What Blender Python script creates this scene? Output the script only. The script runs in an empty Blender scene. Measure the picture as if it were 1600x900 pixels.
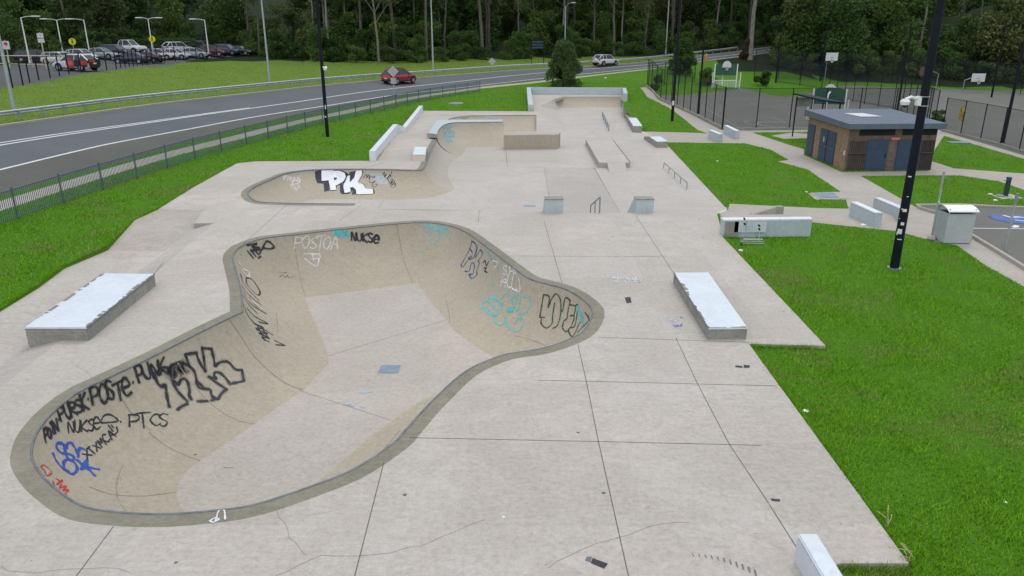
import bpy, bmesh, math, random
import numpy as np
from mathutils import Vector, Matrix
from mathutils.bvhtree import BVHTree
from mathutils.geometry import delaunay_2d_cdt

# ------------------------------------------------------------------ camera, sky, sun, exposure
scene = bpy.context.scene
FOC, PITCH, CAMH = 1160.0, math.radians(19.0), 7.5      # focal length in photo pixels, downward tilt, height
cam_data = bpy.data.cameras.new('camera')
cam = bpy.data.objects.new('camera', cam_data)
scene.collection.objects.link(cam)
scene.camera = cam
cam.location = (0, 0, CAMH)
cam.rotation_euler = (math.pi / 2 - PITCH, 0, 0)
cam_data.sensor_width = 36.0
cam_data.lens = 36.0 * FOC / 1600.0
cam_data.clip_start = 0.1
cam_data.clip_end = 2000.0

SUN_EL, SUN_ROT = math.radians(58), math.radians(200)
world = bpy.data.worlds.new('World')
scene.world = world
world.use_nodes = True
wn, wl = world.node_tree.nodes, world.node_tree.links
wn.clear()
wout = wn.new('ShaderNodeOutputWorld')
wbg = wn.new('ShaderNodeBackground')
wsky = wn.new('ShaderNodeTexSky')
wsky.sky_type = 'NISHITA'
wsky.sun_disc = False
wsky.sun_elevation = SUN_EL
wsky.sun_rotation = SUN_ROT
wsky.dust_density = 3.0
wsky.air_density = 1.0
wmix = wn.new('ShaderNodeMix')            # an even cloud layer veils the blue sky
wmix.data_type = 'RGBA'
wmix.inputs[0].default_value = 0.62
wmix.inputs[7].default_value = (6.3, 6.7, 7.2, 1)
wl.new(wsky.outputs[0], wmix.inputs[6])
wl.new(wmix.outputs[2], wbg.inputs[0])
wbg.inputs[1].default_value = 0.135
wl.new(wbg.outputs[0], wout.inputs[0])

sun_data = bpy.data.lights.new('sun', 'SUN')
sun = bpy.data.objects.new('sun', sun_data)
scene.collection.objects.link(sun)
sun_data.energy = 0.8
sun_data.angle = math.radians(28)
sun_data.color = (1.0, 0.96, 0.9)
sun.rotation_euler = (math.pi / 2 - SUN_EL, 0, math.pi - SUN_ROT + math.pi)
sun.location = (0, 0, 60)

scene.view_settings.view_transform = 'Standard'
scene.view_settings.look = 'None'
scene.view_settings.exposure = 0.34
scene.view_settings.gamma = 1.0
scene.view_settings.use_curve_mapping = False
scene.render.engine = 'CYCLES'
scene.cycles.max_bounces = 5
scene.cycles.diffuse_bounces = 3
scene.cycles.transparent_max_bounces = 12
#MARK
# ------------------------------------------------------------------ measuring helpers
cP, sP = math.cos(PITCH), math.sin(PITCH)
def ray(px, py):
    u, v = (px - 800) / FOC, (450 - py) / FOC
    return (u, cP + v * sP, -sP + v * cP)
def at(px, py, z=0.0):
    """the ground-plan point seen at a photo pixel, for a surface of height z"""
    r = ray(px, py)
    t = (z - CAMH) / r[2]
    return (r[0] * t, r[1] * t)
def at3(px, py, z=0.0):
    return (*at(px, py, z), z)
def aty(px, py, y):
    """the point seen at a pixel on the upright plane at distance y"""
    r = ray(px, py)
    t = y / r[1]
    return (r[0] * t, y, CAMH + r[2] * t)

# ------------------------------------------------------------------ terrain height
LOW = -1.1
CURVE = np.array([(-20.6, -40, .35), (-20.4, 0, .35), (-20.1, 20, .35), (-19.8, 32, .35), (-18.9, 43.5, .35), (-17.4, 52, .35), (-15.6, 61.5, .35), (-12.9, 71.5, .35),
                  (-9.3, 84.5, .38), (-4, 96, .45), (2.7, 107.4, .7), (11.5, 119, 1.1), (22, 128.2, 1.7), (32, 135, 2.4),
                  (42, 141, 3.2), (60, 149, 4.8), (95, 160, 6.0), (150, 168, 7.0)], float)
def _resample(P, step):
    out = []
    n = len(P)
    for i in range(n - 1):
        p0, p1, p2, p3 = P[max(i - 1, 0)], P[i], P[i + 1], P[min(i + 2, n - 1)]
        k = max(2, int(np.linalg.norm(p2[:2] - p1[:2]) / step))
        for j in range(k):
            t = j / k
            out.append(0.5 * ((2 * p1) + (-p0 + p2) * t + (2 * p0 - 5 * p1 + 4 * p2 - p3) * t * t + (-p0 + 3 * p1 - 3 * p2 + p3) * t ** 3))
    out.append(P[-1])
    return np.array(out)
CV = _resample(CURVE, 0.8)
CT = np.gradient(CV[:, :2], axis=0)
CT /= np.linalg.norm(CT, axis=1)[:, None]
CN = np.stack([-CT[:, 1], CT[:, 0]], 1)                 # left of the curve, towards the road
def curve_d(X, Y):
    X = np.atleast_1d(np.asarray(X, float)); Y = np.atleast_1d(np.asarray(Y, float))
    d = np.empty(len(X)); zc = np.empty(len(X)); idx = np.empty(len(X), int)
    for a in range(0, len(X), 4000):
        b = slice(a, a + 4000)
        dx = X[b, None] - CV[None, :, 0]; dy = Y[b, None] - CV[None, :, 1]
        i = np.argmin(dx * dx + dy * dy, 1)
        r = np.arange(len(i))
        d[b] = dx[r, i] * CN[i, 0] + dy[r, i] * CN[i, 1]
        al = dx[r, i] * CT[i, 0] + dy[r, i] * CT[i, 1]
        j = np.clip(i + np.where(al > 0, 1, -1), 0, len(CV) - 1)
        w = np.clip(np.abs(al) / 0.9, 0, 1)
        zc[b] = CV[i, 2] * (1 - w) + CV[j, 2] * w
        far = np.hypot(dx[r, i], dy[r, i])
        d[b] = np.where(far > np.abs(d[b]) * 1.5 + 2, np.sign(d[b] + 1e-9) * far, d[b])
        idx[b] = i
    return d, zc, idx
def sst(a, b, x):
    t = np.clip((x - a) / (b - a), 0, 1)
    return t * t * (3 - 2 * t)
def T(X, Y):
    sc = np.isscalar(X)
    X = np.atleast_1d(np.asarray(X, float)); Y = np.atleast_1d(np.asarray(Y, float))
    d, zc, idx = curve_d(X, Y)
    base = LOW * np.clip((Y - 31.9) / 6.1, 0, 1) * sst(3, 7.5, X)
    back = sst(62, 86, Y) * (1 - sst(15, 22, X))
    base = base * (1 - back) * (1 - sst(98, 130, Y))
    base = base - 0.09 * sst(2, 4, X)
    dr = np.interp(CV[idx, 1], [0, 40, 46, 60, 76, 90, 104, 112], [3.2, 2.4, 1.6, 2.5, 2.2, 4.0, 7, 28])
    right = base + (zc - base) * sst(-1, 0, d / dr)
    wl_ = 1 - sst(88, 108, Y + 0.25 * (X + 40))         # car park side
    f_in = np.interp(d, [0, 3, 13, 15], [0, .3, 1.35, 1.55])
    f_a = np.interp(d, [15, 22, 33, 37, 90, 130, 220], [1.55, 2.2, 3.1, 3.25, 3.35, 9, 30])
    f_b = np.interp(d, [15, 22, 33, 50, 90, 130, 220], [1.55, 1.9, 2.4, 3.2, 8, 16, 36])
    left = zc + np.where(d < 15, f_in, f_a * wl_ + f_b * (1 - wl_))
    z = np.where(d < 0, right, left)
    # wooded hill behind the courts
    z = z + 16 * sst(0, 1, (Y - 128 + 0.25 * (X - 60)) / 90) * sst(38, 60, X) * (d < 0)
    return float(z[0]) if sc else z
def gp(px, py, dz=0.0):
    """the terrain point seen at a photo pixel"""
    r = ray(px, py)
    t0 = 8.0
    ts = np.concatenate([np.arange(8, 60, 0.5), np.arange(60, 400, 1.0)])
    X, Y, Z = r[0] * ts, r[1] * ts, CAMH + r[2] * ts
    g = Z - T(X, Y) - dz
    k = np.argmax(g < 0) if (g < 0).any() else len(ts) - 1
    a, b = ts[max(k - 1, 0)], ts[k]
    for _ in range(18):
        m = 0.5 * (a + b)
        if CAMH + r[2] * m - T(r[0] * m, r[1] * m) - dz < 0: b = m
        else: a = m
    x, y = r[0] * a, r[1] * a
    return (x, y, T(x, y) + dz)
def g2(px, py): return gp(px, py)[:2]
# ------------------------------------------------------------------ building helpers
COL = scene.collection
RND = random.Random(7)
def tag(o, label=None, cat=None, group=None, kind=None):
    if label: o['label'] = label
    if cat: o['category'] = cat
    if group: o['group'] = group
    if kind: o['kind'] = kind
    return o
def empty(name, loc=(0, 0, 0), rz=0.0, label=None, cat=None, group=None):
    o = bpy.data.objects.new(name, None)
    COL.objects.link(o)
    o.empty_display_size = 0.3
    o.location = loc
    o.rotation_euler = (0, 0, rz)
    return tag(o, label, cat, group)
def link_mesh(name, me, mats, parent=None):
    o = bpy.data.objects.new(name, me)
    for m in (mats if isinstance(mats, (list, tuple)) else [mats]): me.materials.append(m)
    COL.objects.link(o)
    if parent: o.parent = parent
    return o
def kids(o): return [c for c in COL.objects if c.parent == o]
def copy_tree(o, parent=None, cache={}):
    c = o.copy(); COL.objects.link(c)
    if parent: c.parent = parent
    for ch in list(o.children): copy_tree(ch, c)
    return c

class MB:
    def __init__(s): s.v, s.f, s.m = [], [], []
    def add(s, vs, fs, mi=0):
        n = len(s.v); s.v += [tuple(p) for p in vs]
        s.f += [tuple(i + n for i in f) for f in fs]; s.m += [mi] * len(fs)
        return s
    def quad(s, a, b, c, d, mi=0): return s.add([a, b, c, d], [(0, 1, 2, 3)], mi)
    def prism(s, pts, z0, z1, mi=0, top=True, bot=True):
        """pts: plan outline (counter-clockwise); z0/z1 numbers or lists"""
        n = len(pts)
        z0 = z0 if isinstance(z0, (list, tuple)) else [z0] * n
        z1 = z1 if isinstance(z1, (list, tuple)) else [z1] * n
        ar = sum(pts[i][0] * pts[(i + 1) % n][1] - pts[(i + 1) % n][0] * pts[i][1] for i in range(n))
        if ar < 0: pts, z0, z1 = list(pts)[::-1], z0[::-1], z1[::-1]
        vs = [(p[0], p[1], z) for p, z in zip(pts, z0)] + [(p[0], p[1], z) for p, z in zip(pts, z1)]
        fs = [(i, (i + 1) % n, n + (i + 1) % n, n + i) for i in range(n)]
        if top: fs.append(tuple(range(n, 2 * n)))
        if bot: fs.append(tuple(range(n - 1, -1, -1)))
        return s.add(vs, fs, mi)
    def box(s, c, d, rz=0.0, mi=0):
        x, y, z = d[0] / 2, d[1] / 2, d[2] / 2
        co, si = math.cos(rz), math.sin(rz)
        vs = [(c[0] + a * co - b * si, c[1] + a * si + b * co, c[2] + k) for k in (-z, z) for a, b in ((-x, -y), (x, -y), (x, y), (-x, y))]
        return s.add(vs, [(0, 3, 2, 1), (4, 5, 6, 7), (0, 1, 5, 4), (1, 2, 6, 5), (2, 3, 7, 6), (3, 0, 4, 7)], mi)
    def tube(s, path, r, n=8, mi=0, cap=True):
        P = [Vector(p) for p in path]; N = len(P)
        R = r if isinstance(r, (list, tuple)) else [r] * N
        rows = []; up = None
        for i, p in enumerate(P):
            t = (P[min(i + 1, N - 1)] - P[max(i - 1, 0)]).normalized()
            if up is None: up = t.orthogonal().normalized()
            up = (up - t * up.dot(t))
            up = up.normalized() if up.length > 1e-6 else t.orthogonal().normalized()
            b = t.cross(up)
            rows.append([p + (up * math.cos(2 * math.pi * k / n) + b * math.sin(2 * math.pi * k / n)) * R[i] for k in range(n)])
        base = len(s.v)
        for row in rows: s.v += [tuple(q) for q in row]
        for i in range(N - 1):
            for k in range(n):
                a, b = base + i * n + k, base + i * n + (k + 1) % n
                s.f.append((a, b, b + n, a + n)); s.m.append(mi)
        if cap:
            s.f.append(tuple(base + k for k in range(n - 1, -1, -1))); s.m.append(mi)
            s.f.append(tuple(base + (N - 1) * n + k for k in range(n))); s.m.append(mi)
        return s
    def disc(s, c, r, axis=(0, 0, 1), n=20, mi=0, th=0.0):
        a = Vector(axis).normalized()
        return s.tube([Vector(c) - a * th / 2, Vector(c) + a * th / 2], r, n, mi)
    def loft(s, rows, closed=False, mi=0):
        base = len(s.v); n = len(rows[0])
        for r in rows: s.v += [tuple(p) for p in r]
        for i in range(len(rows) - 1):
            for k in range(n if closed else n - 1):
                a = base + i * n + k; b = base + i * n + (k + 1) % n
                s.f.append((a, b, b + n, a + n)); s.m.append(mi)
        return s
    def build(s, name, mat, parent=None, smooth=False, bevel=0.0):
        me = bpy.data.meshes.new(name)
        me.from_pydata(s.v, [], s.f)
        me.polygons.foreach_set('material_index', s.m)
        if bevel or smooth:
            bm = bmesh.new(); bm.from_mesh(me)
            bmesh.ops.remove_doubles(bm, verts=bm.verts, dist=1e-4)
            if bevel:
                es = [e for e in bm.edges if len(e.link_faces) == 2 and e.calc_face_angle(0) > 0.5]
                bmesh.ops.bevel(bm, geom=es, offset=bevel, segments=2, affect='EDGES', clamp_overlap=True)
            bm.to_mesh(me); bm.free()
        if smooth:
            me.polygons.foreach_set('use_smooth', [True] * len(me.polygons))
            if smooth != 'all': me.set_sharp_from_angle(angle=math.radians(smooth if smooth is not True else 40))
        me.update()
        return link_mesh(name, me, mat, parent)

def smooth_line(P, step=0.3, closed=False):
    P = [np.array(p, float) for p in P]; n = len(P); out = []
    rng = range(n) if closed else range(n - 1)
    for i in rng:
        if closed: p0, p1, p2, p3 = P[i - 1], P[i], P[(i + 1) % n], P[(i + 2) % n]
        else: p0, p1, p2, p3 = P[max(i - 1, 0)], P[i], P[i + 1], P[min(i + 2, n - 1)]
        k = max(1, int(np.linalg.norm(p2 - p1) / step))
        for j in range(k):
            t = j / k
            out.append(0.5 * ((2 * p1) + (-p0 + p2) * t + (2 * p0 - 5 * p1 + 4 * p2 - p3) * t * t + (-p0 + 3 * p1 - 3 * p2 + p3) * t ** 3))
    if not closed: out.append(P[-1])
    return out
def dense(P, step):
    out = []
    for a, b in zip(P[:-1], P[1:]):
        a, b = np.array(a, float), np.array(b, float)
        k = max(1, int(np.linalg.norm(b - a) / step))
        out += [a + (b - a) * j / k for j in range(k)]
    out.append(np.array(P[-1], float))
    return out

# ------------------------------------------------------------------ materials
MATS = {}
def newmat(name):
    m = bpy.data.materials.new(name); m.use_nodes = True
    b = m.node_tree.nodes['Principled BSDF']
    MATS[name] = m
    return m, m.node_tree.nodes, m.node_tree.links, b
def col(c): return (c[0], c[1], c[2], 1.0)
def noise_node(nt, ln, co, scale, detail=4, rough=0.6, dist=0.0):
    n = nt.new('ShaderNodeTexNoise'); n.inputs['Scale'].default_value = scale
    n.inputs['Detail'].default_value = detail; n.inputs['Roughness'].default_value = rough
    n.inputs['Distortion'].default_value = dist
    ln.new(co, n.inputs['Vector'])
    return n.outputs['Fac']
def ramp(nt, ln, fac, stops):
    r = nt.new('ShaderNodeValToRGB'); e = r.color_ramp.elements
    e[0].position, e[0].color = stops[0][0], col(stops[0][1])
    e[1].position, e[1].color = stops[-1][0], col(stops[-1][1])
    for p, c in stops[1:-1]:
        x = e.new(p); x.color = col(c)
    ln.new(fac, r.inputs[0])
    return r.outputs[0]
def mixc(nt, ln, fac, a, b, mode='MIX'):
    m = nt.new('ShaderNodeMix'); m.data_type = 'RGBA'; m.blend_type = mode
    for s, v in ((0, fac), (6, a), (7, b)):
        if hasattr(v, 'links'): ln.new(v, m.inputs[s])
        else: m.inputs[s].default_value = col(v) if isinstance(v, (tuple, list)) else v
    return m.outputs[2]
def bump(nt, ln, b, h, strength=0.3, dist=0.02):
    n = nt.new('ShaderNodeBump'); n.inputs['Strength'].default_value = strength; n.inputs['Distance'].default_value = dist
    ln.new(h, n.inputs['Height']); ln.new(n.outputs[0], b.inputs['Normal'])
def coords(nt, ln, scale=(1, 1, 1), kind='Object', rot=(0, 0, 0)):
    t = nt.new('ShaderNodeTexCoord'); m = nt.new('ShaderNodeMapping')
    m.inputs['Scale'].default_value = scale
    m.inputs['Rotation'].default_value = rot
    ln.new(t.outputs[kind], m.inputs[0])
    return m.outputs[0]
def plain(name, c, rough=0.5, metal=0.0, var=0.12, scale=6.0, coat=0.0):
    m, nt, ln, b = newmat(name)
    co = coords(nt, ln)
    f = noise_node(nt, ln, co, scale, 3)
    k0, k1 = 1 - var, 1 + var
    ln.new(ramp(nt, ln, f, [(0.3, tuple(x * k0 for x in c)), (0.7, tuple(min(x * k1, 1) for x in c))]), b.inputs['Base Color'])
    b.inputs['Roughness'].default_value = rough; b.inputs['Metallic'].default_value = metal
    b.inputs['Coat Weight'].default_value = coat
    return m
def concrete(name, base, stain=(0.70, 0.665, 0.62), warm=(1.06, 0.99, 0.92), amt=1.0, speck=True, streak=False, slabs=False):
    """weathered concrete: pour tone, grimy patches, brushed grain, pale scuffs and dark specks"""
    m, nt, ln, b = newmat(name)
    co = coords(nt, ln)
    sc = lambda k: tuple(min(x * k, .95) for x in base)
    pour = noise_node(nt, ln, co, 0.10, 3, 0.5, 0.6)
    big = noise_node(nt, ln, co, 0.26, 7, 0.7, 0.6)
    mid = noise_node(nt, ln, co, 1.3, 9, 0.74, 0.6)
    grain = noise_node(nt, ln, co, 9.0, 6, 0.82, 0.2)
    fine = noise_node(nt, ln, co, 42, 3, 0.8)
    c = ramp(nt, ln, pour, [(0.36, sc(0.84)), (0.5, base), (0.62, tuple(x * w for x, w in zip(sc(1.04), warm)))])
    c = mixc(nt, ln, ramp(nt, ln, big, [(0.42, (0, 0, 0)), (0.60, (min(.95 * amt, 1),) * 3)]), c, tuple(x * s for x, s in zip(base, stain)))
    c = mixc(nt, ln, ramp(nt, ln, mid, [(0.45, (0, 0, 0)), (0.60, (min(.8 * amt, 1),) * 3)]), c, tuple(x * s for x, s in zip(sc(.95), (stain[0] * 1.08, stain[1] * 1.08, stain[2] * 1.08))))
    st = coords(nt, ln, (0.5, 3.0, 1), rot=(0, 0, 0.75)); sw = noise_node(nt, ln, st, 3.4, 6, 0.8, 0.9)
    c = mixc(nt, ln, ramp(nt, ln, sw, [(0.48, (0, 0, 0)), (0.64, (0.5 * min(amt, 1),) * 3)]), c, sc(1.2))
    st2 = coords(nt, ln, (3.4, 0.5, 1), rot=(0, 0, 0.35)); sw2 = noise_node(nt, ln, st2, 2.2, 6, 0.8, 0.7)
    c = mixc(nt, ln, ramp(nt, ln, sw2, [(0.50, (0, 0, 0)), (0.66, (0.4 * min(amt, 1),) * 3)]), c, sc(.70))
    c = mixc(nt, ln, 0.42, c, ramp(nt, ln, grain, [(0.34, sc(.55)), (0.5, base), (0.66, sc(1.36))]))
    c = mixc(nt, ln, 0.22, c, ramp(nt, ln, fine, [(0.3, sc(.55)), (0.7, sc(1.35))]))
    if slabs:                       # each pour dried to its own tone
        def vm(op, a, v):
            n = nt.new('ShaderNodeVectorMath'); n.operation = op; ln.new(a, n.inputs[0]); n.inputs[1].default_value = v; return n.outputs[0]
        cell = vm('FLOOR', vm('DIVIDE', vm('SUBTRACT', co, (1.70, 12.6, -.5)), (2.56, 2.55, 50.0)), (0, 0, 0))
        wn_ = nt.new('ShaderNodeTexWhiteNoise'); wn_.noise_dimensions = '3D'; ln.new(cell, wn_.inputs['Vector'])
        c = mixc(nt, ln, 1.0, c, ramp(nt, ln, wn_.outputs['Value'], [(0, (.915, .915, .905)), (.5, (.97, .97, .965)), (1, (1.0, 1.0, 1.0))]), 'MULTIPLY')
    if speck:
        for k, (vs, lo, hi) in enumerate(((0.85, .026, .038), (1.7, .02, .034))):
            v = nt.new('ShaderNodeTexVoronoi'); v.inputs['Scale'].default_value = vs; v.inputs['Randomness'].default_value = 1
            ln.new(co, v.inputs['Vector'])
            c = mixc(nt, ln, ramp(nt, ln, v.outputs['Distance'], [(lo, (0.8 - .3 * k,) * 3), (hi, (0, 0, 0))]), c, (0.06, 0.055, 0.05))
    if streak:
        sc_ = coords(nt, ln, (1.0, 1.0, 0.12))
        s2 = noise_node(nt, ln, sc_, 3.2, 5, 0.7)
        c = mixc(nt, ln, ramp(nt, ln, s2, [(0.52, (0, 0, 0)), (0.75, (0.38 * amt,) * 3)]), c, tuple(x * s for x, s in zip(base, (0.62, 0.66, 0.66))))
        s3 = noise_node(nt, ln, sc_, 11, 4, 0.7)
        c = mixc(nt, ln, ramp(nt, ln, s3, [(0.56, (0, 0, 0)), (0.72, (0.22 * amt,) * 3)]), c, sc(1.22))
    ln.new(c, b.inputs['Base Color'])
    b.inputs['Roughness'].default_value = 0.9; b.inputs['Specular IOR Level'].default_value = .3
    bump(nt, ln, b, grain, 0.2, 0.012)
    return m
DECK = concrete('deck_concrete', (0.500, 0.459, 0.413), amt=1.25, slabs=True)
DECK2 = concrete('street_concrete', (0.485, 0.450, 0.408), amt=0.85)
DECKD = concrete('landing_concrete', (0.44, 0.408, 0.368), amt=0.9)
SLAB = concrete('worn_concrete', (0.42, 0.38, 0.335), amt=1.3)
TAN = concrete('tan_concrete', (0.425, 0.374, 0.288), stain=(0.74, 0.78, 0.79), warm=(1.05, 1.0, 0.92), amt=0.85, streak=True)
BOWLF = concrete('bowl_floor_concrete', (0.47, 0.43, 0.384), amt=0.75)
RIM = concrete('rim_aggregate', (0.265, 0.24, 0.185), stain=(0.45, 0.48, 0.45), amt=1.3, speck=False)
RAW = concrete('raw_concrete', (0.33, 0.32, 0.28), stain=(0.45, 0.46, 0.42), amt=1.5, speck=False, streak=True)
PATH = concrete('path_concrete', (0.42, 0.385, 0.34), amt=0.9)
def painted(name, c, wear=0.5):
    m, nt, ln, b = newmat(name)
    co = coords(nt, ln)
    f = noise_node(nt, ln, co, 1.6, 5, 0.65, 0.8); g = noise_node(nt, ln, co, 9, 4, 0.7)
    k = ramp(nt, ln, f, [(0.35, tuple(x * 0.93 for x in c)), (0.65, tuple(min(x * 1.05, 0.92) for x in c))])
    sc = coords(nt, ln, (1.4, 1.4, 0.35)); h = noise_node(nt, ln, sc, 2.4, 6, 0.75, 0.5)
    k = mixc(nt, ln, ramp(nt, ln, h, [(0.60, (0, 0, 0)), (0.74, (wear,) * 3)]), k, (0.27, 0.26, 0.22))
    k = mixc(nt, ln, 0.1, k, ramp(nt, ln, g, [(0.3, (0.2, 0.2, 0.2)), (0.7, (0.9, 0.9, 0.9))]))
    ln.new(k, b.inputs['Base Color']); b.inputs['Roughness'].default_value = 0.6
    return m
PAINT = painted('pale_blue_paint', (0.60, 0.66, 0.70), 0.35)
PAINTW = painted('worn_white_paint', (0.68, 0.72, 0.74), 0.75)
PAINTG = painted('grey_blue_paint', (0.42, 0.49, 0.51), 0.6)
STEEL = plain('steel_coping', (0.17, 0.19, 0.205), 0.5, 0.5, 0.25, 4)
GALV = plain('galvanised_steel', (0.42, 0.45, 0.46), 0.5, 0.55, 0.15, 3)
GALVD = plain('dull_galvanised_steel', (0.27, 0.30, 0.31), 0.55, 0.5, 0.2, 3)
BLACK = plain('black_powder_coat', (0.006, 0.008, 0.016), 0.6, 0.0, 0.3, 2)
BLACK.node_tree.nodes['Principled BSDF'].inputs['Specular IOR Level'].default_value = .2
FENCEM = plain('blue_grey_fence_paint', (0.075, 0.112, 0.145), 0.5, 0.1, 0.15, 2)
NAVY = plain('navy_door_paint', (0.028, 0.058, 0.105), 0.55, 0, 0.15, 3)
ROOFM = plain('roof_sheet', (0.105, 0.135, 0.18), 0.5, 0.1, 0.12, 2)
WHITE = plain('white_plastic', (0.78, 0.79, 0.78), 0.45, 0, 0.05)
TYRE = plain('tyre_rubber', (0.012, 0.012, 0.013), 0.85)
GLASSM = plain('dark_car_glass', (0.02, 0.026, 0.034), 0.08, 0, 0.1)
JOINT = plain('joint_filler', (0.10, 0.095, 0.085), 0.9, 0, .5, 3)
CRACK = plain('crack_dirt', (0.23, 0.21, 0.185), 0.9, 0, .3, 3)
def spray(name, c, rough=0.6, cover=1.0):
    """sprayed paint: patchy cover that lets the concrete show through"""
    m = plain(name, c, rough, 0, 0.1, 5); nt, ln = m.node_tree.nodes, m.node_tree.links
    f = noise_node(nt, ln, coords(nt, ln), 7, 5, .8)
    ln.new(ramp(nt, ln, f, [(.30, (.35 * cover,) * 3), (.50, (.95 * cover,) * 3)]), nt['Principled BSDF'].inputs['Alpha'])
    return m
SP_BLACK = spray('black_spray', (0.014, 0.014, 0.022)); SP_WHITE = spray('white_spray', (0.72, 0.73, 0.74)); SP_CHALK = spray('chalk_white_spray', (0.62, 0.60, 0.57))
SP_BLUE = spray('blue_spray', (0.02, 0.08, 0.40)); SP_CYAN = spray('cyan_spray', (0.10, 0.52, 0.52)); SP_CYAN2 = spray('faded_cyan_spray', (0.22, 0.45, 0.44))
SP_RED = spray('red_spray', (0.55, 0.03, 0.03)); SP_NAVY = spray('navy_spray', (0.03, 0.07, 0.17)); SP_GREEN = spray('dark_green_spray', (0.03, 0.06, 0.03))
SP_GREY = spray('grey_roller_paint', (0.42, 0.45, 0.47)); SP_PURPLE = spray('violet_spray', (0.22, 0.20, 0.62)); SP_PALE = spray('pale_blue_spray', (0.38, 0.50, 0.62))
SP_OLD = spray('faded_grey_spray', (0.13, 0.14, 0.15))

def grass_mat(name, c0, c1, dry=(0.13, 0.11, 0.045), dryamt=0.5, scale=1.0):
    m, nt, ln, b = newmat(name)
    co = coords(nt, ln)
    big = noise_node(nt, ln, co, 0.16 * scale, 5, 0.65, 0.6); mid = noise_node(nt, ln, co, 1.1 * scale, 6, 0.72, 0.4)
    fine = noise_node(nt, ln, co, 14 * scale, 4, 0.8); st = coords(nt, ln, (1, 0.4, 1))
    blade = noise_node(nt, ln, st, 60 * scale, 3, 0.8)
    c = ramp(nt, ln, mid, [(0.32, c0), (0.68, c1)])
    c = mixc(nt, ln, ramp(nt, ln, big, [(0.55, (0, 0, 0)), (0.78, (dryamt,) * 3)]), c, mixc(nt, ln, fine, dry, c1))
    c = mixc(nt, ln, 0.45, c, ramp(nt, ln, fine, [(0.3, tuple(x * 0.35 for x in c0)), (0.75, tuple(x * 1.35 for x in c1))]))
    c = mixc(nt, ln, 0.35, c, ramp(nt, ln, blade, [(0.3, tuple(x * 0.4 for x in c0)), (0.75, tuple(x * 1.4 for x in c1))]))
    ln.new(c, b.inputs['Base Color']); b.inputs['Roughness'].default_value = 0.95
    b.inputs['Specular IOR Level'].default_value = 0.15
    bump(nt, ln, b, fine, 0.8, 0.08)
    return m
GRASS = grass_mat('lawn_ground', (0.058, 0.165, 0.008), (0.10, 0.25, 0.014))
VERGE = grass_mat('rough_verge', (0.115, 0.20, 0.024), (0.165, 0.255, 0.040), dryamt=0.4, scale=0.7)
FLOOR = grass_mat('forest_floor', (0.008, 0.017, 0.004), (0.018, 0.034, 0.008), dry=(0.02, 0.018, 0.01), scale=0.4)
def asphalt(name, c, warm=(1.1, 1.05, 0.95)):
    m, nt, ln, b = newmat(name)
    co = coords(nt, ln)
    big = noise_node(nt, ln, co, 0.18, 4, 0.6, 0.5); mid = noise_node(nt, ln, co, 1.3, 6, 0.75); f = noise_node(nt, ln, co, 45, 2, 0.7)
    k = ramp(nt, ln, big, [(0.35, tuple(x * 0.86 for x in c)), (0.65, tuple(x * 1.1 * w for x, w in zip(c, warm)))])
    k = mixc(nt, ln, 0.3, k, ramp(nt, ln, mid, [(0.3, tuple(x * 0.7 for x in c)), (0.7, tuple(x * 1.3 for x in c))]))
    k = mixc(nt, ln, 0.25, k, ramp(nt, ln, f, [(0.3, tuple(x * 0.5 for x in c)), (0.7, tuple(x * 1.6 for x in c))]))
    ln.new(k, b.inputs['Base Color']); b.inputs['Roughness'].default_value = 0.9
    return m
ROAD = asphalt('road_asphalt', (0.088, 0.100, 0.108)); ROADN = asphalt('shoulder_asphalt', (0.080, 0.083, 0.072)); COURT = asphalt('court_asphalt', (0.125, 0.128, 0.112)); CARPK = asphalt('car_park_asphalt', (0.075, 0.078, 0.082))
LINE = plain('road_line_paint', (0.62, 0.63, 0.62), 0.6, 0, 0.15, 3); LINEY = plain('court_line_paint', (0.33, 0.30, 0.17), 0.7, 0, 0.2, 3)

# ------------------------------------------------------------------ regions of the ground sheet (plan outlines)
def offs(yd):
    """a line that runs beside the road curve: (curve y, distance) pairs"""
    ys, ds = zip(*yd)
    m = (CV[:, 1] >= ys[0]) & (CV[:, 1] <= ys[-1])
    d = np.interp(CV[m, 1], ys, ds)
    return [tuple(p) for p in CV[m, :2] + CN[m] * d[:, None]]
E1 = offs([(-30, 3.0), (32, 3.0), (42, 2.85), (49, 3.3), (58, 3.6), (88, 3.0), (112, 1.5), (130, .55), (150, .5)])
KERB = offs([(-30, 14.0), (57, 14.05), (73, 13.4), (93, 12.0), (114, 9.1), (130, 5.2), (150, 5.2)])
def band(line, w):
    L = [np.array(p) for p in line]; a, b = [], []
    for i, p in enumerate(L):
        t = L[min(i + 1, len(L) - 1)] - L[max(i - 1, 0)]; t /= np.linalg.norm(t); n = np.array([-t[1], t[0]])
        a.append(p + n * w / 2); b.append(p - n * w / 2)
    return [tuple(p) for p in a + b[::-1]]
NEARL = offs([(-30, 6.2), (37, 6.2), (45, 6.3), (61, 5.65), (83, 4.4), (94, 3.6), (113, 2.2), (130, 1.15), (150, 1.1)])
CEN = offs([(-30, 10.25), (42, 10.2), (65, 8.3), (95, 7.1), (111, 6.2), (122, 5.2), (130, 3.4), (150, 3.1)])
CEN2 = offs([(-30, 10.8), (42, 10.7), (65, 8.5)])
PATHL = offs([(-30, 1.65), (55, 1.95), (78, 2.0), (99, 1.9), (108, .6), (118, -.1), (130, -.4)])
Z0 = lambda L: [at(x, y, 0) for x, y in L]
ZL = lambda L: [at(x, y, LOW) for x, y in L]
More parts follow.
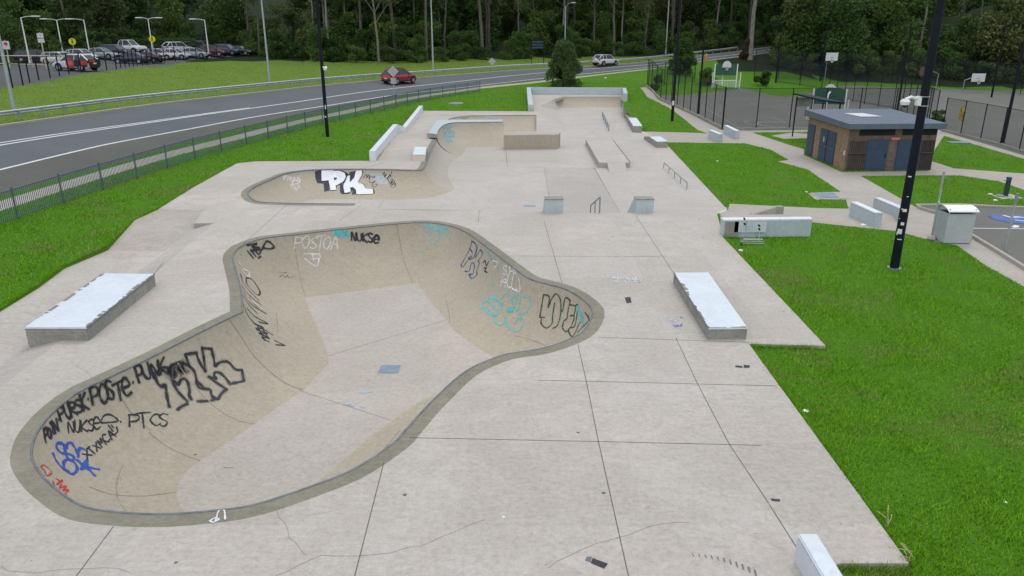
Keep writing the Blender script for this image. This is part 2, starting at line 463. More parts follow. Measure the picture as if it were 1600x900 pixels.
# outline of all the skatepark concrete, clockwise from the near right corner
XR = at(1420, 880)[0]
PARK_R = Z0([(1420, 880), (1170, 537), (1290, 540), (1130, 371)]) + [(9.0, 31.9), (10.75, 36.3), (11.1, 38.0), (12.5, 59.9)] + ZL([(1041, 219), (1003, 207)]) + [at(974, 170, -0.3), at(972, 148)]
PARK_F = Z0([(829, 146), (834, 174), (661, 173), (635, 205), (622, 206), (588, 251), (400, 252), (370, 255), (300, 294), (250, 325)])
PARK_L = [at(210, 345, -0.05), at(168, 391, -0.12), at(100, 420, -0.1), at(60, 450, -0.08), at(0, 487, -0.05), (-15.0, 17.0), (-15.6, 12), (-15.6, 4)]
PARK_N = [(4.35, 4)] + Z0([(1255, 905), (1312, 880)])
PARK = PARK_R + PARK_F + PARK_L + PARK_N
REG = {}                                               # name -> list of outlines
REG['park'] = [PARK]
REG['line'] = [band(NEARL, 0.17), band(CEN, 0.17), band(CEN2, 0.15)]
REG['shoulder'] = [E1 + NEARL[::-1]]
REG['road'] = [E1 + KERB[::-1]]
P2 = lambda L: [g2(x, y) for x, y in L]
REG['road_path'] = [band(PATHL, 1.0)]
REG['carpark'] = [P2([(0, 137), (60, 130), (120, 117), (200, 108), (300, 94), (350, 90), (390, 86)]) + P2([(385, 81), (300, 80), (180, 82), (110, 85), (0, 104)]) + [(-75, 62), (-62, 55)]]
court1 = [(18.5, 100.5)] + P2([(1127, 202.5), (1262, 202.5)]) + [(33, 71), (39.3, 70.5), (37.8, 52), (37, 40), (75, 40), (82, 70), (78, 112)] + [(52, 119), (38, 106)] + P2([(1160, 138)])
REG['court'] = [court1]
# footpaths on the right
REG['path'] = [
    [at(985, 207, LOW), *P2([(1106, 208.5), (1090, 203), (1000, 137), (1011, 136), (1127, 203)]), *P2([(1262, 203), (1262, 206), (1175, 207)]), *P2([(1232, 226), (1256, 233)]),
     *P2([(1256, 242), (1316, 269), (1450, 267), (1456, 200), (1475, 206), (1610, 246), (1610, 251), (1475, 212)]), *P2([(1450, 250), (1490, 263), (1610, 272)]), *P2([(1610, 300), (1560, 283), (1500, 274), (1440, 274), (1345, 275), (1400, 306), (1424, 320), (1440, 327), (1470, 342), (1560, 396), (1640, 445), (1900, 600), (1900, 640), (1640, 475), (1600, 448), (1540, 415), (1495, 383), (1460, 377), (1400, 361), (1330, 354), (1267, 347)]),
     (8.3, 28.3), (9.0, 31.9), (10.75, 36.3), *P2([(1140, 318.5), (1326, 326), (1322, 312), (1275, 312), (1262, 302), (1314, 300), (1262, 265), (1215, 252), (1232, 250), (1205, 234), (1165, 224), (1044, 222.5)])]]
REG['bay'] = [P2([(1432, 322.5), (1473, 343), (1562, 397), (1650, 452), (1900, 601)]) + [(40, 14), (56, 38)] + P2([(1640, 328), (1560, 325), (1500, 322)])]
REG['pad'] = [P2([(1550, 305), (1580, 303), (1600, 310), (1565, 311)]), P2([(1205, 212), (1238, 207), (1262, 209), (1262, 216), (1225, 217)])]
ORDER = ['park', 'line', 'shoulder', 'road', 'road_path', 'carpark', 'path', 'pad', 'bay', 'court']

def inside(poly, X, Y):
    px, py = np.array([p[0] for p in poly]), np.array([p[1] for p in poly])
    r = np.zeros(len(X), bool); j = len(px) - 1
    for i in range(len(px)):
        c = ((py[i] > Y) != (py[j] > Y))
        xx = (px[j] - px[i]) * (Y - py[i]) / (py[j] - py[i] + 1e-12) + px[i]
        r ^= c & (X < xx); j = i
    return r

def build_terrain():
    pts, edges = [], []
    for nm in ORDER:
        for poly in REG[nm]:
            P = list(poly)
            st = 1.2
            Q = dense(P + [P[0]], st)[:-1]
            n0 = len(pts)
            pts += [(float(q[0]), float(q[1])) for q in Q]
            edges += [(n0 + i, n0 + (i + 1) % len(Q)) for i in range(len(Q))]
    rs = np.random.RandomState(3)
    def grid(x0, x1, y0, y1, s):
        gx, gy = np.meshgrid(np.arange(x0, x1, s), np.arange(y0, y1, s))
        g = np.stack([gx.ravel(), gy.ravel()], 1)
        return g + rs.uniform(-.25, .25, g.shape) * s
    G = [grid(-34, 46, 2, 106, 1.5)]
    a = grid(-100, 110, -30, 175, 4.0); a = a[~((a[:, 0] > -34) & (a[:, 0] < 46) & (a[:, 1] > 2) & (a[:, 1] < 106))]; G.append(a)
    a = grid(-300, 330, -60, 430, 13.0); a = a[~((a[:, 0] > -100) & (a[:, 0] < 110) & (a[:, 1] > -30) & (a[:, 1] < 175))]; G.append(a)
    G = np.concatenate(G)
    G = G[~inside(PARK, G[:, 0], G[:, 1])]
    pts += [tuple(map(float, g)) for g in G]
    ov, oe, of, *_ = delaunay_2d_cdt([Vector(p) for p in pts], edges, [], 0, 1e-4)
    V = np.array([(v[0], v[1]) for v in ov]); F = np.array([f for f in of if len(f) == 3])
    Z = T(V[:, 0], V[:, 1])
    cx, cy = V[F].mean(1).T
    lab = np.full(len(F), 'ground', dtype=object)
    done = np.zeros(len(F), bool)
    for nm in ORDER:
        for poly in REG[nm]:
            k = inside(poly, cx, cy) & ~done
            lab[k] = nm; done |= k
    d, _, _ = curve_d(cx, cy)
    g = lab == 'ground'
    wood = (d > np.interp(cx, [-60, -45, -20, 0, 30, 60], [54, 46, 30, 21, 8, 4])) | ((cx > 36) & (cy > 126 - 0.25 * (cx - 40))) | ((cx < -45) & (cy > 112)) | (cx > 84) | (cx < -90)
    lab[g & wood] = 'wood'
    lab[g & ~wood & (d > 5)] = 'verge'
    return V, Z, F, lab
TV, TZ, TF, TL = build_terrain()
def region_mesh(names, oname, mat, lift=0.0):
    k = np.isin(TL, names)
    f = TF[k]; u, inv = np.unique(f, return_inverse=True)
    me = bpy.data.meshes.new(oname)
    vs = np.stack([TV[u, 0], TV[u, 1], TZ[u] + lift], 1)
    f = inv.reshape(-1, 3)
    a, b, c = vs[f[:, 0]], vs[f[:, 1]], vs[f[:, 2]]
    up = ((b - a)[:, 0] * (c - a)[:, 1] - (b - a)[:, 1] * (c - a)[:, 0]) < 0
    f[up] = f[up][:, ::-1]
    me.from_pydata(vs.tolist(), [], f.tolist())
    me.polygons.foreach_set('use_smooth', [True] * len(me.polygons))
    o = link_mesh(oname, me, mat)
    o['kind'] = 'structure'
    return o
region_mesh(['ground'], 'ground', GRASS)
region_mesh(['verge'], 'grass_verge', VERGE)
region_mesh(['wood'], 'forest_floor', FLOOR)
region_mesh(['road'], 'road', ROAD)
region_mesh(['shoulder'], 'road_shoulder', ROADN)
region_mesh(['line'], 'road_marking', LINE)
region_mesh(['road_path'], 'road_footpath', PATH)
region_mesh(['carpark'], 'car_park', CARPK)
region_mesh(['path', 'pad'], 'footpath', PATH)
region_mesh(['bay'], 'parking_bay', COURT)
region_mesh(['court'], 'sports_court', COURT)
# ------------------------------------------------------------------ skatepark concrete
def sheet(name, outline, mat, zf, holes=(), skirt=0.0, parent=None, kind=None, smooth=False, inner=()):
    """flat or gently sloping slab cut to an outline, with a skirt down its edge"""
    pts, edges, polys = [], [], []
    for P in [outline, *holes]:
        n0 = len(pts); pts += [(float(p[0]), float(p[1])) for p in P]
        edges += [(n0 + i, n0 + (i + 1) % len(P)) for i in range(len(P))]; polys.append(list(range(n0, len(pts))))
    pts += [tuple(p) for p in inner]
    ov, oe, of, *_ = delaunay_2d_cdt([Vector(p) for p in pts], edges, [], 0, 1e-4)
    V = np.array([(v[0], v[1]) for v in ov]); F = np.array([f for f in of if len(f) == 3])
    cx, cy = V[F].mean(1).T
    k = inside(outline, cx, cy)
    for h in holes: k &= ~inside(h, cx, cy)
    F = F[k]
    used = np.unique(F)
    idx = -np.ones(len(V), int); idx[used] = np.arange(len(used))
    b = MB()
    vs = [(V[i][0], V[i][1], zf(V[i][0], V[i][1])) for i in used]
    fs = []
    for f in F:
        a, bb, c = V[f]
        f = idx[f]
        fs.append(tuple(f) if (bb[0] - a[0]) * (c[1] - a[1]) - (bb[1] - a[1]) * (c[0] - a[0]) > 0 else tuple(f[::-1]))
    b.add(vs, fs)
    if skirt:
        for P in [outline, *holes]:
            for i in range(len(P)):
                p, q = P[i], P[(i + 1) % len(P)]
                zp, zq = zf(*p[:2]), zf(*q[:2])
                b.quad((p[0], p[1], zp), (q[0], q[1], zq), (q[0], q[1], zq - skirt), (p[0], p[1], zp - skirt))
    o = b.build(name, mat, parent)
    if kind: o['kind'] = kind
    return o

# ---- the big bowl: rim pixel -> floor pixel pairs, clockwise from the hip
BD = -1.8
PAIRS = [((379, 487), (513, 567)), ((376, 450), (508, 540)), ((368, 420), (488, 495)), ((364, 400), (479, 472)), ((375, 386), (477, 467)), ((400, 375), (477, 465)),
         ((426, 370), (478, 465)), ((455, 367), (480, 464.5)), ((525, 359), (556, 455)), ((620, 349.5), (646, 443.5)), ((662, 347.5), (655, 447)), ((695, 351), (663, 458)), ((725, 361), (672, 470)),
         ((762, 387), (690, 491)), ((797, 414), (707, 513)), ((825, 434), (728, 531)), ((853, 443), (742, 541)), ((882, 451), (753, 548)),
         ((907, 465), (764, 554)), ((925, 484), (773, 561)), ((920, 506), (776, 568)), ((900, 525), (771, 577)), ((850, 543.5), (755, 586)), ((800, 551.5), (740, 593)), ((770, 560), (725, 599)),
         ((725, 582), (700, 609)), ((675, 627), (652, 630)), ((632, 674), (602, 665)), ((615, 692), (585, 678)), ((560, 729), (540, 716)), ((500, 755), (500, 750)), ((400, 788), (440, 786)),
         ((325, 799), (375, 806)), ((250, 803.5), (330, 812)), ((175, 799.5), (300, 806)), ((125, 789), (283, 793)), ((75, 753), (277, 777)), ((52, 722), (277, 764)), ((50, 700), (279, 756)), ((60, 672), (284, 746)),
         ((87, 640), (293, 735)), ((125, 611), (306, 725)), ((175, 587), (325, 712)), ((250, 551), (385, 671)), ((310, 520), (437, 634)), ((357, 497), (476, 607)), ((379, 487), (513, 567))]
def station_curves(pairs, zr, zfl, step=0.16, sharp=()):
    """resample pairs of rim/floor plan points along smooth curves"""
    A = np.array([[*at(*p, zr), *at(*q, zfl)] for p, q in pairs])
    return np.array(smooth_line(A, step))
ST = station_curves(PAIRS, 0.0, BD)
NB = len(ST)
TH0 = math.radians(12)
def trans_profile(R, Q, zr, zf, m=14, th0=TH0):
    """curved transition from the rim point down to the floor point"""
    out = []
    c0, s0 = math.cos(th0), math.sin(th0)
    for j in range(m + 1):
        th = th0 + (math.pi / 2 - th0) * j / m
        h = (c0 - math.cos(th)) / c0
        v = (math.sin(th) - s0) / (1 - s0)
        out.append((R[0] + (Q[0] - R[0]) * h, R[1] + (Q[1] - R[1]) * h, zr + (zf - zr) * v))
    return out
bowl = empty('skate_bowl', (0, 0, 0), 0, 'large kidney-shaped tan concrete bowl sunk in the near deck with tagged walls', 'skate bowl')
wb = MB()
wb.loft([trans_profile(s[:2], s[2:], 0, BD) for s in ST])
bowl_wall = wb.build('bowl_wall', TAN, bowl, smooth=35)
bowl_floor = sheet('bowl_floor', [tuple(s[2:]) for s in ST[:-1]], BOWLF, lambda x, y: BD, parent=bowl)
RIMP = [np.array(s[:2]) for s in ST]
RIM_OUT = []
for i, p in enumerate(RIMP[:-1]):
    t = RIMP[(i + 1) % (NB - 1)] - RIMP[i - 1 if i else NB - 2]
    t = t / np.linalg.norm(t)
    n = np.array([-t[1], t[0]])
    w = 0.34
    RIM_OUT.append(p + n * w)
# open up the folded corner at the hip
RO = []
for q in RIM_OUT:
    dmin = min(np.linalg.norm(q - p) for p in RIMP)
    if dmin > 0.29: RO.append(tuple(q))
RIM_OUT = RO
sheet('rim_band', RIM_OUT, RIM, lambda x, y: 0.0, holes=[[tuple(p) for p in RIMP[:-1]]], parent=bowl)
MB().tube([(p[0], p[1], -0.004) for p in RIMP], 0.024, 8, cap=False).build('coping', STEEL, bowl, smooth=True)

# ---- upper deck
XH = lambda px: at(px, 333, 0)[0]
pocket_rim = [(555, 319), (500, 318.6), (450, 318), (405, 315.5), (390, 308), (389, 299), (402, 290), (422, 281), (448, 271), (480, 266.5), (520, 265), (560, 265), (610, 265.5), (640, 266.5), (655, 266), (662, 263), (666, 256), (670, 244), (676, 230), (683, 216)]
U_out = Z0([(1420, 880), (1170, 537), (1290, 540), (1130, 371)]) + [(9.0, 31.9), (XH(1000), 31.9), (XH(900), 31.9), (XH(749), 31.9)] + Z0([(747, 328.5), (660, 328.5), (580, 327)])
U_out += [tuple(p) for p in smooth_line([at(*p) for p in pocket_rim], 0.25)] 
U_out += Z0([(690, 205), (696, 192), (702, 186), (715, 183), (735, 181), (780, 180.5), (840, 180), (843, 166), (861, 157), (882, 151), (970, 151), (974, 157)]) + Z0([(972, 148), (829, 146), (834, 174), (661, 173), (635, 205), (622, 206), (588, 251), (400, 252), (370, 255), (300, 294), (250, 325), (252, 328)])
U_out += Z0([(318, 328.5), (303, 349), (334, 349), (242, 427), (90, 535), (0, 606)]) + [(-14, 11), (-14, 4)] + [(4.35, 4)] + Z0([(1255, 905), (1312, 880)])
deck = sheet('skatepark_deck', U_out, DECK, lambda x, y: 0.0, holes=[RIM_OUT], skirt=0.3, kind='structure')
# left slab, a step lower, with its little bank
def slabz(x, y): return 0.0
b = MB()
LB = -.2
L1 = [at(*p, LB) for p in [(0, 570), (45, 543), (215, 425), (305, 357)]]
L0 = [at(*p, 0) for p in [(0, 606), (90, 535), (242, 427), (334, 349)]]
ext1, ext0 = (-15.0, 11.4), (-14.0, 11.0)
bank1 = [(*ext1, LB)] + [(*p, LB) for p in L1]; bank0 = [(*ext0, 0)] + [(*p, 0) for p in L0]
b.loft([bank1, bank0])
b.build('deck_bank', DECKD, None)['kind'] = 'structure'
MB().add([(*L1[3], LB), (*at(328, 357, LB), LB), (*at(334, 349, 0), .003), (*at(303, 349, 0), .003)], [(0, 1, 2, 3)]).build('step_face', RAW, None)['kind'] = 'structure'
A392 = (*at(168, 391, -0.12), -0.12); A345 = (*at(210, 345, -0.05), -0.03); B392 = (*at(258, 392, LB), LB)
left_edge = [(-16.0, 11.0, -.06), (-15.2, 17.0, -.06), (*at(0, 487, -.05), -.05), (*at(60, 450, -.08), -.08), (*at(100, 420, -.1), -.1), A392]
MB().add(left_edge + [B392, (*L1[2], LB), (*L1[1], LB), (*L1[0], LB), (*ext1, LB)], [tuple(range(11))]).build('deck_slab', DECK, None)['kind'] = 'structure'
MB().add([A392, A345, (*at(250, 326, 0), -.005), (*at(318, 328.5, 0), -.005), (*at(303, 349, -.08), -.1), (*L1[3], LB), B392], [tuple(range(6, -1, -1))]).build('deck_ramp', SLAB, None)['kind'] = 'structure'
b = MB(); ledge_ = [(*at(250, 326, 0), -.005), A345] + left_edge[::-1]
b.loft([[(p[0] + .02, p[1], p[2] - .02) for p in ledge_], [(p[0] - .01, p[1], T(p[0], p[1]) + .004) for p in ledge_], [(p[0] - .12, p[1], T(p[0] - .12, p[1]) + .004) for p in ledge_]])
b.build('edge_soil', GRASS, None)['kind'] = 'structure'

# ---- lower street floor, banks and stairs
Y1 = 38.0
STX0, STX1 = XH(880), XH(975)
f_out = [(XH(1021), Y1), (11.1, Y1), (12.5, 59.9)] + ZL([(1041, 219), (1003, 207), (975, 168), (700, 168), (690, 200), (712, 231), (690, 245), (640, 262), (560, 268), (470, 292), (440, 318)]) + [(-12.0, 36.0), (-2.2, 35.0), (XH(749), 34.4), (XH(749), Y1), (STX0, Y1), (STX0, 34.3), (XH(1021), 34.3)]
low = sheet('street_floor', f_out, DECK2, lambda x, y: LOW, kind='structure')
b = MB()
b.quad((XH(749), 31.9, 0), (XH(880), 31.9, 0), (XH(880), Y1, LOW), (XH(749), Y1, LOW))
b.quad((XH(1021), 31.9, 0), (9.0, 31.9, 0), (11.1, Y1, LOW), (XH(1021), Y1, LOW))
b.add([(9.0, 31.9, 0), (10.75, 36.3, -.8), (11.1, Y1, LOW)], [(0, 1, 2)])
for x0, x1, y0 in ((580, 747, 328.2),):
    p, q = at(x0, 327, 0), at(x1, 328.5, 0)
    b.quad((*p, 0), (*q, 0), (q[0], q[1] + 1.9, LOW), (p[0] + .1, p[1] + 1.9, LOW))
    b.quad((*q, 0), (XH(749), 31.9, 0), (XH(749), 34.4, LOW), (q[0], q[1] + 1.9, LOW))
b.build('street_bank', DECK2, None)['kind'] = 'structure'
b = MB()
for i in range(7):
    z = -(i + 1) * 1.1 / 7
    b.box(((STX0 + STX1) / 2, 31.9 + 0.32 * i + 0.16, (z + LOW - .1) / 2), (STX1 - STX0 - .004, 0.32, z - LOW + .1))
b.build('stairs', DECKD, None)['kind'] = 'structure'
lp = [at(*p, LOW) for p in [(851, 262), (929, 262), (969, 334), (862, 334)]]
MB().add([(*p, LOW + .004) for p in lp], [(3, 2, 1, 0)]).build('street_landing', DECKD, None)['kind'] = 'structure'
lp = [at(*p, LOW) for p in [(733, 231), (872, 233), (875, 253), (722, 254)]]
MB().add([(*p, LOW + .004) for p in lp], [(3, 2, 1, 0)]).build('street_patch', BOWLF, None)['kind'] = 'structure'

# ---- the pocket and curved quarter pipe
pocket = empty('skate_pocket', (0, 0, 0), 0, 'shallow tan pocket with the large white letters, opening to the lower floor', 'skate bowl')
pfloor = [(560, 336), (500, 337), (468, 337), (463, 334), (462, 330), (462, 326), (464, 322), (469, 318.5), (478, 314.5), (491, 311.5), (525, 311), (560, 311.5), (610, 312), (648, 311), (682, 306.5), (702, 300), (709, 294), (700, 274), (704, 256), (722, 243)]
PS = station_curves(list(zip(pocket_rim, pfloor)), 0.0, LOW, 0.2)
hk = min(range(len(PS)), key=lambda i: math.dist(PS[i][:2], at(663, 261.5)))
pk_wall = MB().loft([trans_profile(s[:2], s[2:], 0, LOW, 12) for s in PS[:hk + 1]]).build('pocket_wall', TAN, pocket, smooth=35)
MB().loft([trans_profile(s[:2], s[2:], 0, LOW, 12) for s in PS[hk:]]).build('hip_wall', concrete('hip_concrete', (.435, .395, .325), stain=(.72, .74, .74), amt=.9), pocket, smooth=35)
MB().tube([(s[0], s[1], 0.004) for s in PS], 0.035, 8).build('coping', STEEL, pocket, smooth=True)
band_o, band_i = [], []
for i, s in enumerate(PS):
    p = np.array(s[:2]); t = PS[min(i + 1, len(PS) - 1)][:2] - PS[max(i - 1, 0)][:2]; t = t / np.linalg.norm(t)
    band_i.append(tuple(p)); band_o.append(tuple(p + np.array([-t[1], t[0]]) * 0.34))
b = MB(); b.loft([[(*p, 0.004) for p in band_i], [(*p, 0.004) for p in band_o]])
b.build('rim_band', RIM, pocket)

ext = empty('quarter_pipe_extension', (0, 0, 0), 0, 'raised quarter pipe with a pale blue painted lip and turquoise patch', 'quarter pipe')
EZ = 0.42
xr = [(683, 209), (686, 203), (691, 197.5), (698, 194), (708, 192), (725, 191.3), (755, 191), (785, 190.5)]
xf = [(722, 243), (726.5, 235), (728, 231), (729, 230.3), (730, 230), (737, 230), (757, 230), (785, 230)]
XS = station_curves(list(zip(xr, xf)), EZ, LOW, 0.2)
XZ = [EZ * min(1, i / 7) for i in range(len(XS))]
ext_wall = MB().loft([trans_profile(s[:2], s[2:], z, LOW, 14) for s, z in zip(XS, XZ)]).build('curved_wall', TAN, ext, smooth=35)
inn = [tuple(s[:2]) for s in XS]
outp = [at(*p, EZ) for p in [(785, 187), (755, 187), (720, 187), (694, 187), (683, 188), (670, 207), (667, 207.5)]]
lipo = inn + outp + [at(683, 209, EZ)]
b = MB()
b.prism([inn[0]] + inn[1:] + outp, EZ - .32, EZ - .05); b.build('lip_base', RAW, ext)
b = MB(); b.prism([inn[0]] + inn[1:] + outp, EZ - .048, EZ); b.build('painted_lip', PAINTG, ext)
pe = trans_profile(XS[-1][:2], XS[-1][2:], EZ, LOW, 14); pb = [(p[0] + .12, p[1], p[2]) for p in pe]
q0 = (XS[-1][0] + .02, XS[-1][1] + .6)
b = MB(); n = len(pe)
b.add(pb + [(q0[0] + .1, q0[1], LOW), (q0[0] + .1, q0[1], EZ - .33)], [tuple(range(n + 2))])
b.loft([pe, pb]); b.quad(pb[0], (pb[0][0], pb[0][1], EZ - .06), (q0[0] + .1, q0[1], EZ - .06), (q0[0] + .1, q0[1], EZ - .33))
b.build('end_wall', TAN, ext)
MB().loft([trans_profile(PS[-1][:2], PS[-1][2:], 0, LOW, 14), trans_profile(XS[0][:2], XS[0][2:], 0, LOW, 14)]).build('curved_wall', TAN, ext, smooth=35)
MB().tube([(s[0], s[1], z + .004) for s, z in zip(XS, XZ)], 0.035, 8).build('coping', STEEL, ext, smooth=True)

hip = empty('hip_box', (0, 0, 0), 0, 'low tan and concrete block right of the raised quarter pipe', 'ledge')
hb = [at(*p, LOW) for p in [(787, 233.5), (872, 232.5)]]
hy = 1.4
MB().prism([hb[0], hb[1], (hb[1][0] + .25, hb[1][1] + hy), (hb[0][0] + .1, hb[0][1] + hy)], LOW, -.06).build('body', TAN, hip)
MB().prism([hb[0], hb[1], (hb[1][0] + .25, hb[1][1] + hy), (hb[0][0] + .1, hb[0][1] + hy)], -.057, 0.0).build('top_slab', DECKD, hip)

qb = empty('back_quarter_pipe', (0, 0, 0), 0, 'long tan quarter pipe behind the raised one, against the lawn', 'quarter pipe')
br = [(690, 205), (696, 192), (702, 186), (715, 183), (735, 181), (780, 180.5), (838, 180)]
bf = [(735, 222), (738, 214), (742, 210), (746, 208), (752, 207), (784, 207), (838, 206)]
BS = station_curves(list(zip(br, bf)), 0, LOW, 0.3)
MB().loft([trans_profile(s[:2], s[2:], 0, LOW, 10) for s in BS]).build('curved_wall', TAN, qb, smooth=35)
MB().tube([(s[0], s[1], 0.004) for s in BS], 0.035, 6).build('coping', STEEL, qb, smooth=True)
pp = at(745, 183.5, 0)
MB().box((pp[0] + 1.4, pp[1] - .25, -.3), (1.1, .05, .75)).build('grey_patch', PAINTG, qb)

fq = empty('far_quarter_pipe', (0, 0, 0), 0, 'far tan quarter pipe below the pale retaining wall', 'quarter pipe')
fr = [(864, 156.5), (872, 152.5), (882, 151), (910, 151), (940, 151), (970, 151)]
ff = [(872, 172), (874, 169.5), (878, 168.5), (910, 168), (940, 168), (971, 168)]
FS = station_curves(list(zip(fr, ff)), 0, LOW, 0.4)
MB().loft([trans_profile(s[:2], s[2:], 0, LOW, 10) for s in FS]).build('curved_wall', TAN, fq, smooth=35)
MB().tube([(s[0], s[1], 0.004) for s in FS], 0.04, 6).build('coping', GALV, fq, smooth=True)
p0, p1 = FS[-1][:2], FS[-1][2:]
MB().prism([p0, p1, (p1[0] + .15, p1[1]), (p0[0] + .15, p0[1])], LOW, [0, LOW + .02, LOW + .02, 0]).build('side_wall', RAW, fq)
# sloping side bank between far deck and floor
b = MB()
t0, t1, t2 = at3(840, 180), at3(843, 166), at3(861, 157); g0, g1, g2_ = at3(843, 206, LOW), at3(886, 205, LOW), at3(872, 172, LOW)
b.quad(t0, g0, g1, t1); b.add([t1, g1, g2_, t2], [(0, 1, 2, 3)])
b.add([at3(838, 180), at3(838, 206, LOW), at3(843, 206, LOW), at3(840, 180)], [(0, 1, 2, 3)])
b.add([t2, g2_, at3(873, 171, LOW), at3(866, 156, 0)], [(0, 1, 2, 3)])
b.build('side_bank', DECK2, fq)

# ---- ledges and blocks
def ledge(name, label, cat, plan, z0, z1, cap=0.055, body=RAW, top=PAINT, group=None, over=0.012):
    cx, cy = sum(p[0] for p in plan) / len(plan), sum(p[1] for p in plan) / len(plan)
    r = empty(name, (cx, cy, z0), 0, label, cat, group)
    P = [(p[0] - cx, p[1] - cy) for p in plan]
    MB().prism(P, -.12, z1 - z0 - cap).build('body', body, r, bevel=.012)
    Q = [(p[0] * 1.006, p[1] * 1.006) for p in P]
    MB().prism(Q, z1 - z0 - cap + .002, z1 - z0).build('painted_top', top, r, bevel=.01)
    return r
pl = [at(*p, .38) for p in [(38, 511), (135, 511), (241, 428), (160, 427)]]
lgl = ledge('grind_ledge', 'wide low ledge with pale blue top beside the left lawn', 'ledge', pl, -.05, .38)
c = Vector(lgl.location)
pr = [at(*p, .33) for p in [(1107, 512), (1168, 511.5), (1107, 425.5), (1053, 426)]]
lgr = ledge('grind_ledge', 'long narrow ledge with pale blue top on the right deck', 'ledge', pr, 0, .33)
# steel angle on the ledges' front edges
for o, pp_, z in ((lgl, (pl[1], pl[2]), .38), (lgr, (pr[0], pr[3]), .33)):
    q = [(p[0] - o.location.x, p[1] - o.location.y, z - o.location.z - .02) for p in pp_]
    MB().tube(q, .022, 6).build('steel_edge', STEEL, o)
def wear(o, p, q, z, inward, seed, name='worn_edge'):
    """chipped paint and wax along a ledge's grinding edge"""
    r = random.Random(seed); p, q = np.array(p), np.array(q); l = np.linalg.norm(q - p); t = (q - p) / l; n = np.array([-t[1], t[0]])
    if np.dot(n, np.array(inward) - p) < 0: n = -n
    b = MB(); u = 0; w0 = .02
    while u < l - .05:
        d = r.uniform(.04, .14); w1 = max(.006, min(.11, w0 + r.gauss(0, .028)))
        a, c = p + t * u, p + t * min(u + d, l)
        L = lambda v, k: (v[0] + n[0] * k - o.location.x, v[1] + n[1] * k - o.location.y, z - o.location.z + .003)
        if r.random() < .82: b.quad(L(a, -.004), L(c, -.004), L(c, w1), L(a, w0))
        u += d; w0 = w1
    b.build(name, WORN, o)
WORN = concrete('worn_ledge_edge', (.27, .245, .21), stain=(.4, .38, .35), amt=1.6, speck=False)
cR = [sum(p[k] for p in pr) / 4 for k in (0, 1)]; cL = [sum(p[k] for p in pl) / 4 for k in (0, 1)]
wear(lgr, pr[0], pr[3], .33, cR, 1); wear(lgr, pr[0], pr[1], .33, cR, 2); wear(lgl, pl[0], pl[3], .38, cL, 3); wear(lgl, pl[1], pl[2], .38, cL, 4)
# wall beside the trolley
wa, wbk = at(1129, 371, -.09), at(1266, 369.5, -.09)
wpl = [wa, wbk, (wbk[0] + .05, wbk[1] + .38), (wa[0] - .03, wa[1] + .38)]
w = ledge('low_wall', 'long low pale blue wall with a mouldy left end behind the trolley', 'wall', wpl, -.09, .62, .07, PAINTG, PAINTW)
# mould and a lighter repainted patch on its front
dx = (wbk[0] - wa[0]); ox, oy = wa[0] - w.location.x, wa[1] - w.location.y
MB().box((ox + .32, oy - .006, .33), (.52, .012, .6)).build('mould_stain', RAW, w)
MB().box((ox + 1.05, oy - .006, .42), (1.25, .012, .42)).build('repainted_patch', PAINT, w)

def barrier(name, label, A, B, th, h, group, z=None, cat='concrete block', mats=(PAINTG, PAINTW)):
    """block whose long left face runs from A (far) to B (near) on the ground"""
    a, bq = Vector(gp(*A) if z is None else at3(*A, z)), Vector(gp(*B) if z is None else at3(*B, z))
    t = (bq - a); t.z = 0; t.normalize(); n = Vector((-t.y, t.x, 0))
    r = empty(name, a, 0, label, cat, group)
    P = [(p - a) for p in (a, bq, bq + n * th, a + n * th)]
    zz_ = [0, bq.z - a.z, bq.z - a.z, 0]
    X = [(p.x, p.y) for p in P]
    MB().prism(X, [q - .15 for q in zz_], [q + h - .055 for q in zz_]).build('body', mats[0], r, bevel=.015)
    MB().prism(X, [q + h - .053 for q in zz_], [q + h for q in zz_]).build('painted_top', mats[1], r, bevel=.02)
    return r
GB = 'pale concrete blocks guarding the footpaths'
barrier('concrete_block', 'pale block nearest the low wall, mould on its end face', (1326, 336), (1364, 354.5), .33, .6, GB)
barrier('concrete_block', 'pale block with a round white patch, closest behind the tall black post', (1363, 326), (1403, 347), .33, .6, GB)
barrier('concrete_block', 'far small pale block nearest the skatepark, on the path by the court corner', (1106, 216), (1122, 223), .35, .72, GB)
barrier('concrete_block', 'far pale block touching the court fence corner', (1130, 208), (1148, 217.5), .38, .72, GB)
nb = barrier('concrete_block', 'nearest pale painted block, cut off by the bottom of the photo', (1240, 874), (1290, 965), .29, .47, GB, z=0.0, mats=(PAINT, PAINT))

# stepped wall along the left edge
lw = empty('edge_wall', (*at(600, 230), 0), 0, 'stepped whitewashed wall with a dip, along the left lawn', 'wall')
def LW(p): return (p[0] - lw.location.x, p[1] - lw.location.y)
a0, a1, m1, m0 = [np.array(at(*p)) for p in [(587, 251.5), (622, 207), (635, 206), (661, 173)]]
tt = (a1 - a0) / np.linalg.norm(a1 - a0); nn = np.array([-tt[1], tt[0]])
def wall_seg(p, q, h0, h1, th, nm):
    p, q = np.array(p), np.array(q); t = (q - p) / np.linalg.norm(q - p); n = np.array([-t[1], t[0]]) * th
    P = [LW(p), LW(q), LW(q + n), LW(p + n)]
    MB().prism(P, -.2, [h0 - .05, h1 - .05, h1 - .05, h0 - .05]).build(nm, PAINTW, lw)
    MB().prism(P, [h0 - .049, h1 - .049, h1 - .049, h0 - .049], [h0, h1, h1, h0]).build(nm + '_top', PAINT, lw)
wall_seg(a0, a1, .6, .64, .37, 'near_section')
wall_seg(a1 + tt * .003, m1, .64, .34, .37, 'dip')
wall_seg(m1 + tt * .003, m0, .36, .5, .37, 'far_section')

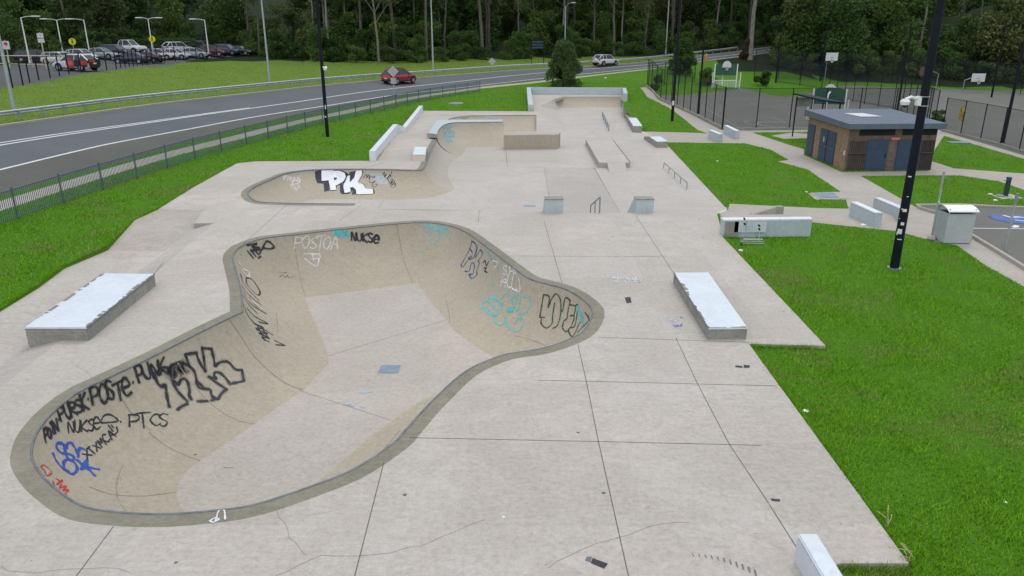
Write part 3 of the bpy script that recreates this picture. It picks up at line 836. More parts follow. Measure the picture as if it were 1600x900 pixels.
# far retaining wall
rw = empty('retaining_wall', (*at(900, 148), 0), 0, 'pale blue U-shaped retaining wall at the far end of the park', 'wall')
def RW(p): return (p[0] - rw.location.x, p[1] - rw.location.y)
q0, q1 = at(829, 147.5), at(972, 148.5)
MB().prism([RW(q0), RW(q1), RW((q1[0], q1[1] + .4)), RW((q0[0], q0[1] + .4))], -.3, .88).build('back_wall', PAINTG, rw)
s0 = at(833, 173.5)
MB().prism([RW(q0), RW((q0[0] - .5, q0[1])), RW((s0[0] - .5, s0[1])), RW(s0)], -.3, [.885, .885, .62, .62]).build('left_return', PAINTG, rw)
s1 = at(974, 158)
MB().prism([RW((q1[0] + .003, q1[1])), RW(s1), RW((s1[0] + .45, s1[1])), RW((q1[0] + .45, q1[1]))], -1.2, .885).build('right_return', PAINTG, rw)

# kinked ledges on the right of the lower floor
def kink(name, label, nl, nr, fl, h, kinkf, hfar, z):
    A, B, Fp = at(*nl, z), at(*nr, z), at(*fl, z)
    r = empty(name, (*A, z), 0, label, 'ledge')
    w = (B[0] - A[0], B[1] - A[1]); d = (Fp[0] - A[0], Fp[1] - A[1])
    for nm, f0, f1, h0, h1, m in (('flat_section', 0, kinkf, h, h, PAINT), ('sloped_section', kinkf + .0005, 1, h, hfar, RAW)):
        P = [(d[0] * f0, d[1] * f0), (w[0] + d[0] * f0, w[1] + d[1] * f0), (w[0] + d[0] * f1, w[1] + d[1] * f1), (d[0] * f1, d[1] * f1)]
        MB().prism(P, -.1, [h0 - .05, h0 - .05, h1 - .05, h1 - .05]).build(nm, RAW, r)
        MB().prism(P, [h0 - .049, h0 - .049, h1 - .049, h1 - .049], [h0, h0, h1, h1]).build(nm + '_top', m, r)
    return r
kink('kinked_ledge', 'tall kinked ledge with white top against the far right lawn', (989, 207), (1003, 207), (975, 183), .6, .5, .42, LOW)
kink('kinked_ledge', 'stubby grey ledge sloping down, at the corner of the cross path', (1026, 231), (1043, 230.5), (1006, 217), .5, .55, .2, LOW)
# little wedge on the path behind the wall
wz = gp(1212, 334.5)
wg = empty('wedge_ledge', wz, 0, 'small grey wedge ramp on the path behind the low wall', 'ramp')
MB().prism([(-1.05, 0), (0, 0), (0, .3), (-1.05, .3)], -.2, [-.02, .32, .32, -.02]).build('ramp', SLAB, wg)
MB().prism([(.002, 0), (.34, 0), (.34, .32), (.002, .3)], -.2, .33).build('block', RAW, wg)
# hubbas
def hubba(label, x0, x1):
    r = empty('hubba_ledge', (x0, 31.9, 0), 0, label, 'ledge')
    w = x1 - x0
    pr = [(-.0, .58), (.55, .58), (2.4, -.58), (2.4, -1.15), (-.0, -.1)]
    b = MB(); b.add([(0, p[0], p[1]) for p in pr] + [(w, p[0], p[1]) for p in pr], [(0, 1, 2, 3, 4), (9, 8, 7, 6, 5)] + [(i, 5 + i, 5 + (i + 1) % 5, (i + 1) % 5) for i in range(5)])
    b.build('body', PAINTG, r, bevel=.01)
    b = MB(); b.add([(-.012, -.012, .585), (w + .012, -.012, .585), (w + .012, .56, .585), (-.012, .56, .585), (-.012, -.012, .63), (w + .012, -.012, .63), (w + .012, .56, .63), (-.012, .56, .63)], [(3, 2, 1, 0), (4, 5, 6, 7), (0, 1, 5, 4), (1, 2, 6, 5), (2, 3, 7, 6), (3, 0, 4, 7)])
    b.build('cap', RAW, r)
hubba('short sloping ledge on the left of the stair handrail', XH(851), XH(880))
hubba('short sloping ledge on the right of the stair handrail', XH(993), XH(1021))
# handrail
hx = at(937, 333, 0)[0]
hr = empty('handrail', (hx, 31.95, 0), 0, 'steel handrail running down the stairs between two sloping ledges', 'handrail')
e = aty(923, 321, 34.1); ed = (e[0] - hx, e[1] - 31.95, e[2])
MB().tube([(0, 0, .70), (ed[0], ed[1], ed[2])], .03, 8).build('rail', GALVD, hr, smooth=True)
for f, zb in ((0, -.05), (.5, -.75), (1, -1.15)):
    MB().tube([(ed[0] * f, ed[1] * f, zb), (ed[0] * f, ed[1] * f, .70 + (ed[2] - .70) * f)], .032 if f == 0 else .025, 8).build('post', GALVD, hr, smooth=True)
# manual pad
mp = empty('manual_pad', (*at(935, 257, LOW), LOW), 0, 'raised manual pad with steel edges and a ramp at its near end', 'manual pad')
MH = .34
def MP(px, py, z=LOW + MH): q = at(px, py, z); return (q[0] - mp.location.x, q[1] - mp.location.y)
body = [MP(935, 254), MP(985, 254), MP(958, 219), MP(915, 219)]
MB().prism(body, -.1, MH - .03).build('body', DECKD, mp)
MB().prism(body, MH - .029, MH).build('deck', DECK2, mp)
for i, j in ((0, 3), (1, 2)):
    MB().tube([(*body[i], MH), (*body[j], MH)], .03, 6).build('steel_edge', STEEL, mp)
k = [MP(949, 254.2), MP(977, 254.2)]; kk = [MP(952, 270, LOW), MP(980, 270, LOW)]
MB().prism([k[0], k[1], kk[1], kk[0]][::-1], -.05, [.005, .005, MH - .002, MH - .002]).build('ramp', DECK2, mp)
# flat rails
def rail(label, tops, bots, z, n, r=.03):
    t0, t1 = at(*bots[0], z), at(*bots[1], z)
    h = .38
    R = empty('grind_rail', (*t1, z), 0, label, 'grind rail')
    d = (t0[0] - t1[0], t0[1] - t1[1])
    MB().tube([(0, 0, h), (d[0], d[1], h)], r, 8).build('rail', GALVD, R, smooth=True)
    for i in range(n):
        f = i / (n - 1)
        MB().tube([(d[0] * f, d[1] * f, -.02), (d[0] * f, d[1] * f, h)], r * .85, 6).build('post', GALVD, R, smooth=True)
rail('low flat steel rail near the right lawn, five posts', None, [(1037, 263), (1073, 296)], LOW, 5)
# hooped far rail
R = empty('hoop_rail', (*at(951, 205, LOW), LOW), 0, 'rusty row of steel hoops on the far slope', 'grind rail')
d0 = at(941, 183, LOW); d = (d0[0] - R.location.x, d0[1] - R.location.y)
for i in range(4):
    f0, f1 = i * .26, i * .26 + .21
    MB().tube([(d[0] * f0, d[1] * f0, -.02), (d[0] * f0, d[1] * f0, .52), (d[0] * f1, d[1] * f1, .56), (d[0] * f1, d[1] * f1, -.02)], .05, 6).build('hoop', GALVD, R, smooth=True)
# quarter-pipe platform kicker (pale topped block)
kb = [at(*p, .3) for p in [(645, 241.5), (665, 241.5), (666, 229.5), (648, 229.5)]]
kk_ = empty('kicker_block', (*kb[0], 0), 0, 'pale topped block on the deck edge by the pocket', 'ledge')
KL = lambda p: (p[0] - kb[0][0], p[1] - kb[0][1])
kf = [at(*p, 0) for p in [(643, 252), (664, 252)]]
MB().prism([KL(p) for p in kb], -.05, .27).build('body', RAW, kk_); MB().prism([KL(p) for p in kb], .271, .3).build('painted_top', PAINT, kk_)
MB().prism([KL(kf[0]), KL(kf[1]), KL(kb[1]), KL(kb[0])], -.02, [.0, .0, .268, .268]).build('ramp', TAN, kk_)
# drains
def grate(name, label, px, z, mat, parent=None):
    P = [at(*p, z) for p in px]
    c = (sum(p[0] for p in P) / 4, sum(p[1] for p in P) / 4)
    r = empty(name, (*c, z), 0, label, 'drain cover')
    Q = [(p[0] - c[0], p[1] - c[1]) for p in P]
    MB().prism([(x * 1.14, y * 1.14) for x, y in Q], .002, .006).build('surround', PATH, r)
    MB().prism(Q, .0065, .012).build('grate', mat, r)
    b = MB()
    for i in range(1, 12):
        f = i / 12
        a_ = [Q[0][k] + (Q[1][k] - Q[0][k]) * f for k in (0, 1)]; b_ = [Q[3][k] + (Q[2][k] - Q[3][k]) * f for k in (0, 1)]
        b.tube([(*a_, .013), (*b_, .013)], .006, 4)
    b.build('bars', GALV, r)
DR = plain('blue_grey_grate', (0.17, 0.24, 0.33), .6, .2, .2, 5)
grate('floor_drain', 'blue grey square drain cover in the floor of the large bowl', [(591, 583), (622, 583), (626, 571), (597, 571)], BD, DR)
grate('floor_drain', 'pale blue drain cover on the lower street floor', [(818, 326), (837, 326), (836, 321), (819, 321)], LOW, DR)

# ---- expansion joints and cracks cut in the slabs
def strips(name, lines, w, mat, z, jitter=0):
    b = MB(); rr = random.Random(5)
    for L in lines:
        P = [np.array(at(*p, z)) for p in L]
        if jitter:
            P = dense(P, .18); P = [p + np.array([rr.gauss(0, jitter), rr.gauss(0, jitter)]) for p in P]
        for a, c in zip(P[:-1], P[1:]):
            t = (c - a) / (np.linalg.norm(c - a) + 1e-9); n = np.array([-t[1], t[0]]) * w / 2; ww = 1
            a2, c2 = a - t * w * .3, c + t * w * .3
            b.quad((*(a2 - n), z + .004), (*(c2 - n), z + .004), (*(c2 + n), z + .004), (*(a2 + n), z + .004))
    o = b.build(name, mat); o['kind'] = 'structure'
    return o
strips('expansion_joint', [[(903, 538), (917, 600), (935, 690), (983, 905)], [(1056, 528), (1090, 600), (1140, 695), (1200, 785), (1246, 858)], [(640, 684), (935, 690), (1190, 696)], [(840, 594), (1090, 600), (1212, 603)],
                           [(935, 527), (1172, 535)], [(600, 722), (553, 905)], [(177, 823), (112, 910)], [(850, 345), (878, 442)], [(993, 336), (1052, 426)], [(565, 321), (530, 345)],
                           [(450, 318.5), (365, 395)], [(749, 329), (747, 348)], [(752, 400), (1040, 401)], [(170, 391), (258, 392)], [(255, 410), (240, 429)], [(0, 505), (45, 505)], [(1100, 333), (1290, 540)][:1] * 2]
       , .014, JOINT, 0)
strips('expansion_joint', [[(600, 254), (560, 265)], [(640, 173), (620, 206)], [(588, 206), (668, 207)][1:] * 2, [(700, 251), (725, 255)]], .03, JOINT, 0)
strips('expansion_joint', [[(850, 262), (862, 333)], [(928, 262), (970, 334)], [(700, 256), (845, 262)], [(790, 232), (793, 262)], [(925, 205), (985, 262)], [(960, 262), (1060, 400)][:1] * 2, [(600, 312), (590, 327)], [(870, 262), (1010, 266)]], .022, CRACK, LOW)
strips('slab_crack', [[(430, 900), (470, 880), (500, 868), (560, 869), (610, 864), (660, 852), (710, 830), (755, 812)], [(0, 888), (30, 896), (90, 890), (180, 888), (205, 896)],
                      [(855, 887), (890, 868), (930, 848), (968, 841), (1000, 830), (1030, 818), (1080, 816)], [(430, 797), (455, 840), (480, 870)], [(120, 570), (160, 600), (150, 640)][:2]], .006, CRACK, 0, .014)
strips('wall_joint', [[(513, 556), (697, 500)], [(470, 611), (612, 657)], [(510, 545), (725, 523)][:1] * 2], .014, CRACK, BD)
# ------------------------------------------------------------------ graffiti: paint strokes laid on the concrete itself
bpy.context.view_layer.update()
def bvh_of(objs):
    vs, fs = [], []
    for o in objs:
        n = len(vs); M = o.matrix_world
        vs += [M @ v.co for v in o.data.vertices]; fs += [tuple(i + n for i in p.vertices) for p in o.data.polygons]
    return BVHTree.FromPolygons(vs, fs)
CAMV = Vector((0, 0, CAMH))
def hit(bvh, px, py):
    r = Vector(ray(px, py)).normalized()
    p, n, i, d = bvh.ray_cast(CAMV, r)
    if p is None: return None
    if n.dot(r) > 0: n = -n
    return p, n
GR_LIFT = [0.004]
HALO = {m.name: spray(m.name + '_overspray', tuple(m_), .8, .20) for m, m_ in ((SP_BLACK, (.02, .02, .03)), (SP_CYAN, (.12, .5, .5)))}
def graf(bvh, strokes, w, mat, name, parent, label=None, smooth=True, jit=0.0, thin=1.0, step=2.2):
    """lay a tag's strokes on the surface; strokes far apart become parts of their own"""
    bb = [[min(p[0] for p in S), min(p[1] for p in S), max(p[0] for p in S), max(p[1] for p in S)] for S in strokes]
    g = list(range(len(strokes))); M = 5.0
    for i in range(len(g)):
        for j in range(i):
            if bb[i][0] - M < bb[j][2] and bb[j][0] - M < bb[i][2] and bb[i][1] - M < bb[j][3] and bb[j][1] - M < bb[i][3] and g[i] != g[j]:
                a_, b_ = g[i], g[j]; g = [b_ if q == a_ else q for q in g]
    if mat.name in HALO and w > .046:            # a soft skirt of overspray under the line
        for k in sorted(set(g)): graf_one(bvh, [S for S, q in zip(strokes, g) if q == k], w * 1.8, HALO[mat.name], 'overspray', parent, None, smooth, jit, thin, step)
    for k in sorted(set(g)): graf_one(bvh, [S for S, q in zip(strokes, g) if q == k], w, mat, name, parent, label, smooth, jit, thin, step); label = None
def graf_one(bvh, strokes, w, mat, name, parent, label=None, smooth=True, jit=0.0, thin=1.0, step=2.2):
    b = MB(); rr = random.Random(len(name) + len(strokes))
    GR_LIFT[0] = GR_LIFT[0] + 0.0004 if GR_LIFT[0] < 0.012 else 0.004
    L = GR_LIFT[0]
    for S in strokes:
        P = [np.array(p, float) for p in S]
        if smooth and len(P) > 2: P = smooth_line(P, step)
        else: P = dense(P, step)
        H = []
        for p in P:
            h = hit(bvh, *(p + np.array([rr.gauss(0, jit), rr.gauss(0, jit)]) if jit else p))
            if h: H.append(h)
        if len(H) < 2: continue
        left, right = [], []; ph = rr.uniform(0, 6)
        for i, (p, n) in enumerate(H):
            t = H[min(i + 1, len(H) - 1)][0] - H[max(i - 1, 0)][0]
            if t.length < 1e-6: t = Vector((1, 0, 0))
            t.normalize()
            s = n.cross(t).normalized() * w / 2 * (1 + .22 * math.sin(i * .55 + ph) + rr.uniform(-.1, .1))
            if i in (0, len(H) - 1): s *= 0.75
            q = p + n * L
            if i == 0: q = q - t * w * .35
            if i == len(H) - 1: q = q + t * w * .35
            left.append(q - s); right.append(q + s)
        # cut where the surface jumps
        for i in range(len(left) - 1):
            if (left[i + 1] - left[i]).length < 0.6: b.quad(left[i], left[i + 1], right[i + 1], right[i])
    if not b.f: return None
    return tag(b.build(name, mat, parent), label)
def graf_fill(bvh, poly, mat, name, parent, label=None, lift=0.004, step=2.0):
    P = [tuple(map(float, p)) for p in dense(list(poly) + [poly[0]], step)[:-1]]
    xs, ys = [p[0] for p in P], [p[1] for p in P]
    gx, gy = np.meshgrid(np.arange(min(xs), max(xs), step), np.arange(min(ys), max(ys), step))
    g = np.stack([gx.ravel(), gy.ravel()], 1); g = g[inside(P, g[:, 0], g[:, 1])]
    ov, oe, of, *_ = delaunay_2d_cdt([Vector(p) for p in P] + [Vector(map(float, q)) for q in g], [(i, (i + 1) % len(P)) for i in range(len(P))], [], 0, 1e-3)
    V = np.array([(v[0], v[1]) for v in ov]); F = np.array([f for f in of if len(f) == 3]); c = V[F].mean(1)
    F = F[inside(P, c[:, 0], c[:, 1])]
    b = MB(); H = [hit(bvh, *v) for v in V]
    vs = [tuple(h[0] + h[1] * lift) if h else (0, 0, 0) for h in H]
    fs = [tuple(f) for f in F if all(H[i] for i in f)]
    b.add(vs, fs)
    return tag(b.build(name, mat, parent), label)
FONT = {'P': [[(0, 0), (0, 1)], [(0, 1), (.5, .98), (.62, .75), (.45, .5), (0, .45)]], 'O': [[(.3, 1), (0, .6), (.1, .1), (.35, 0), (.6, .35), (.55, .85), (.3, 1)]],
        'I': [[(.3, 0), (.3, 1)], [(.1, 1), (.5, 1)]], 'N': [[(0, 0), (.05, 1), (.5, .05), (.6, 1)]], 'U': [[(0, 1), (.03, .25), (.25, 0), (.5, .2), (.58, 1)]],
        'R': [[(0, 0), (0, 1)], [(0, 1), (.5, .9), (.45, .55), (0, .5), (.6, 0)]], 'S': [[(.6, .9), (.3, 1), (.05, .78), (.3, .52), (.55, .3), (.35, 0), (0, .1)]],
        'K': [[(0, 0), (.03, 1)], [(.6, 1), (.05, .45), (.6, -.1)]], 'T': [[(.3, -.1), (.3, 1)], [(-.15, .95), (.75, 1.05)]],
        'E': [[(.05, .5), (.62, .55), (.5, .95), (.2, .98), (0, .5), (.2, .02), (.62, .15)]], 'X': [[(0, 0), (.6, 1)], [(0, 1), (.6, 0)]], 'M': [[(0, 0), (.08, 1), (.3, .4), (.52, 1), (.6, 0)]],
        'C': [[(.6, .85), (.3, 1), (0, .5), (.3, 0), (.6, .15)]], 'A': [[(0, 0), (.3, 1), (.6, 0)], [(.1, .4), (.5, .4)]], '.': [[(.25, .45), (.33, .5)]], 'Y': [[(0, 1), (.3, .5)], [(.6, 1), (.3, .5), (.3, 0)]],
        'G': [[(.6, .85), (.3, 1), (0, .5), (.3, 0), (.6, .2), (.6, .5), (.35, .5)]], 'D': [[(0, 0), (0, 1), (.4, .95), (.62, .5), (.4, .05), (0, 0)]], 'L': [[(0, 1), (0, 0), (.6, 0)]],
        'F': [[(0, 0), (0, 1), (.6, 1)], [(0, .5), (.45, .5)]], 'H': [[(0, 0), (0, 1)], [(.6, 0), (.6, 1)], [(0, .5), (.6, .5)]], 'B': [[(0, 0), (0, 1), (.45, .95), (.45, .6), (0, .52), (.6, .4), (.5, .02), (0, 0)]]}
def word(txt, p0, p1, up, adv=.82):
    """strokes of a hand-written word on a baseline p0 -> p1 with letter height vector up"""
    n = len(txt); out = []
    p0, p1, up = np.array(p0, float), np.array(p1, float), np.array(up, float)
    cell = (p1 - p0) / n
    rw_ = random.Random(txt + str(round(p0[0])))
    for i, ch in enumerate(txt):
        o = p0 + cell * (i + rw_.uniform(-.06, .06)) + up * rw_.uniform(-.06, .06)
        u_ = up * rw_.uniform(.92, 1.16) + cell * rw_.uniform(-.16, .16); c_ = cell * adv * rw_.uniform(1.0, 1.22)
        for s in FONT.get(ch, []):
            out.append([tuple(o + c_ * ((x + rw_.uniform(-.035, .035)) / .6) + u_ * (y + rw_.uniform(-.035, .035))) for x, y in s])
    return out
def zz(x0, y0, x1, y1, n, amp, seed=1):
    """scribble"""
    r = random.Random(seed); out = []
    for i in range(n + 1):
        f = i / n
        out.append((x0 + (x1 - x0) * f + r.uniform(-1, 1) * amp * .4, y0 + (y1 - y0) * f + (amp if i % 2 else -amp) * r.uniform(.5, 1)))
    return out
def fr(x0, y0, s, L): return [[(x0 + x / s, y0 + y / s) for x, y in S] for S in L]
BV = bvh_of([bowl_wall, bowl_floor])
BT = 'graffiti_tag'
graf(BV, word('POIN', (71, 692), (92, 671), (-3.5, -17)) + word('.', (92, 664), (97, 661), (-3, -12)) + word('PURSK', (95.5, 659), (139, 638), (-6, -21)) + word('.', (137, 633), (141, 628), (-2, -12)) + word('POSTE', (145, 633), (207, 616), (-6, -25)) + word('.', (207, 604), (212, 600), (-2, -10)) + word('PUNK', (217, 599), (262, 580), (-7, -22)),
     .062, SP_BLACK, BT, bowl, 'black row of words POIN PURSK POSTE PUNK under the coping', step=1.6)
graf(BV, word('NUKSE', (107, 676), (157, 671), (-1, -17)) + [[(157, 660), (162, 650), (172, 648), (183, 655), (181, 659), (158, 661)]] + word('.', (186, 663), (192, 662), (0, -8)) + word('PTCS', (202, 667), (266, 665), (-1, -19)), .044, SP_BLACK, BT, bowl, 'thin black words below the row of words', step=1.6)
graf(BV, fr(40, 640, 6.2, [[(265, 425), (300, 500), (380, 590), (450, 625), (490, 600), (495, 550), (450, 495), (400, 485), (368, 515), (375, 565), (415, 600)], [(385, 350), (350, 328), (305, 330), (300, 370), (345, 420), (400, 428), (450, 445), (470, 480), (430, 495), (395, 450), (380, 390), (365, 345)], [(395, 375), (402, 335), (440, 322), (475, 370), (510, 440), (505, 460)], [(500, 415), (530, 375), (570, 388)],
     [(500, 490), (555, 530), (600, 490), (575, 545), (530, 580), (600, 545)], [(560, 520), (610, 560), (710, 580)], [(560, 550), (620, 590), (670, 642)], [(545, 560), (590, 520)], [(540, 540), (600, 530)]]), .07, SP_BLUE, BT, bowl, 'thick blue 682 and star', step=1.2)
graf(BV, word('XIXMCA', (137, 718), (181, 681), (-8, -9)) + fr(40, 640, 6.2, [[(800, 150), (845, 210)], [(830, 150), (850, 175)], [(880, 170), (890, 215), (850, 245), (815, 215)]]), .042, SP_BLACK, BT, bowl, 'black letters XIXMCA beside the blue numbers', step=1.5)
graf(BV, fr(40, 640, 6.2, [[(145, 560), (175, 538), (230, 580), (250, 615), (205, 640), (180, 590), (155, 570)], [(100, 545), (130, 620), (170, 690), (215, 715)], [(120, 560), (145, 640), (200, 690)], [(180, 640), (195, 690), (165, 650)], [(295, 670), (350, 700), (355, 680), (300, 730), (350, 690)], [(262, 690), (280, 740), (330, 780), (345, 820), (400, 832)], [(350, 720), (330, 760), (390, 740), (360, 790), (412, 775), (375, 830)]]), .036, SP_RED, BT, bowl, 'thin red scrawls at the near end', step=1.2)
graf(BV, fr(200, 530, 6.665, [[(430, 705), (405, 600), (388, 480), (370, 475), (365, 495), (340, 490), (310, 460), (280, 390), (272, 350), (320, 335), (380, 290), (430, 310), (460, 270), (520, 245), (570, 250), (640, 285), (690, 340), (712, 420), (720, 480), (760, 515), (850, 525), (865, 570), (882, 635), (725, 648)]]) +
     fr(200, 530, 6.665, [[(615, 645), (540, 570), (490, 500), (465, 435), (490, 440), (520, 475), (545, 430), (580, 410), (620, 450), (640, 540), (635, 580), (660, 630)], [(515, 735), (560, 700), (620, 672)], [(720, 440), (790, 510)]]), .074, SP_BLACK, BT, bowl, 'large black outlined letter P', step=1.6)
graf(BV, fr(200, 530, 6.665, [[(640, 285), (595, 160)], [(595, 158), (715, 140)], [(712, 140), (720, 180), (760, 270), (805, 335)], [(803, 335), (790, 210), (770, 92)], [(768, 92), (872, 102)], [(870, 102), (890, 200), (905, 280)], [(905, 280), (950, 245), (1000, 232), (1050, 245), (1120, 315), (1185, 320)], [(1185, 322), (1205, 430)], [(1203, 438), (1090, 460)],
     [(1065, 470), (1010, 400), (960, 355), (910, 345), (895, 370), (915, 410)], [(915, 412), (840, 392)], [(840, 394), (900, 440), (1025, 520)], [(1025, 520), (970, 570), (935, 625), (900, 605)]]), .074, SP_BLACK, BT, bowl, 'large black outlined letter K', step=1.6)
graf(BV, fr(360, 350, 4.5, [[(70, 350), (100, 430), (200, 540)], [(110, 380), (150, 390), (205, 470), (190, 500), (120, 430), (110, 385)], [(90, 470), (140, 560), (250, 630), (200, 600), (130, 520)], [(85, 500), (130, 570), (190, 630)], [(115, 590), (170, 650), (262, 700), (200, 690)], [(90, 570), (150, 680), (295, 780)], [(80, 540), (120, 640), (160, 690)], [(75, 430), (130, 500), (215, 570)],
     [(165, 700), (230, 730), (180, 740), (260, 770), (200, 770), (270, 800), (220, 800), (270, 830)], [(310, 820), (350, 840), (380, 855), (320, 850)], [(190, 720), (240, 820)], [(220, 730), (270, 810)]]), .055, SP_BLACK, BT, bowl, 'long dark strokes on the steep left wall', step=1.2)
graf(BV, fr(360, 350, 4.5, [[(150, 540), (200, 580), (240, 610), (170, 560)], [(90, 320), (125, 335), (130, 370), (95, 350), (70, 310)], [(50, 260), (80, 300), (60, 270)], [(120, 530), (170, 560)]]), .09, SP_CHALK, BT, bowl, 'pale rubbed paint on the steep left wall', step=1.2)
graf(BV, fr(360, 350, 4.5, [[(115, 150), (185, 138), (150, 160), (205, 168), (140, 188), (222, 180)], [(225, 172), (258, 120), (305, 158), (280, 175), (225, 168)], [(120, 190), (160, 240)], [(140, 180), (178, 228)], [(165, 172), (195, 212), (215, 190)], [(195, 240), (212, 228)]]), .065, SP_BLACK, BT, bowl, 'black tag in the far left corner', step=1.2)
graf(BV, fr(360, 350, 4.5, [[(345, 372), (370, 360), (385, 378), (400, 360), (410, 378), (440, 370)], [(350, 345), (395, 343)]]), .035, SP_OLD, BT, bowl, step=1.2)
graf(BV, word('NUKSE', (549, 375), (592, 381), (1, -12)) + [[(583, 372), (590, 369), (592, 375)]], .07, SP_BLACK, BT, bowl, 'black NUKSE under the far coping', step=1.3)
graf(BV, word('POSTOA', (461, 388), (528, 390), (2, -18)) + [[(475, 397), (500, 396)], [(488, 397), (490, 407)], [(487, 398), (498, 398), (500, 402), (488, 405)], [(476, 404), (494, 416), (499, 402)]], .055, SP_CHALK, BT, bowl, 'pale POSTOA with a downward arrow', step=1.4)
graf(BV, [zz(521, 361, 544, 366, 16, 4, 3), zz(524, 366, 543, 369, 12, 3, 5)], .075, SP_CYAN, BT, bowl, 'turquoise scribble at the top of the far wall', step=1.4)
graf(BV, [zz(664, 352, 698, 356, 18, 5, 8), zz(667, 359, 702, 362, 16, 4, 9), [(672, 366), (669, 372), (674, 379), (682, 379), (688, 366)], [(690, 358), (686, 374)], [(700, 362), (703, 376)]], .06, SP_CYAN2, BT, bowl, 'turquoise scribble in the far right corner', step=1.4)
graf(BV, fr(700, 350, 4.736, [[(100, 300), (140, 225), (165, 180), (175, 125)], [(175, 125), (205, 150), (208, 195), (190, 245), (160, 262), (152, 250)], [(150, 262), (110, 318), (95, 300)], [(158, 180), (180, 210), (175, 240), (152, 250)], [(215, 155), (215, 190), (200, 250), (240, 190)], [(238, 188), (255, 222), (222, 278)], [(225, 276), (232, 292), (212, 350), (215, 375), (178, 405)], [(175, 405), (155, 372), (185, 370), (195, 300), (175, 290), (155, 350), (125, 347)]]), .052, SP_NAVY, BT, bowl, 'navy outlined letters P K on the right wall', step=1.2)
graf(BV, fr(700, 350, 4.736, [[(262, 285), (275, 272), (285, 310), (300, 278)], [(265, 325), (285, 328), (272, 345), (290, 360)]]), .05, SP_BLACK, BT, bowl, step=1.2)
graf(BV, [zz(761, 390, 768, 406, 14, 3.5, 4)] + [zz(770, 405, 778, 420, 12, 3, 6)], .045, SP_CYAN2, BT, bowl, 'turquoise and white scribble below the bend of the coping', step=1.3)
graf(BV, word('SUHA', (786, 429), (808, 433), (0, -15)) + word('HUL', (783, 447), (809, 452), (1, -16)) + fr(700, 350, 4.736, [[(455, 460), (530, 500), (525, 400)], [(390, 430), (430, 410), (420, 470)], [(330, 270), (370, 290), (340, 330), (360, 310)]]), .042, SP_WHITE, BT, bowl, 'white two-line tag on the right wall', step=1.2)
graf(BV, fr(700, 350, 4.736, [[(260, 580), (330, 545), (400, 600), (350, 680), (270, 640), (250, 600), (300, 570)], [(280, 560), (370, 640)], [(300, 540), (395, 590)], [(345, 520), (400, 610)], [(270, 610), (360, 690)], [(330, 680), (350, 730), (400, 745), (430, 690)], [(420, 690), (450, 770), (520, 795), (555, 730), (530, 690), (490, 740)], [(470, 540), (480, 600), (520, 640), (540, 550), (600, 545), (612, 600), (570, 660), (520, 665)], [(480, 520), (500, 590), (520, 520), (490, 545)], [(400, 550), (430, 510), (460, 530)], [(320, 450), (335, 440), (330, 470)]]), .045, SP_CYAN, BT, bowl, 'large turquoise looping outline on the right wall', step=1.3)
graf(BV, fr(700, 350, 4.736, [zz(448, 635, 475, 640, 6, 12, 3), [(455, 620), (470, 645)]]), .09, SP_CYAN, BT, bowl, step=1.2)
graf(BV, fr(700, 350, 4.736, [[(708, 520), (695, 600), (680, 690)], [(680, 690), (715, 692)], [(690, 700), (692, 740), (730, 770), (770, 735), (775, 680), (790, 585)], [(708, 522), (750, 540), (742, 620), (765, 560), (800, 518), (832, 560), (835, 660), (810, 750), (775, 772)], [(835, 645), (850, 640), (868, 548), (907, 568)], [(905, 570), (890, 640), (880, 700), (858, 718), (850, 770), (880, 795), (920, 740), (935, 680), (905, 680)], [(900, 598), (945, 612), (930, 685)], [(945, 600), (962, 610), (940, 750), (900, 770), (895, 800), (922, 832), (960, 770)], [(1015, 655), (1045, 705), (1000, 760), (960, 800)], [(1000, 690), (960, 760)], [(1040, 690), (1050, 720)]]), .046, SP_GREEN, BT, bowl, 'dark green outlined letters in the right end', step=1.2)
graf(BV, fr(700, 350, 4.736, [zz(965, 620, 985, 720, 10, 14, 3), zz(975, 650, 1000, 760, 8, 12, 5)]), .07, SP_CYAN, BT, bowl, 'cyan fill between the dark letters', step=1.2)
graf(BV, [zz(262, 584, 290, 575, 9, 4, 3)], .35, HALO['black_spray'], 'overspray', bowl, 'sooty black overspray inside the large P', step=1.5)
SP_SCRAPE = spray('scraped_concrete', (.40, .37, .31))
# rubbed and scraped concrete
graf(BV, fr(0, 450, 4, [[(1110, 470), (1170, 560), (1290, 690), (1400, 780), (1500, 830), (1590, 850)]]), .03, SP_SCRAPE, 'scrape_mark', bowl, step=2)
graf(BV, fr(0, 675, 4, [[(930, 0), (1000, 60), (1100, 120), (1250, 180)], [(560, 345), (700, 390), (900, 400), (1105, 375)]]), .02, CRACK, 'wall_joint', bowl, step=2)
graf(BV, [[(185, 612), (205, 645), (235, 672)], [(458, 367), (463, 400), (470, 440), (478, 464)], [(620, 350), (626, 385), (632, 410), (645, 442)], [(357, 497), (376, 525), (400, 560), (440, 595), (474, 610)]], .02, CRACK, 'wall_joint', bowl, step=2)
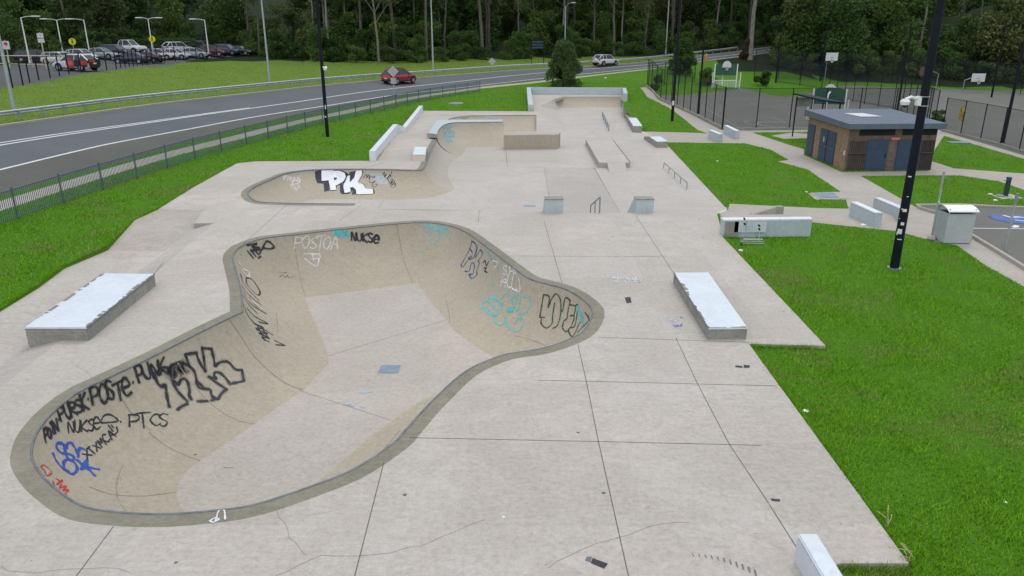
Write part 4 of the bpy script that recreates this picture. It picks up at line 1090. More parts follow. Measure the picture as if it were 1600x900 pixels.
# wheel scuffs and polish marks round the walls and over the deck
SCUFF_D = spray('dark_scuff', (.18, .16, .13), .8, .22); SCUFF_L = spray('pale_scuff', (.60, .56, .50), .8, .35)
rq = random.Random(12)
for i in range(20):
    k = rq.randrange(10, NB - 60); n_ = rq.randrange(8, 34); th = rq.uniform(.35, 1.25); dth = rq.uniform(-.3, .3)
    S = []
    for j in range(n_):
        s_ = ST[(k + j) % (NB - 1)]; t_ = TH0 + (th + dth * j / n_) * .95; h_ = (math.cos(TH0) - math.cos(t_)) / math.cos(TH0); v_ = (math.sin(t_) - math.sin(TH0)) / (1 - math.sin(TH0))
        p_ = Vector((s_[0] + (s_[2] - s_[0]) * h_, s_[1] + (s_[3] - s_[1]) * h_, BD * v_)); q_ = p_ - CAMV
        f_ = q_.y * cP - q_.z * sP; S.append((800 + FOC * q_.x / f_, 450 - FOC * (q_.y * sP + q_.z * cP) / f_))
    graf(BV, [S], rq.uniform(.02, .06), SCUFF_D if i % 2 else SCUFF_L, 'wheel_scuff', bowl, step=4)
SOLIDW = plain('solid_white_spray', (.74, .75, .77), .6, 0, .08, 5); SOLIDB = plain('solid_black_spray', (.016, .018, .035), .6, 0, .3, 5)
# pocket wall
PV = bvh_of([pk_wall])
def F2(L): return fr(490, 255, 10.667, L)
for k, poly in enumerate([[(20, 140), (110, 112), (140, 118), (135, 300), (240, 290), (260, 460), (180, 478), (165, 340), (60, 335), (30, 250)], [(480, 340), (500, 480), (600, 490), (600, 510), (470, 520), (440, 480), (440, 360), (390, 380), (380, 450), (290, 460), (330, 380), (420, 340)], [(600, 150), (700, 128), (700, 230), (610, 330), (580, 250)], [(590, 400), (690, 380), (725, 440), (715, 520), (635, 525), (650, 460)], [(440, 112), (560, 160), (590, 190), (560, 300), (480, 340), (520, 240)]]):
    graf_fill(PV, F2([poly])[0], SOLIDB, 'graffiti_shadow', pocket, lift=.004 + k * .0004, step=1.3)
graf_fill(PV, F2([[(130, 122), (330, 120), (430, 122), (520, 165), (538, 230), (500, 305), (370, 378), (380, 445), (280, 452), (240, 290), (135, 305)]])[0], SOLIDW, 'graffiti_letter', pocket, 'white letter P with black shadow', lift=.009, step=1.3)
graf_fill(PV, F2([[(560, 215), (605, 205), (602, 325), (680, 240), (700, 150), (720, 122), (805, 122), (812, 180), (745, 318), (830, 350), (870, 422), (988, 428), (988, 512), (715, 518), (705, 440), (650, 395), (612, 412), (620, 478), (515, 498), (492, 380), (530, 285)]])[0], SOLIDW, 'graffiti_letter', pocket, 'white letter K with black shadow', lift=.0095, step=1.3)
graf_fill(PV, F2([[(338, 240), (390, 240), (385, 268), (342, 290)]])[0], SOLIDB, 'graffiti_shadow', pocket, lift=.012, step=1.3)
GR_LIFT[0] = .011
graf(PV, F2([[(240, 290), (260, 380), (285, 455), (380, 448)], [(335, 122), (430, 118), (530, 160), (545, 230), (505, 305), (372, 382)], [(815, 125), (815, 180), (748, 320), (830, 350), (872, 422), (992, 426)], [(992, 426), (990, 515), (715, 522)], [(610, 410), (622, 480), (515, 500), (490, 380), (530, 285), (560, 212)], [(135, 305), (240, 292)]]), .05, SP_BLACK, 'graffiti_outline', pocket, step=1.2)
graf_fill(PV, F2([[(930, 175), (1245, 180), (1240, 345), (1060, 345)]])[0], SP_GREY, 'roller_patch', pocket, 'pale grey rolled-over patch', lift=.004, step=1.6)
graf(PV, F2([[(830, 245), (860, 205), (890, 190), (885, 250), (920, 190), (930, 270), (950, 210), (990, 240)], [(920, 290), (960, 330), (1030, 290), (980, 340)], [(1000, 210), (1020, 230), (1000, 240), (1025, 200)], [(970, 360), (1060, 350), (1015, 405), (970, 362)]]) + word('NUKSE', (598, 274), (614, 291), (3, -6)) + F2([[(1305, 135), (1280, 215)], [(1262, 190), (1280, 220), (1310, 205)], [(1280, 370), (1300, 400), (1345, 395), (1365, 340), (1300, 330), (1275, 350), (1360, 350)]]), .042, SP_BLACK, BT, pocket, 'small black tags beside the white letters', step=1.0)
graf(PV, fr(400, 225, 4, [zz(170, 215, 280, 225, 14, 20, 2), [(165, 205), (200, 200), (270, 240), (220, 250)], [(215, 255), (270, 260), (245, 290), (215, 262)], [(225, 240), (250, 285)]]), .05, SP_CHALK, BT, pocket, 'pale tag in the left curve', step=1.2)
EV = bvh_of([ext_wall]); SP_TEAL = spray('faded_teal_spray', (.22, .42, .46), .6, .8)
graf(EV, [zz(691, 202, 706, 198, 9, 2.5, 2), zz(692, 208, 710, 206, 11, 3, 3), zz(693, 214, 709, 213, 10, 3, 4), zz(697, 220, 706, 221, 6, 3, 5)], .20, SP_TEAL, 'paint_patch', ext, 'faded turquoise patch', step=1.2)
graf(EV, [zz(698, 203, 703, 203, 4, 1.2, 7)], .16, spray('faded_orange_spray', (.45, .30, .17), .6, .8), 'paint_patch', ext, step=1)
# paint and tape on the near deck
DV = bvh_of([deck])
graf_fill(DV, [(976, 465), (985, 464), (987, 473), (979, 474)], SP_BLACK, 'tape_patch', deck, step=1.5)
for q in ([(917, 870), (925, 870), (923, 879), (914, 876)], [(926, 872), (950, 881), (944, 889), (923, 880)], [(1149, 571), (1160, 572), (1160, 575), (1149, 574)], [(1162, 570), (1172, 571), (1171, 575), (1162, 575)], [(1204, 779), (1219, 780), (1219, 784), (1206, 783)]):
    graf_fill(DV, q, SP_OLD if q[0][0] < 925 else SP_BLACK, 'tape_patch', deck, step=2)
graf(DV, [zz(1053, 510, 1066, 508, 8, 2.5, 1)], .05, SP_PURPLE, 'paint_mark', deck, step=1.5)
graf(DV, [zz(1040, 500, 1056, 502, 8, 2, 2), zz(1062, 495, 1070, 497, 8, 2, 3), zz(978, 510, 984, 510, 4, 1, 3)], .035, SP_PALE, 'paint_mark', deck, step=1.5)
graf(DV, [zz(948, 432, 1003, 437, 50, 5, 11), zz(955, 440, 1000, 440, 30, 3, 12), zz(978, 442, 988, 446, 10, 2, 13)], .022, SP_CHALK, 'chalk_mark', deck, step=2.5)
for i in range(22):
    f = i / 21; x, y = 1083 + 102 * f, 868 + 4 * f + 26 * f * f
    graf(DV, [[(x - 1, y - 2 - 2 * f), (x + 1, y + 2 + 2 * f)]], .018 + .02 * f, SP_OLD, 'skid_mark', deck, smooth=False) if i % 2 == 0 else None
RV = bvh_of([o for o in COL.objects if o.name.startswith('rim_band')])
graf(RV, [[(337, 815), (342, 799), (350, 797), (352, 812)], [(329, 814), (336, 810), (342, 813), (333, 817), (328, 814)], [(386, 790), (392, 788)]], .03, SP_WHITE, BT, bowl, step=1.2)
for i in range(16):
    px_, py_ = rq.uniform(520, 1250), rq.uniform(560, 890); a_ = rq.uniform(0, 3.1); l_ = rq.uniform(12, 70)
    graf(DV, [[(px_, py_), (px_ + l_ * .5 * math.cos(a_) + rq.uniform(-4, 4), py_ + l_ * .3 * math.sin(a_)), (px_ + l_ * math.cos(a_), py_ + l_ * .5 * math.sin(a_))]], rq.uniform(.02, .05), SCUFF_L, 'wheel_scuff', deck, step=5)
FV = bvh_of([bowl_floor])
graf(FV, [zz(540, 632, 553, 634, 10, 2.5, 4), zz(560, 614, 582, 612, 8, 2, 6), zz(563, 637, 570, 637, 4, 1, 6)], .04, SP_PALE, 'paint_mark', bowl, step=1.5)
graf(FV, [[(350, 730), (358, 731), (364, 731)]], .03, spray('faint_red', (.5, .25, .22)), 'paint_mark', bowl)
# black marks on the whitewashed edge wall
WV = bvh_of([o for o in COL.objects if o.parent == lw])
graf(WV, [[(607, 214), (606, 219), (611, 219)], [(609, 216), (612, 215)], [(616, 203), (616, 210)], [(613, 206), (617, 202)], [(624, 200), (623, 206)], [(634, 201), (634, 204)], [(607, 222), (607, 227)], [(642, 188), (643, 184)], [(590, 232), (589, 240)]], .1, SP_BLACK, BT, lw, smooth=False, step=1)
# ------------------------------------------------------------------ kerbs, fences, barriers
def kerb_strip(line, w, h, name='kerb'):
    L = [np.array(p) for p in dense(line, 1.5)]
    rows = []
    for i, p in enumerate(L):
        t = L[min(i + 1, len(L) - 1)] - L[max(i - 1, 0)]; t = t / np.linalg.norm(t); n = np.array([-t[1], t[0]])
        z = T(float(p[0]), float(p[1])); a, b = p - n * w / 2, p + n * w / 2
        rows.append([(*a, z - .1), (*a, z + h * .85), (*(a + n * .03), z + h), (*b, z + h), (*b, z - .15)])
    o = MB().loft(rows).build(name, PATH); o['kind'] = 'structure'; return o
kerb_strip(offs([(-30, 14.15), (57, 14.2), (73, 13.55), (93, 12.15), (114, 9.25), (130, 5.35), (150, 5.35)]), .18, .13)
bayk = [g2(*p) for p in [(1900, 601), (1650, 452), (1562, 397), (1473, 343), (1432, 322.5), (1500, 322), (1560, 325), (1640, 328)]]
kerb_strip(bayk, .16, .13)

def along(line, step):
    P = [np.array(p, float) for p in line]; s = [0]
    for a, b in zip(P[:-1], P[1:]): s.append(s[-1] + np.linalg.norm(b - a))
    n = max(1, int(round(s[-1] / step)))
    q = np.linspace(0, s[-1], n + 1)
    return [np.array([np.interp(v, s, [p[0] for p in P]), np.interp(v, s, [p[1] for p in P])]) for v in q]
# tubular pool-type fence along the road path
fl = [tuple(CV[i, :2]) for i in range(len(CV)) if 8 < CV[i, 1] < 96.3]
posts = along(fl, 3.0)
tf = empty('tubular_fence', (*posts[0], T(*map(float, posts[0]))), 0, 'long blue-grey tubular steel fence between the left lawn and the roadside path', 'fence')
FO = Vector(tf.location)
def fz(p): return T(float(p[0]), float(p[1])) - FO.z
for p in posts:
    z = fz(p); MB().box((p[0] - FO.x, p[1] - FO.y, z + .67), (.05, .05, 1.34), math.atan2(.97, .23)).build('post', FENCEM, tf)
for a, b_ in zip(posts[:-1], posts[1:]):
    b = MB(); za, zb = fz(a), fz(b_)
    L = lambda f, h: (a[0] + (b_[0] - a[0]) * f - FO.x, a[1] + (b_[1] - a[1]) * f - FO.y, za + (zb - za) * f + h)
    for h in (1.24, .12): b.tube([L(.012, h), L(.988, h)], .024, 6)
    near = a[1] < 60
    nb_ = 26
    for i in range(1, nb_): b.tube([L(i / nb_, .13), L(i / nb_, 1.235)], .0145, 4, cap=False)
    b.build('panel', FENCEM, tf)

# W-beam crash barrier on the far verge
gl = offs([(-30, 14.9), (57, 14.95), (73, 14.3), (93, 12.9), (114, 10.0), (130, 6.1), (143, 6.1)])
gp_ = along(gl, 2.0)
cb = empty('crash_barrier', (*gp_[0], T(*map(float, gp_[0]))), 0, 'long galvanised crash barrier along the far side of the road', 'crash barrier')
rows = []
prof = [(0, .78), (-.07, .74), (-.07, .68), (-.01, .63), (-.07, .57), (-.07, .51), (0, .46), (.02, .47), (.02, .77)]
GO = Vector(cb.location)
for i, p in enumerate(gp_):
    t = gp_[min(i + 1, len(gp_) - 1)] - gp_[max(i - 1, 0)]; t = t / np.linalg.norm(t); n = np.array([-t[1], t[0]])
    z = T(float(p[0]), float(p[1])) - GO.z
    rows.append([(p[0] + n[0] * o - GO.x, p[1] + n[1] * o - GO.y, z + h) for o, h in prof])
MB().loft(rows, closed=True).build('rail', GALV, cb, smooth=30)
pl_ = [p for p in gp_ if p[1] > 30]
for k, p in enumerate(pl_[:99]):
    z = T(float(p[0]), float(p[1])) - GO.z
    MB().box((p[0] + .1 - GO.x, p[1] + .12 - GO.y, z + .33), (.12, .12, .8), .4).build('post', GALVD, cb)

# chain-link material: wire pattern in metres along and up the fence
def chain_mat(name, c, wire=0.2, s=0.09):
    m, nt, ln, b = newmat(name)
    uv = nt.new('ShaderNodeUVMap'); sep = nt.new('ShaderNodeSeparateXYZ'); ln.new(uv.outputs[0], sep.inputs[0])
    def M(op, a, bb=None):
        n = nt.new('ShaderNodeMath'); n.operation = op
        for i, v in enumerate((a, bb)):
            if v is None: continue
            if hasattr(v, 'links'): ln.new(v, n.inputs[i])
            else: n.inputs[i].default_value = v
        return n.outputs[0]
    outs = []
    for op in ('ADD', 'SUBTRACT'):
        q = M('FRACT', M('DIVIDE', M(op, sep.outputs[0], sep.outputs[1]), s))
        outs.append(M('LESS_THAN', q, wire))
    al = M('MAXIMUM', *outs)
    b.inputs['Base Color'].default_value = col(c); b.inputs['Roughness'].default_value = .6
    ln.new(al, b.inputs['Alpha'])
    return m
CHAIN = chain_mat('black_chain_wire', (.010, .013, .018), .15); CHAIN2 = chain_mat('far_chain_wire', (.010, .013, .018), .13)
def mesh_fence(name, label, line, h, step, mat, postr=.045, rails=(1.0,), plinth=0, group=None, cat='fence', ptop=.05):
    P = along(line, step)
    P = [(float(p[0]), float(p[1])) for p in P]
    r = empty(name, (*P[0], T(*P[0])), 0, label, cat, group); O = Vector(r.location)
    loc = lambda p, z: (p[0] - O.x, p[1] - O.y, T(*p) - O.z + z)
    for p in P: MB().tube([loc(p, -.1), loc(p, h + ptop)], postr, 6).build('post', BLACK, r)
    me_v, me_f, uvs = [], [], []; u = 0
    for a, b in zip(P[:-1], P[1:]):
        l = math.dist(a, b); n = len(me_v)
        me_v += [loc(a, .05), loc(b, .05), loc(b, h), loc(a, h)]; me_f.append((n, n + 1, n + 2, n + 3)); uvs += [(u, 0), (u + l, 0), (u + l, h), (u, h)]; u += l
    me = bpy.data.meshes.new('wire_mesh'); me.from_pydata(me_v, [], me_f)
    ul = me.uv_layers.new(name='UVMap'); ul.data.foreach_set('uv', [c for q in uvs for c in q])
    link_mesh('wire_mesh', me, mat, r)
    for f in rails:
        MB().tube([loc(p, h * f) for p in P], .024, 6).build('rail', BLACK, r)
    if plinth:
        b = MB()
        for a, q in zip(P[:-1], P[1:]):
            t = np.array(q) - np.array(a); t /= np.linalg.norm(t); n = np.array([-t[1], t[0]]) * .1
            A, Q = np.array(a), np.array(q)
            b.prism([tuple(A - n - [O.x, O.y]), tuple(Q - n - [O.x, O.y]), tuple(Q + n - [O.x, O.y]), tuple(A + n - [O.x, O.y])], [T(*a) - O.z - .2, T(*q) - O.z - .2, T(*q) - O.z - .2, T(*a) - O.z - .2], [T(*a) - O.z + plinth, T(*q) - O.z + plinth, T(*q) - O.z + plinth, T(*a) - O.z + plinth])
        b.build('plinth', RAW, r)
    return r
P2 = lambda L: [g2(x, y) for x, y in L]
mesh_fence('court_fence', 'tall black wire fence beside the path from the tree to the court corner', P2([(1011, 136.5), (1128, 202)]), 3.8, 3.0, CHAIN, plinth=.28)
mesh_fence('court_fence', 'tall black wire fence behind the brick toilet block facing the skatepark', P2([(1129, 202.3), (1262, 202.5)]) + [(33.2, 71.1), (38.9, 70.6)], 3.8, 3.4, CHAIN, plinth=.22)
mesh_fence('court_fence', 'black wire fence on the right edge, carrying the colourful sign', P2([(1472, 205), (1550, 224), (1612, 243)]) + [(38, 50), (37.3, 42)], 3.0, 3.2, CHAIN, plinth=.2)
mesh_fence('court_fence', 'black wire fence dividing the two courts', P2([(1213, 129), (1282, 138), (1337, 160), (1402, 172)]) + [(39.8, 71.2)], 3.6, 3.4, CHAIN2, rails=(1.0, .06))
mesh_fence('court_fence', 'far black wire fence along the foot of the wooded hill', P2([(1178, 121), (1215, 124), (1300, 126), (1420, 132), (1640, 152)]), 4.2, 3.6, CHAIN2, rails=(1.0, .5))
mesh_fence('court_fence', 'black wire fence at the back of the first court, joining the left fence', P2([(1013, 135), (1085, 128), (1140, 132)])[:2], 3.2, 3.0, CHAIN2)
cpl = P2([(-30, 146), (30, 136), (52, 127), (74, 123), (94, 118.5), (118, 114), (143, 113), (182, 108), (215, 103), (250, 98), (290, 95), (340, 91.5)])
mesh_fence('chain_fence', 'black chain fence in front of the parked cars on the left', cpl, 2.0, 2.3, chain_mat('thin_chain_wire', (.010, .013, .018), .05), .06)

# ------------------------------------------------------------------ poles and lights
def post_to(px_b, h, r0, r1, mat, name='pole', parent=None, n=12):
    return MB().tube([(0, 0, -.1), (0, 0, h)], [r0, r1], n).build(name, mat, parent, smooth=True)
def black_pole(label, px, h=11.5, r=.13):
    x, y, z = gp(*px)
    o = empty('light_pole', (x, y, z), 0, label, 'light pole', 'black light poles around the skatepark')
    post_to(px, h, r, r * .8, BLACK, 'pole', o)
    MB().tube([(0, 0, -.02), (0, 0, .05)], r * 1.5, 12).build('base_collar', GALVD, o)
    hd = MB(); hd.tube([(0, 0, h), (.2, -1.2, h + .15)], .05, 8); hd.build('arm', BLACK, o)
    MB().box((.27, -1.6, h + .17), (.4, .8, .14), .15).build('lamp_head', BLACK, o)
    return o
bp1 = black_pole('nearest thick black pole with white stickers, on the right lawn', (1397, 420), 10.5, .15)
bp2 = black_pole('black pole with a small white camera, on the left lawn by the fence', (512, 215), 11.5, .135)
bp3 = black_pole('black pole beside the court path with a white notice near its foot', (1050, 190), 11.5, .14)
def camera_dome(o, z, side, big=1.0):
    b = MB(); b.box((.16 * side, 0, z), (.14, .16, .3 * big)); b.tube([(.2 * side, 0, z + .06), (.45 * side, -.05, z + .12), (.6 * side, -.05, z + .05)], .05 * big, 8)
    b.build('camera_bracket', WHITE, o)
    b = MB(); b.tube([(.6 * side, -.05, z + .06), (.6 * side, -.05, z - .02), (.6 * side, -.05, z - .12)], [.1 * big, .16 * big, .13 * big], 12); b.build('camera', WHITE, o, smooth=True)
    MB().tube([(.6 * side, -.05, z - .122), (.6 * side, -.05, z - .18), (.6 * side, -.05, z - .22)], [.1 * big, .09 * big, .03], 12).build('camera_dome', GLASSM, o, smooth=True)
camera_dome(bp1, 5.55, -1, .95)
b = MB()
for zz_ in (5.4, 5.68): b.tube([(.158 * math.cos(a), .158 * math.sin(a), zz_) for a in np.linspace(0, 2 * math.pi, 13)], .012, 5)
b.build('strap', GALV, bp1)
MB().box((.2, -.05, 5.1), (.3, .1, .1)).build('camera_bracket', WHITE, bp2)
MB().tube([(.3, -.1, 5.05), (.3, -.45, 5.0)], .11, 10).build('camera', WHITE, bp2, smooth=True)
rr = random.Random(4)
STK = plain('sticker_paper', (.7, .7, .68), .6, 0, .1)
def sticker(o, z, a, w, h, r, m=STK):
    b = MB(); n = 4
    b.loft([[((r + .004) * math.cos(a + (k / n - .5) * w / r), (r + .004) * math.sin(a + (k / n - .5) * w / r), z_) for k in range(n + 1)] for z_ in (z, z + h)])
    return b.build('sticker', m, o)
for z, da, w, h in ((3.15, -.1, .1, .04), (2.0, .1, .12, .1), (2.05, -.5, .04, .06), (1.75, -.7, .03, .03), (1.55, .1, .1, .1), (1.25, -.2, .14, .17), (1.2, -.7, .04, .12), (1.05, .05, .13, .03), (2.5, .2, .05, .03)):
    sticker(bp1, z, -math.pi / 2 - .5 + da, w, h, .148 - .003 * z)
sticker(bp3, 1.55, -math.pi / 2 - .3, .2, .42, .137)
sticker(bp2, 1.5, -math.pi / 2, .1, .1, .131); sticker(bp2, 2.1, -math.pi / 2 + .3, .08, .3, .13)

def lamp_post(name, label, px, h, r, mat, arms=(), group=None, head=(.7, .25, .12), up=.35):
    x, y, z = gp(*px)
    o = empty(name, (x, y, z), 0, label, 'street lamp', group)
    post_to(px, h, r, r * .62, mat, 'pole', o, 8)
    MB().tube([(0, 0, -.02), (0, 0, .5)], r * 1.35, 8).build('base', mat, o)
    for ax, ay in arms:
        l = math.hypot(ax, ay)
        MB().tube([(0, 0, h - .05), (ax * .5, ay * .5, h + up * .8), (ax, ay, h + up)], .035, 6).build('arm', mat, o)
        MB().box((ax * (1 + .3 / l), ay * (1 + .3 / l), h + up), head, math.atan2(ay, ax)).build('lamp_head', WHITE, o, bevel=.04)
    return o
G1 = 'galvanised street lamps along the road'
lamp_post('street_lamp', 'nearest galvanised street lamp, at the far left of the barrier', (24, 179), 10.5, .13, GALV, [(2.2, -.4)], G1)
lamp_post('street_lamp', 'galvanised street lamp on the verge left of the red car', (422, 133), 11, .12, GALV, [(2.2, -.8)], G1)
lamp_post('street_lamp', 'galvanised street lamp on the verge just right of the red car', (677, 110), 11, .13, GALV, [(1.8, -1.4)], G1)
lamp_post('street_lamp', 'street lamp with a curved top, behind the cone shaped tree', (882, 100), 9.2, .11, GALV, [(1.0, -.3)], G1, up=.5)
lamp_post('street_lamp', 'farthest street lamp, left of the tree behind the court fence', (1040, 84), 13, .13, GALV, [(1.2, -1.0)], G1)
G2 = 'white lamps in the car park'
def carlamp(label, px, top, arms): 
    x, y, z = gp(*px)
    h = max(3.5, aty(top[0], top[1], y)[2] - z)
    lamp_post('car_park_lamp', label, px, h, .10, WHITE, arms, G2, (1.0, .42, .14), .12)
carlamp('leftmost car park lamp, single arm pointing right', (47, 99), (35, 27), [(1.6, 0)])
carlamp('double headed car park lamp behind the white van', (98, 82), (88, 31), [(-1.5, 0), (1.5, 0)])
carlamp('single arm car park lamp behind the silver cars', (140, 83), (131, 31), [(-1.6, 0)])
carlamp('double headed car park lamp in front of the hedge', (239, 82), (229, 29), [(-1.1, 0), (1.3, .2)])
carlamp('rightmost car park lamp, standing beside the maroon car', (327, 90), (319, 31), [(-1.5, 0)])
G3 = 'black floodlight poles around the courts'
def flood(label, px, top, side=1):
    x, y, z = gp(*px); h = aty(top[0], top[1], y)[2] - z
    o = empty('floodlight_pole', (x, y, z), 0, label, 'floodlight', G3)
    post_to(px, h, .13, .09, BLACK, 'pole', o, 8)
    MB().tube([(0, 0, h - .1), (side * 1.0, 0, h + .05)], .05, 6).build('arm', BLACK, o)
    MB().box((side * 1.5, 0, h + .08), (1.1, .5, .14), .1).build('lamp_head', BLACK, o, bevel=.03)
flood('floodlight pole on the left court fence, near the half court hoop', (1091, 178), (1101, 43))
flood('floodlight pole at the far corner of the courts, left of the white backboard', (1212, 129), (1224, 36), -1)
flood('floodlight pole beside the white backboard of the far court', (1281, 127), (1290, 36))
flood('floodlight pole behind the toilet block roof', (1402, 173), (1414, 42), 1)
flood('tall floodlight pole at the right court gate', (1567, 223), (1612, -40), -1)
flood('floodlight pole behind the right white backboard', (1549, 152), (1566, 38), 1)

# ------------------------------------------------------------------ signs
def sign_post(name, label, px, h, plates, r=.035, mat=GALV, cat='sign', group=None):
    x, y, z = gp(*px)
    o = empty(name, (x, y, z), math.atan2(-x, y) * 1.0, label, cat, group)
    MB().tube([(0, 0, -.1), (0, 0, h)], r, 8).build('post', mat, o, smooth=True)
    for nm, poly, zc, m in plates:
        b = MB(); n = len(poly)
        b.add([(p[0], -.05, zc + p[1]) for p in poly] + [(p[0], -.03, zc + p[1]) for p in poly], [tuple(range(n)), tuple(range(2 * n - 1, n - 1, -1))] + [(i, n + i, n + (i + 1) % n, (i + 1) % n) for i in range(n)])
        b.build(nm, m, o)
    return o
rect = lambda w, h: [(-w / 2, -h / 2), (w / 2, -h / 2), (w / 2, h / 2), (-w / 2, h / 2)]
circ = lambda r, n=20: [(r * math.cos(2 * math.pi * k / n), r * math.sin(2 * math.pi * k / n)) for k in range(n)]
diam = lambda s: [(0, -s), (s, 0), (0, s), (-s, 0)]
ALU = plain('bare_aluminium', (.42, .43, .42), .5, .4, .12, 4); YEL = plain('yellow_green_sign', (.62, .62, .02), .5, 0, .05); SWH = plain('sign_white', (.6, .6, .6), .5, 0, .08); SRED = plain('sign_red', (.5, .04, .04), .5)
sign_post('road_sign', 'back of a diamond sign with a square plate below, in front of the red car', (616, 150), 3.1, [('diamond_plate', diam(.62), 2.65, ALU), ('lower_plate', rect(.62, .62), 1.62, ALU)], .04)
sign_post('road_sign', 'back of a diamond sign alone on the far verge, near the cone shaped tree', (769, 110.5), 1.9, [('diamond_plate', diam(.58), 1.35, ALU)], .04)
def ped(o, s, zc):                                      # walking figure on the yellow signs
    b = MB(); b.disc((0, -.062, zc + .2 * s), .06 * s, (0, 1, 0), 10, th=.006)
    for q in ([(0, .13), (0, -.02)], [(0, -.02), (-.1, -.22)], [(0, -.02), (.1, -.22)], [(0, .1), (-.1, .0)], [(0, .1), (.1, .02)]):
        b.tube([(q[0][0] * s, -.06, zc + q[0][1] * s), (q[1][0] * s, -.06, zc + q[1][1] * s)], .025 * s, 5)
    b.build('pictogram', BLACK, o)
for lb, px, ty in (('yellow round pedestrian sign behind the white van', (117, 87), 65), ('yellow round pedestrian sign above the hedge', (241, 84), 61)):
    x, y, z = gp(*px); zc = aty(px[0], ty, y)[2] - z
    o = sign_post('pedestrian_sign', lb, px, zc + .3, [('disc', circ(.46), zc, YEL)], .04); ped(o, 1.3, zc)
o = sign_post('parking_sign', 'white parking sign at the far left, above a yellow barrier', (16, 103), 3.0, [('plate', rect(.75, .95), 2.4, SWH), ('red_symbol', [(x, y) for x, y in circ(.2)], 2.55, SRED)], .05, plain('cream_post', (.5, .48, .3), .6))
o.children[-1].location.y = -.012
o = sign_post('parking_sign', 'white two-part parking sign standing behind the white and red car', (73, 108), 3.9, [('plate', rect(.62, .5), 3.55, SWH), ('plate', rect(.62, .42), 3.02, SWH)], .06, MATS['cream_post'])
# yellow boom barrier at the car park entry
x, y, z = gp(30, 106)
yb = empty('boom_barrier', (x, y, z), 0, 'pale yellow pipe barrier at the left of the car park', 'barrier')
MB().tube([(-4, -.5, 1.35), (5.2, 1.2, 1.3)], .05, 6).build('top_rail', MATS['cream_post'], yb); MB().tube([(-4, -.5, .55), (5.2, 1.2, .2)], .05, 6).build('lower_rail', MATS['cream_post'], yb)
for k in (-2.8, -.8, 1.6, 4.6): MB().tube([(k, -.3 + k * .18, -.1), (k, -.3 + k * .18, 1.36)], .05, 6).build('post', MATS['cream_post'], yb)
MB().tube([(3.0, .7, .3), (4.2, 1.0, 1.25)], .04, 6).build('brace', MATS['cream_post'], yb)
# framed board sign on two posts
x, y, z = gp(840, 100.5)
o = empty('board_sign', (x, y, z), -.05, 'dark framed board sign with a curved top, left of the cone shaped tree', 'sign')
for s in (-1, 1): MB().tube([(s * 1.0, 0, -.2), (s * 1.0, 0, 3.9)], .06, 6).build('post', BLACK, o)
MB().tube([(-1, 0, 3.9), (-.5, 0, 4.12), (.5, 0, 4.12), (1, 0, 3.9)], .06, 6).build('curved_top', BLACK, o)
for k in range(3): MB().box((0, 0, 3.55 - k * .45), (1.9, .06, .22)).build('slat', NAVY, o)

# ------------------------------------------------------------------ toilet block
def brick_mat(name, c1, c2, mortar, sc=1.0):
    m, nt, ln, b = newmat(name)
    t = nt.new('ShaderNodeUVMap'); br = nt.new('ShaderNodeTexBrick')
    br.inputs['Scale'].default_value = 1.0 * sc; br.inputs['Brick Width'].default_value = .23; br.inputs['Row Height'].default_value = .086; br.inputs['Mortar Size'].default_value = .012
    br.inputs['Color1'].default_value = col(c1); br.inputs['Color2'].default_value = col(c2); br.inputs['Mortar'].default_value = col(mortar); br.inputs['Bias'].default_value = -.1
    ln.new(t.outputs[0], br.inputs['Vector'])
    co = coords(nt, ln); f = noise_node(nt, ln, co, 2.2, 5, .7)
    k = mixc(nt, ln, .35, br.outputs[0], ramp(nt, ln, f, [(.3, tuple(x * .5 for x in c1)), (.7, tuple(min(1, x * 1.5) for x in c2))]))
    ln.new(k, b.inputs['Base Color']); b.inputs['Roughness'].default_value = .9
    bump(nt, ln, b, br.outputs['Fac'], -.4, .01)
    return m
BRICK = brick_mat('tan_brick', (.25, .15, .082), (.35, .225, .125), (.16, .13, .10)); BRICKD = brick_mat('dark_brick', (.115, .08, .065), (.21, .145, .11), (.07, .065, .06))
def uv_wall(name, p, q, z0, z1, mat, parent, th=.0):
    """upright wall face from p to q (plan) with brick-scale UVs"""
    l = math.dist(p, q); me = bpy.data.meshes.new(name)
    me.from_pydata([(*p, z0), (*q, z0), (*q, z1), (*p, z1)], [], [(0, 1, 2, 3)])
    u = me.uv_layers.new(name='UVMap'); u.data.foreach_set('uv', [0, 0, l, 0, l, z1 - z0, 0, z1 - z0])
    return link_mesh(name, me, mat, parent)
cn, cl, cr = Vector(gp(1318, 267)), Vector(gp(1258, 240)), Vector(gp(1454, 265.5))
tb = empty('toilet_block', cn, 0, 'small brick toilet block with navy doors and a flat blue-grey roof', 'building')
A = Vector((0, 0)); Bl = (cl - cn).xy; Br = (cr - cn).xy
ul, ur = Bl.normalized(), Br.normalized()
WH = 2.75
zf = LOW - .1 - cn.z
D = Bl + Br
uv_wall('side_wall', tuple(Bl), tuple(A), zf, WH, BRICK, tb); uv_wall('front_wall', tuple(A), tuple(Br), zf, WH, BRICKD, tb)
uv_wall('side_wall', tuple(Br), tuple(D), zf, WH, BRICK, tb); uv_wall('rear_wall', tuple(D), tuple(Bl), zf, WH, BRICK, tb)
ov = .45
rp = [tuple(A - ul * .5 - ur * .25), tuple(Br + ur * .3 - ul * .5), tuple(D + ur * .3 + ul * ov), tuple(Bl + ul * ov - ur * .3)]
MB().prism(rp, WH + .02, [WH + .36, WH + .36, WH + .5, WH + .5]).build('roof', ROOFM, tb, bevel=.015)
rr_ = [rp[i] for i in range(4)]
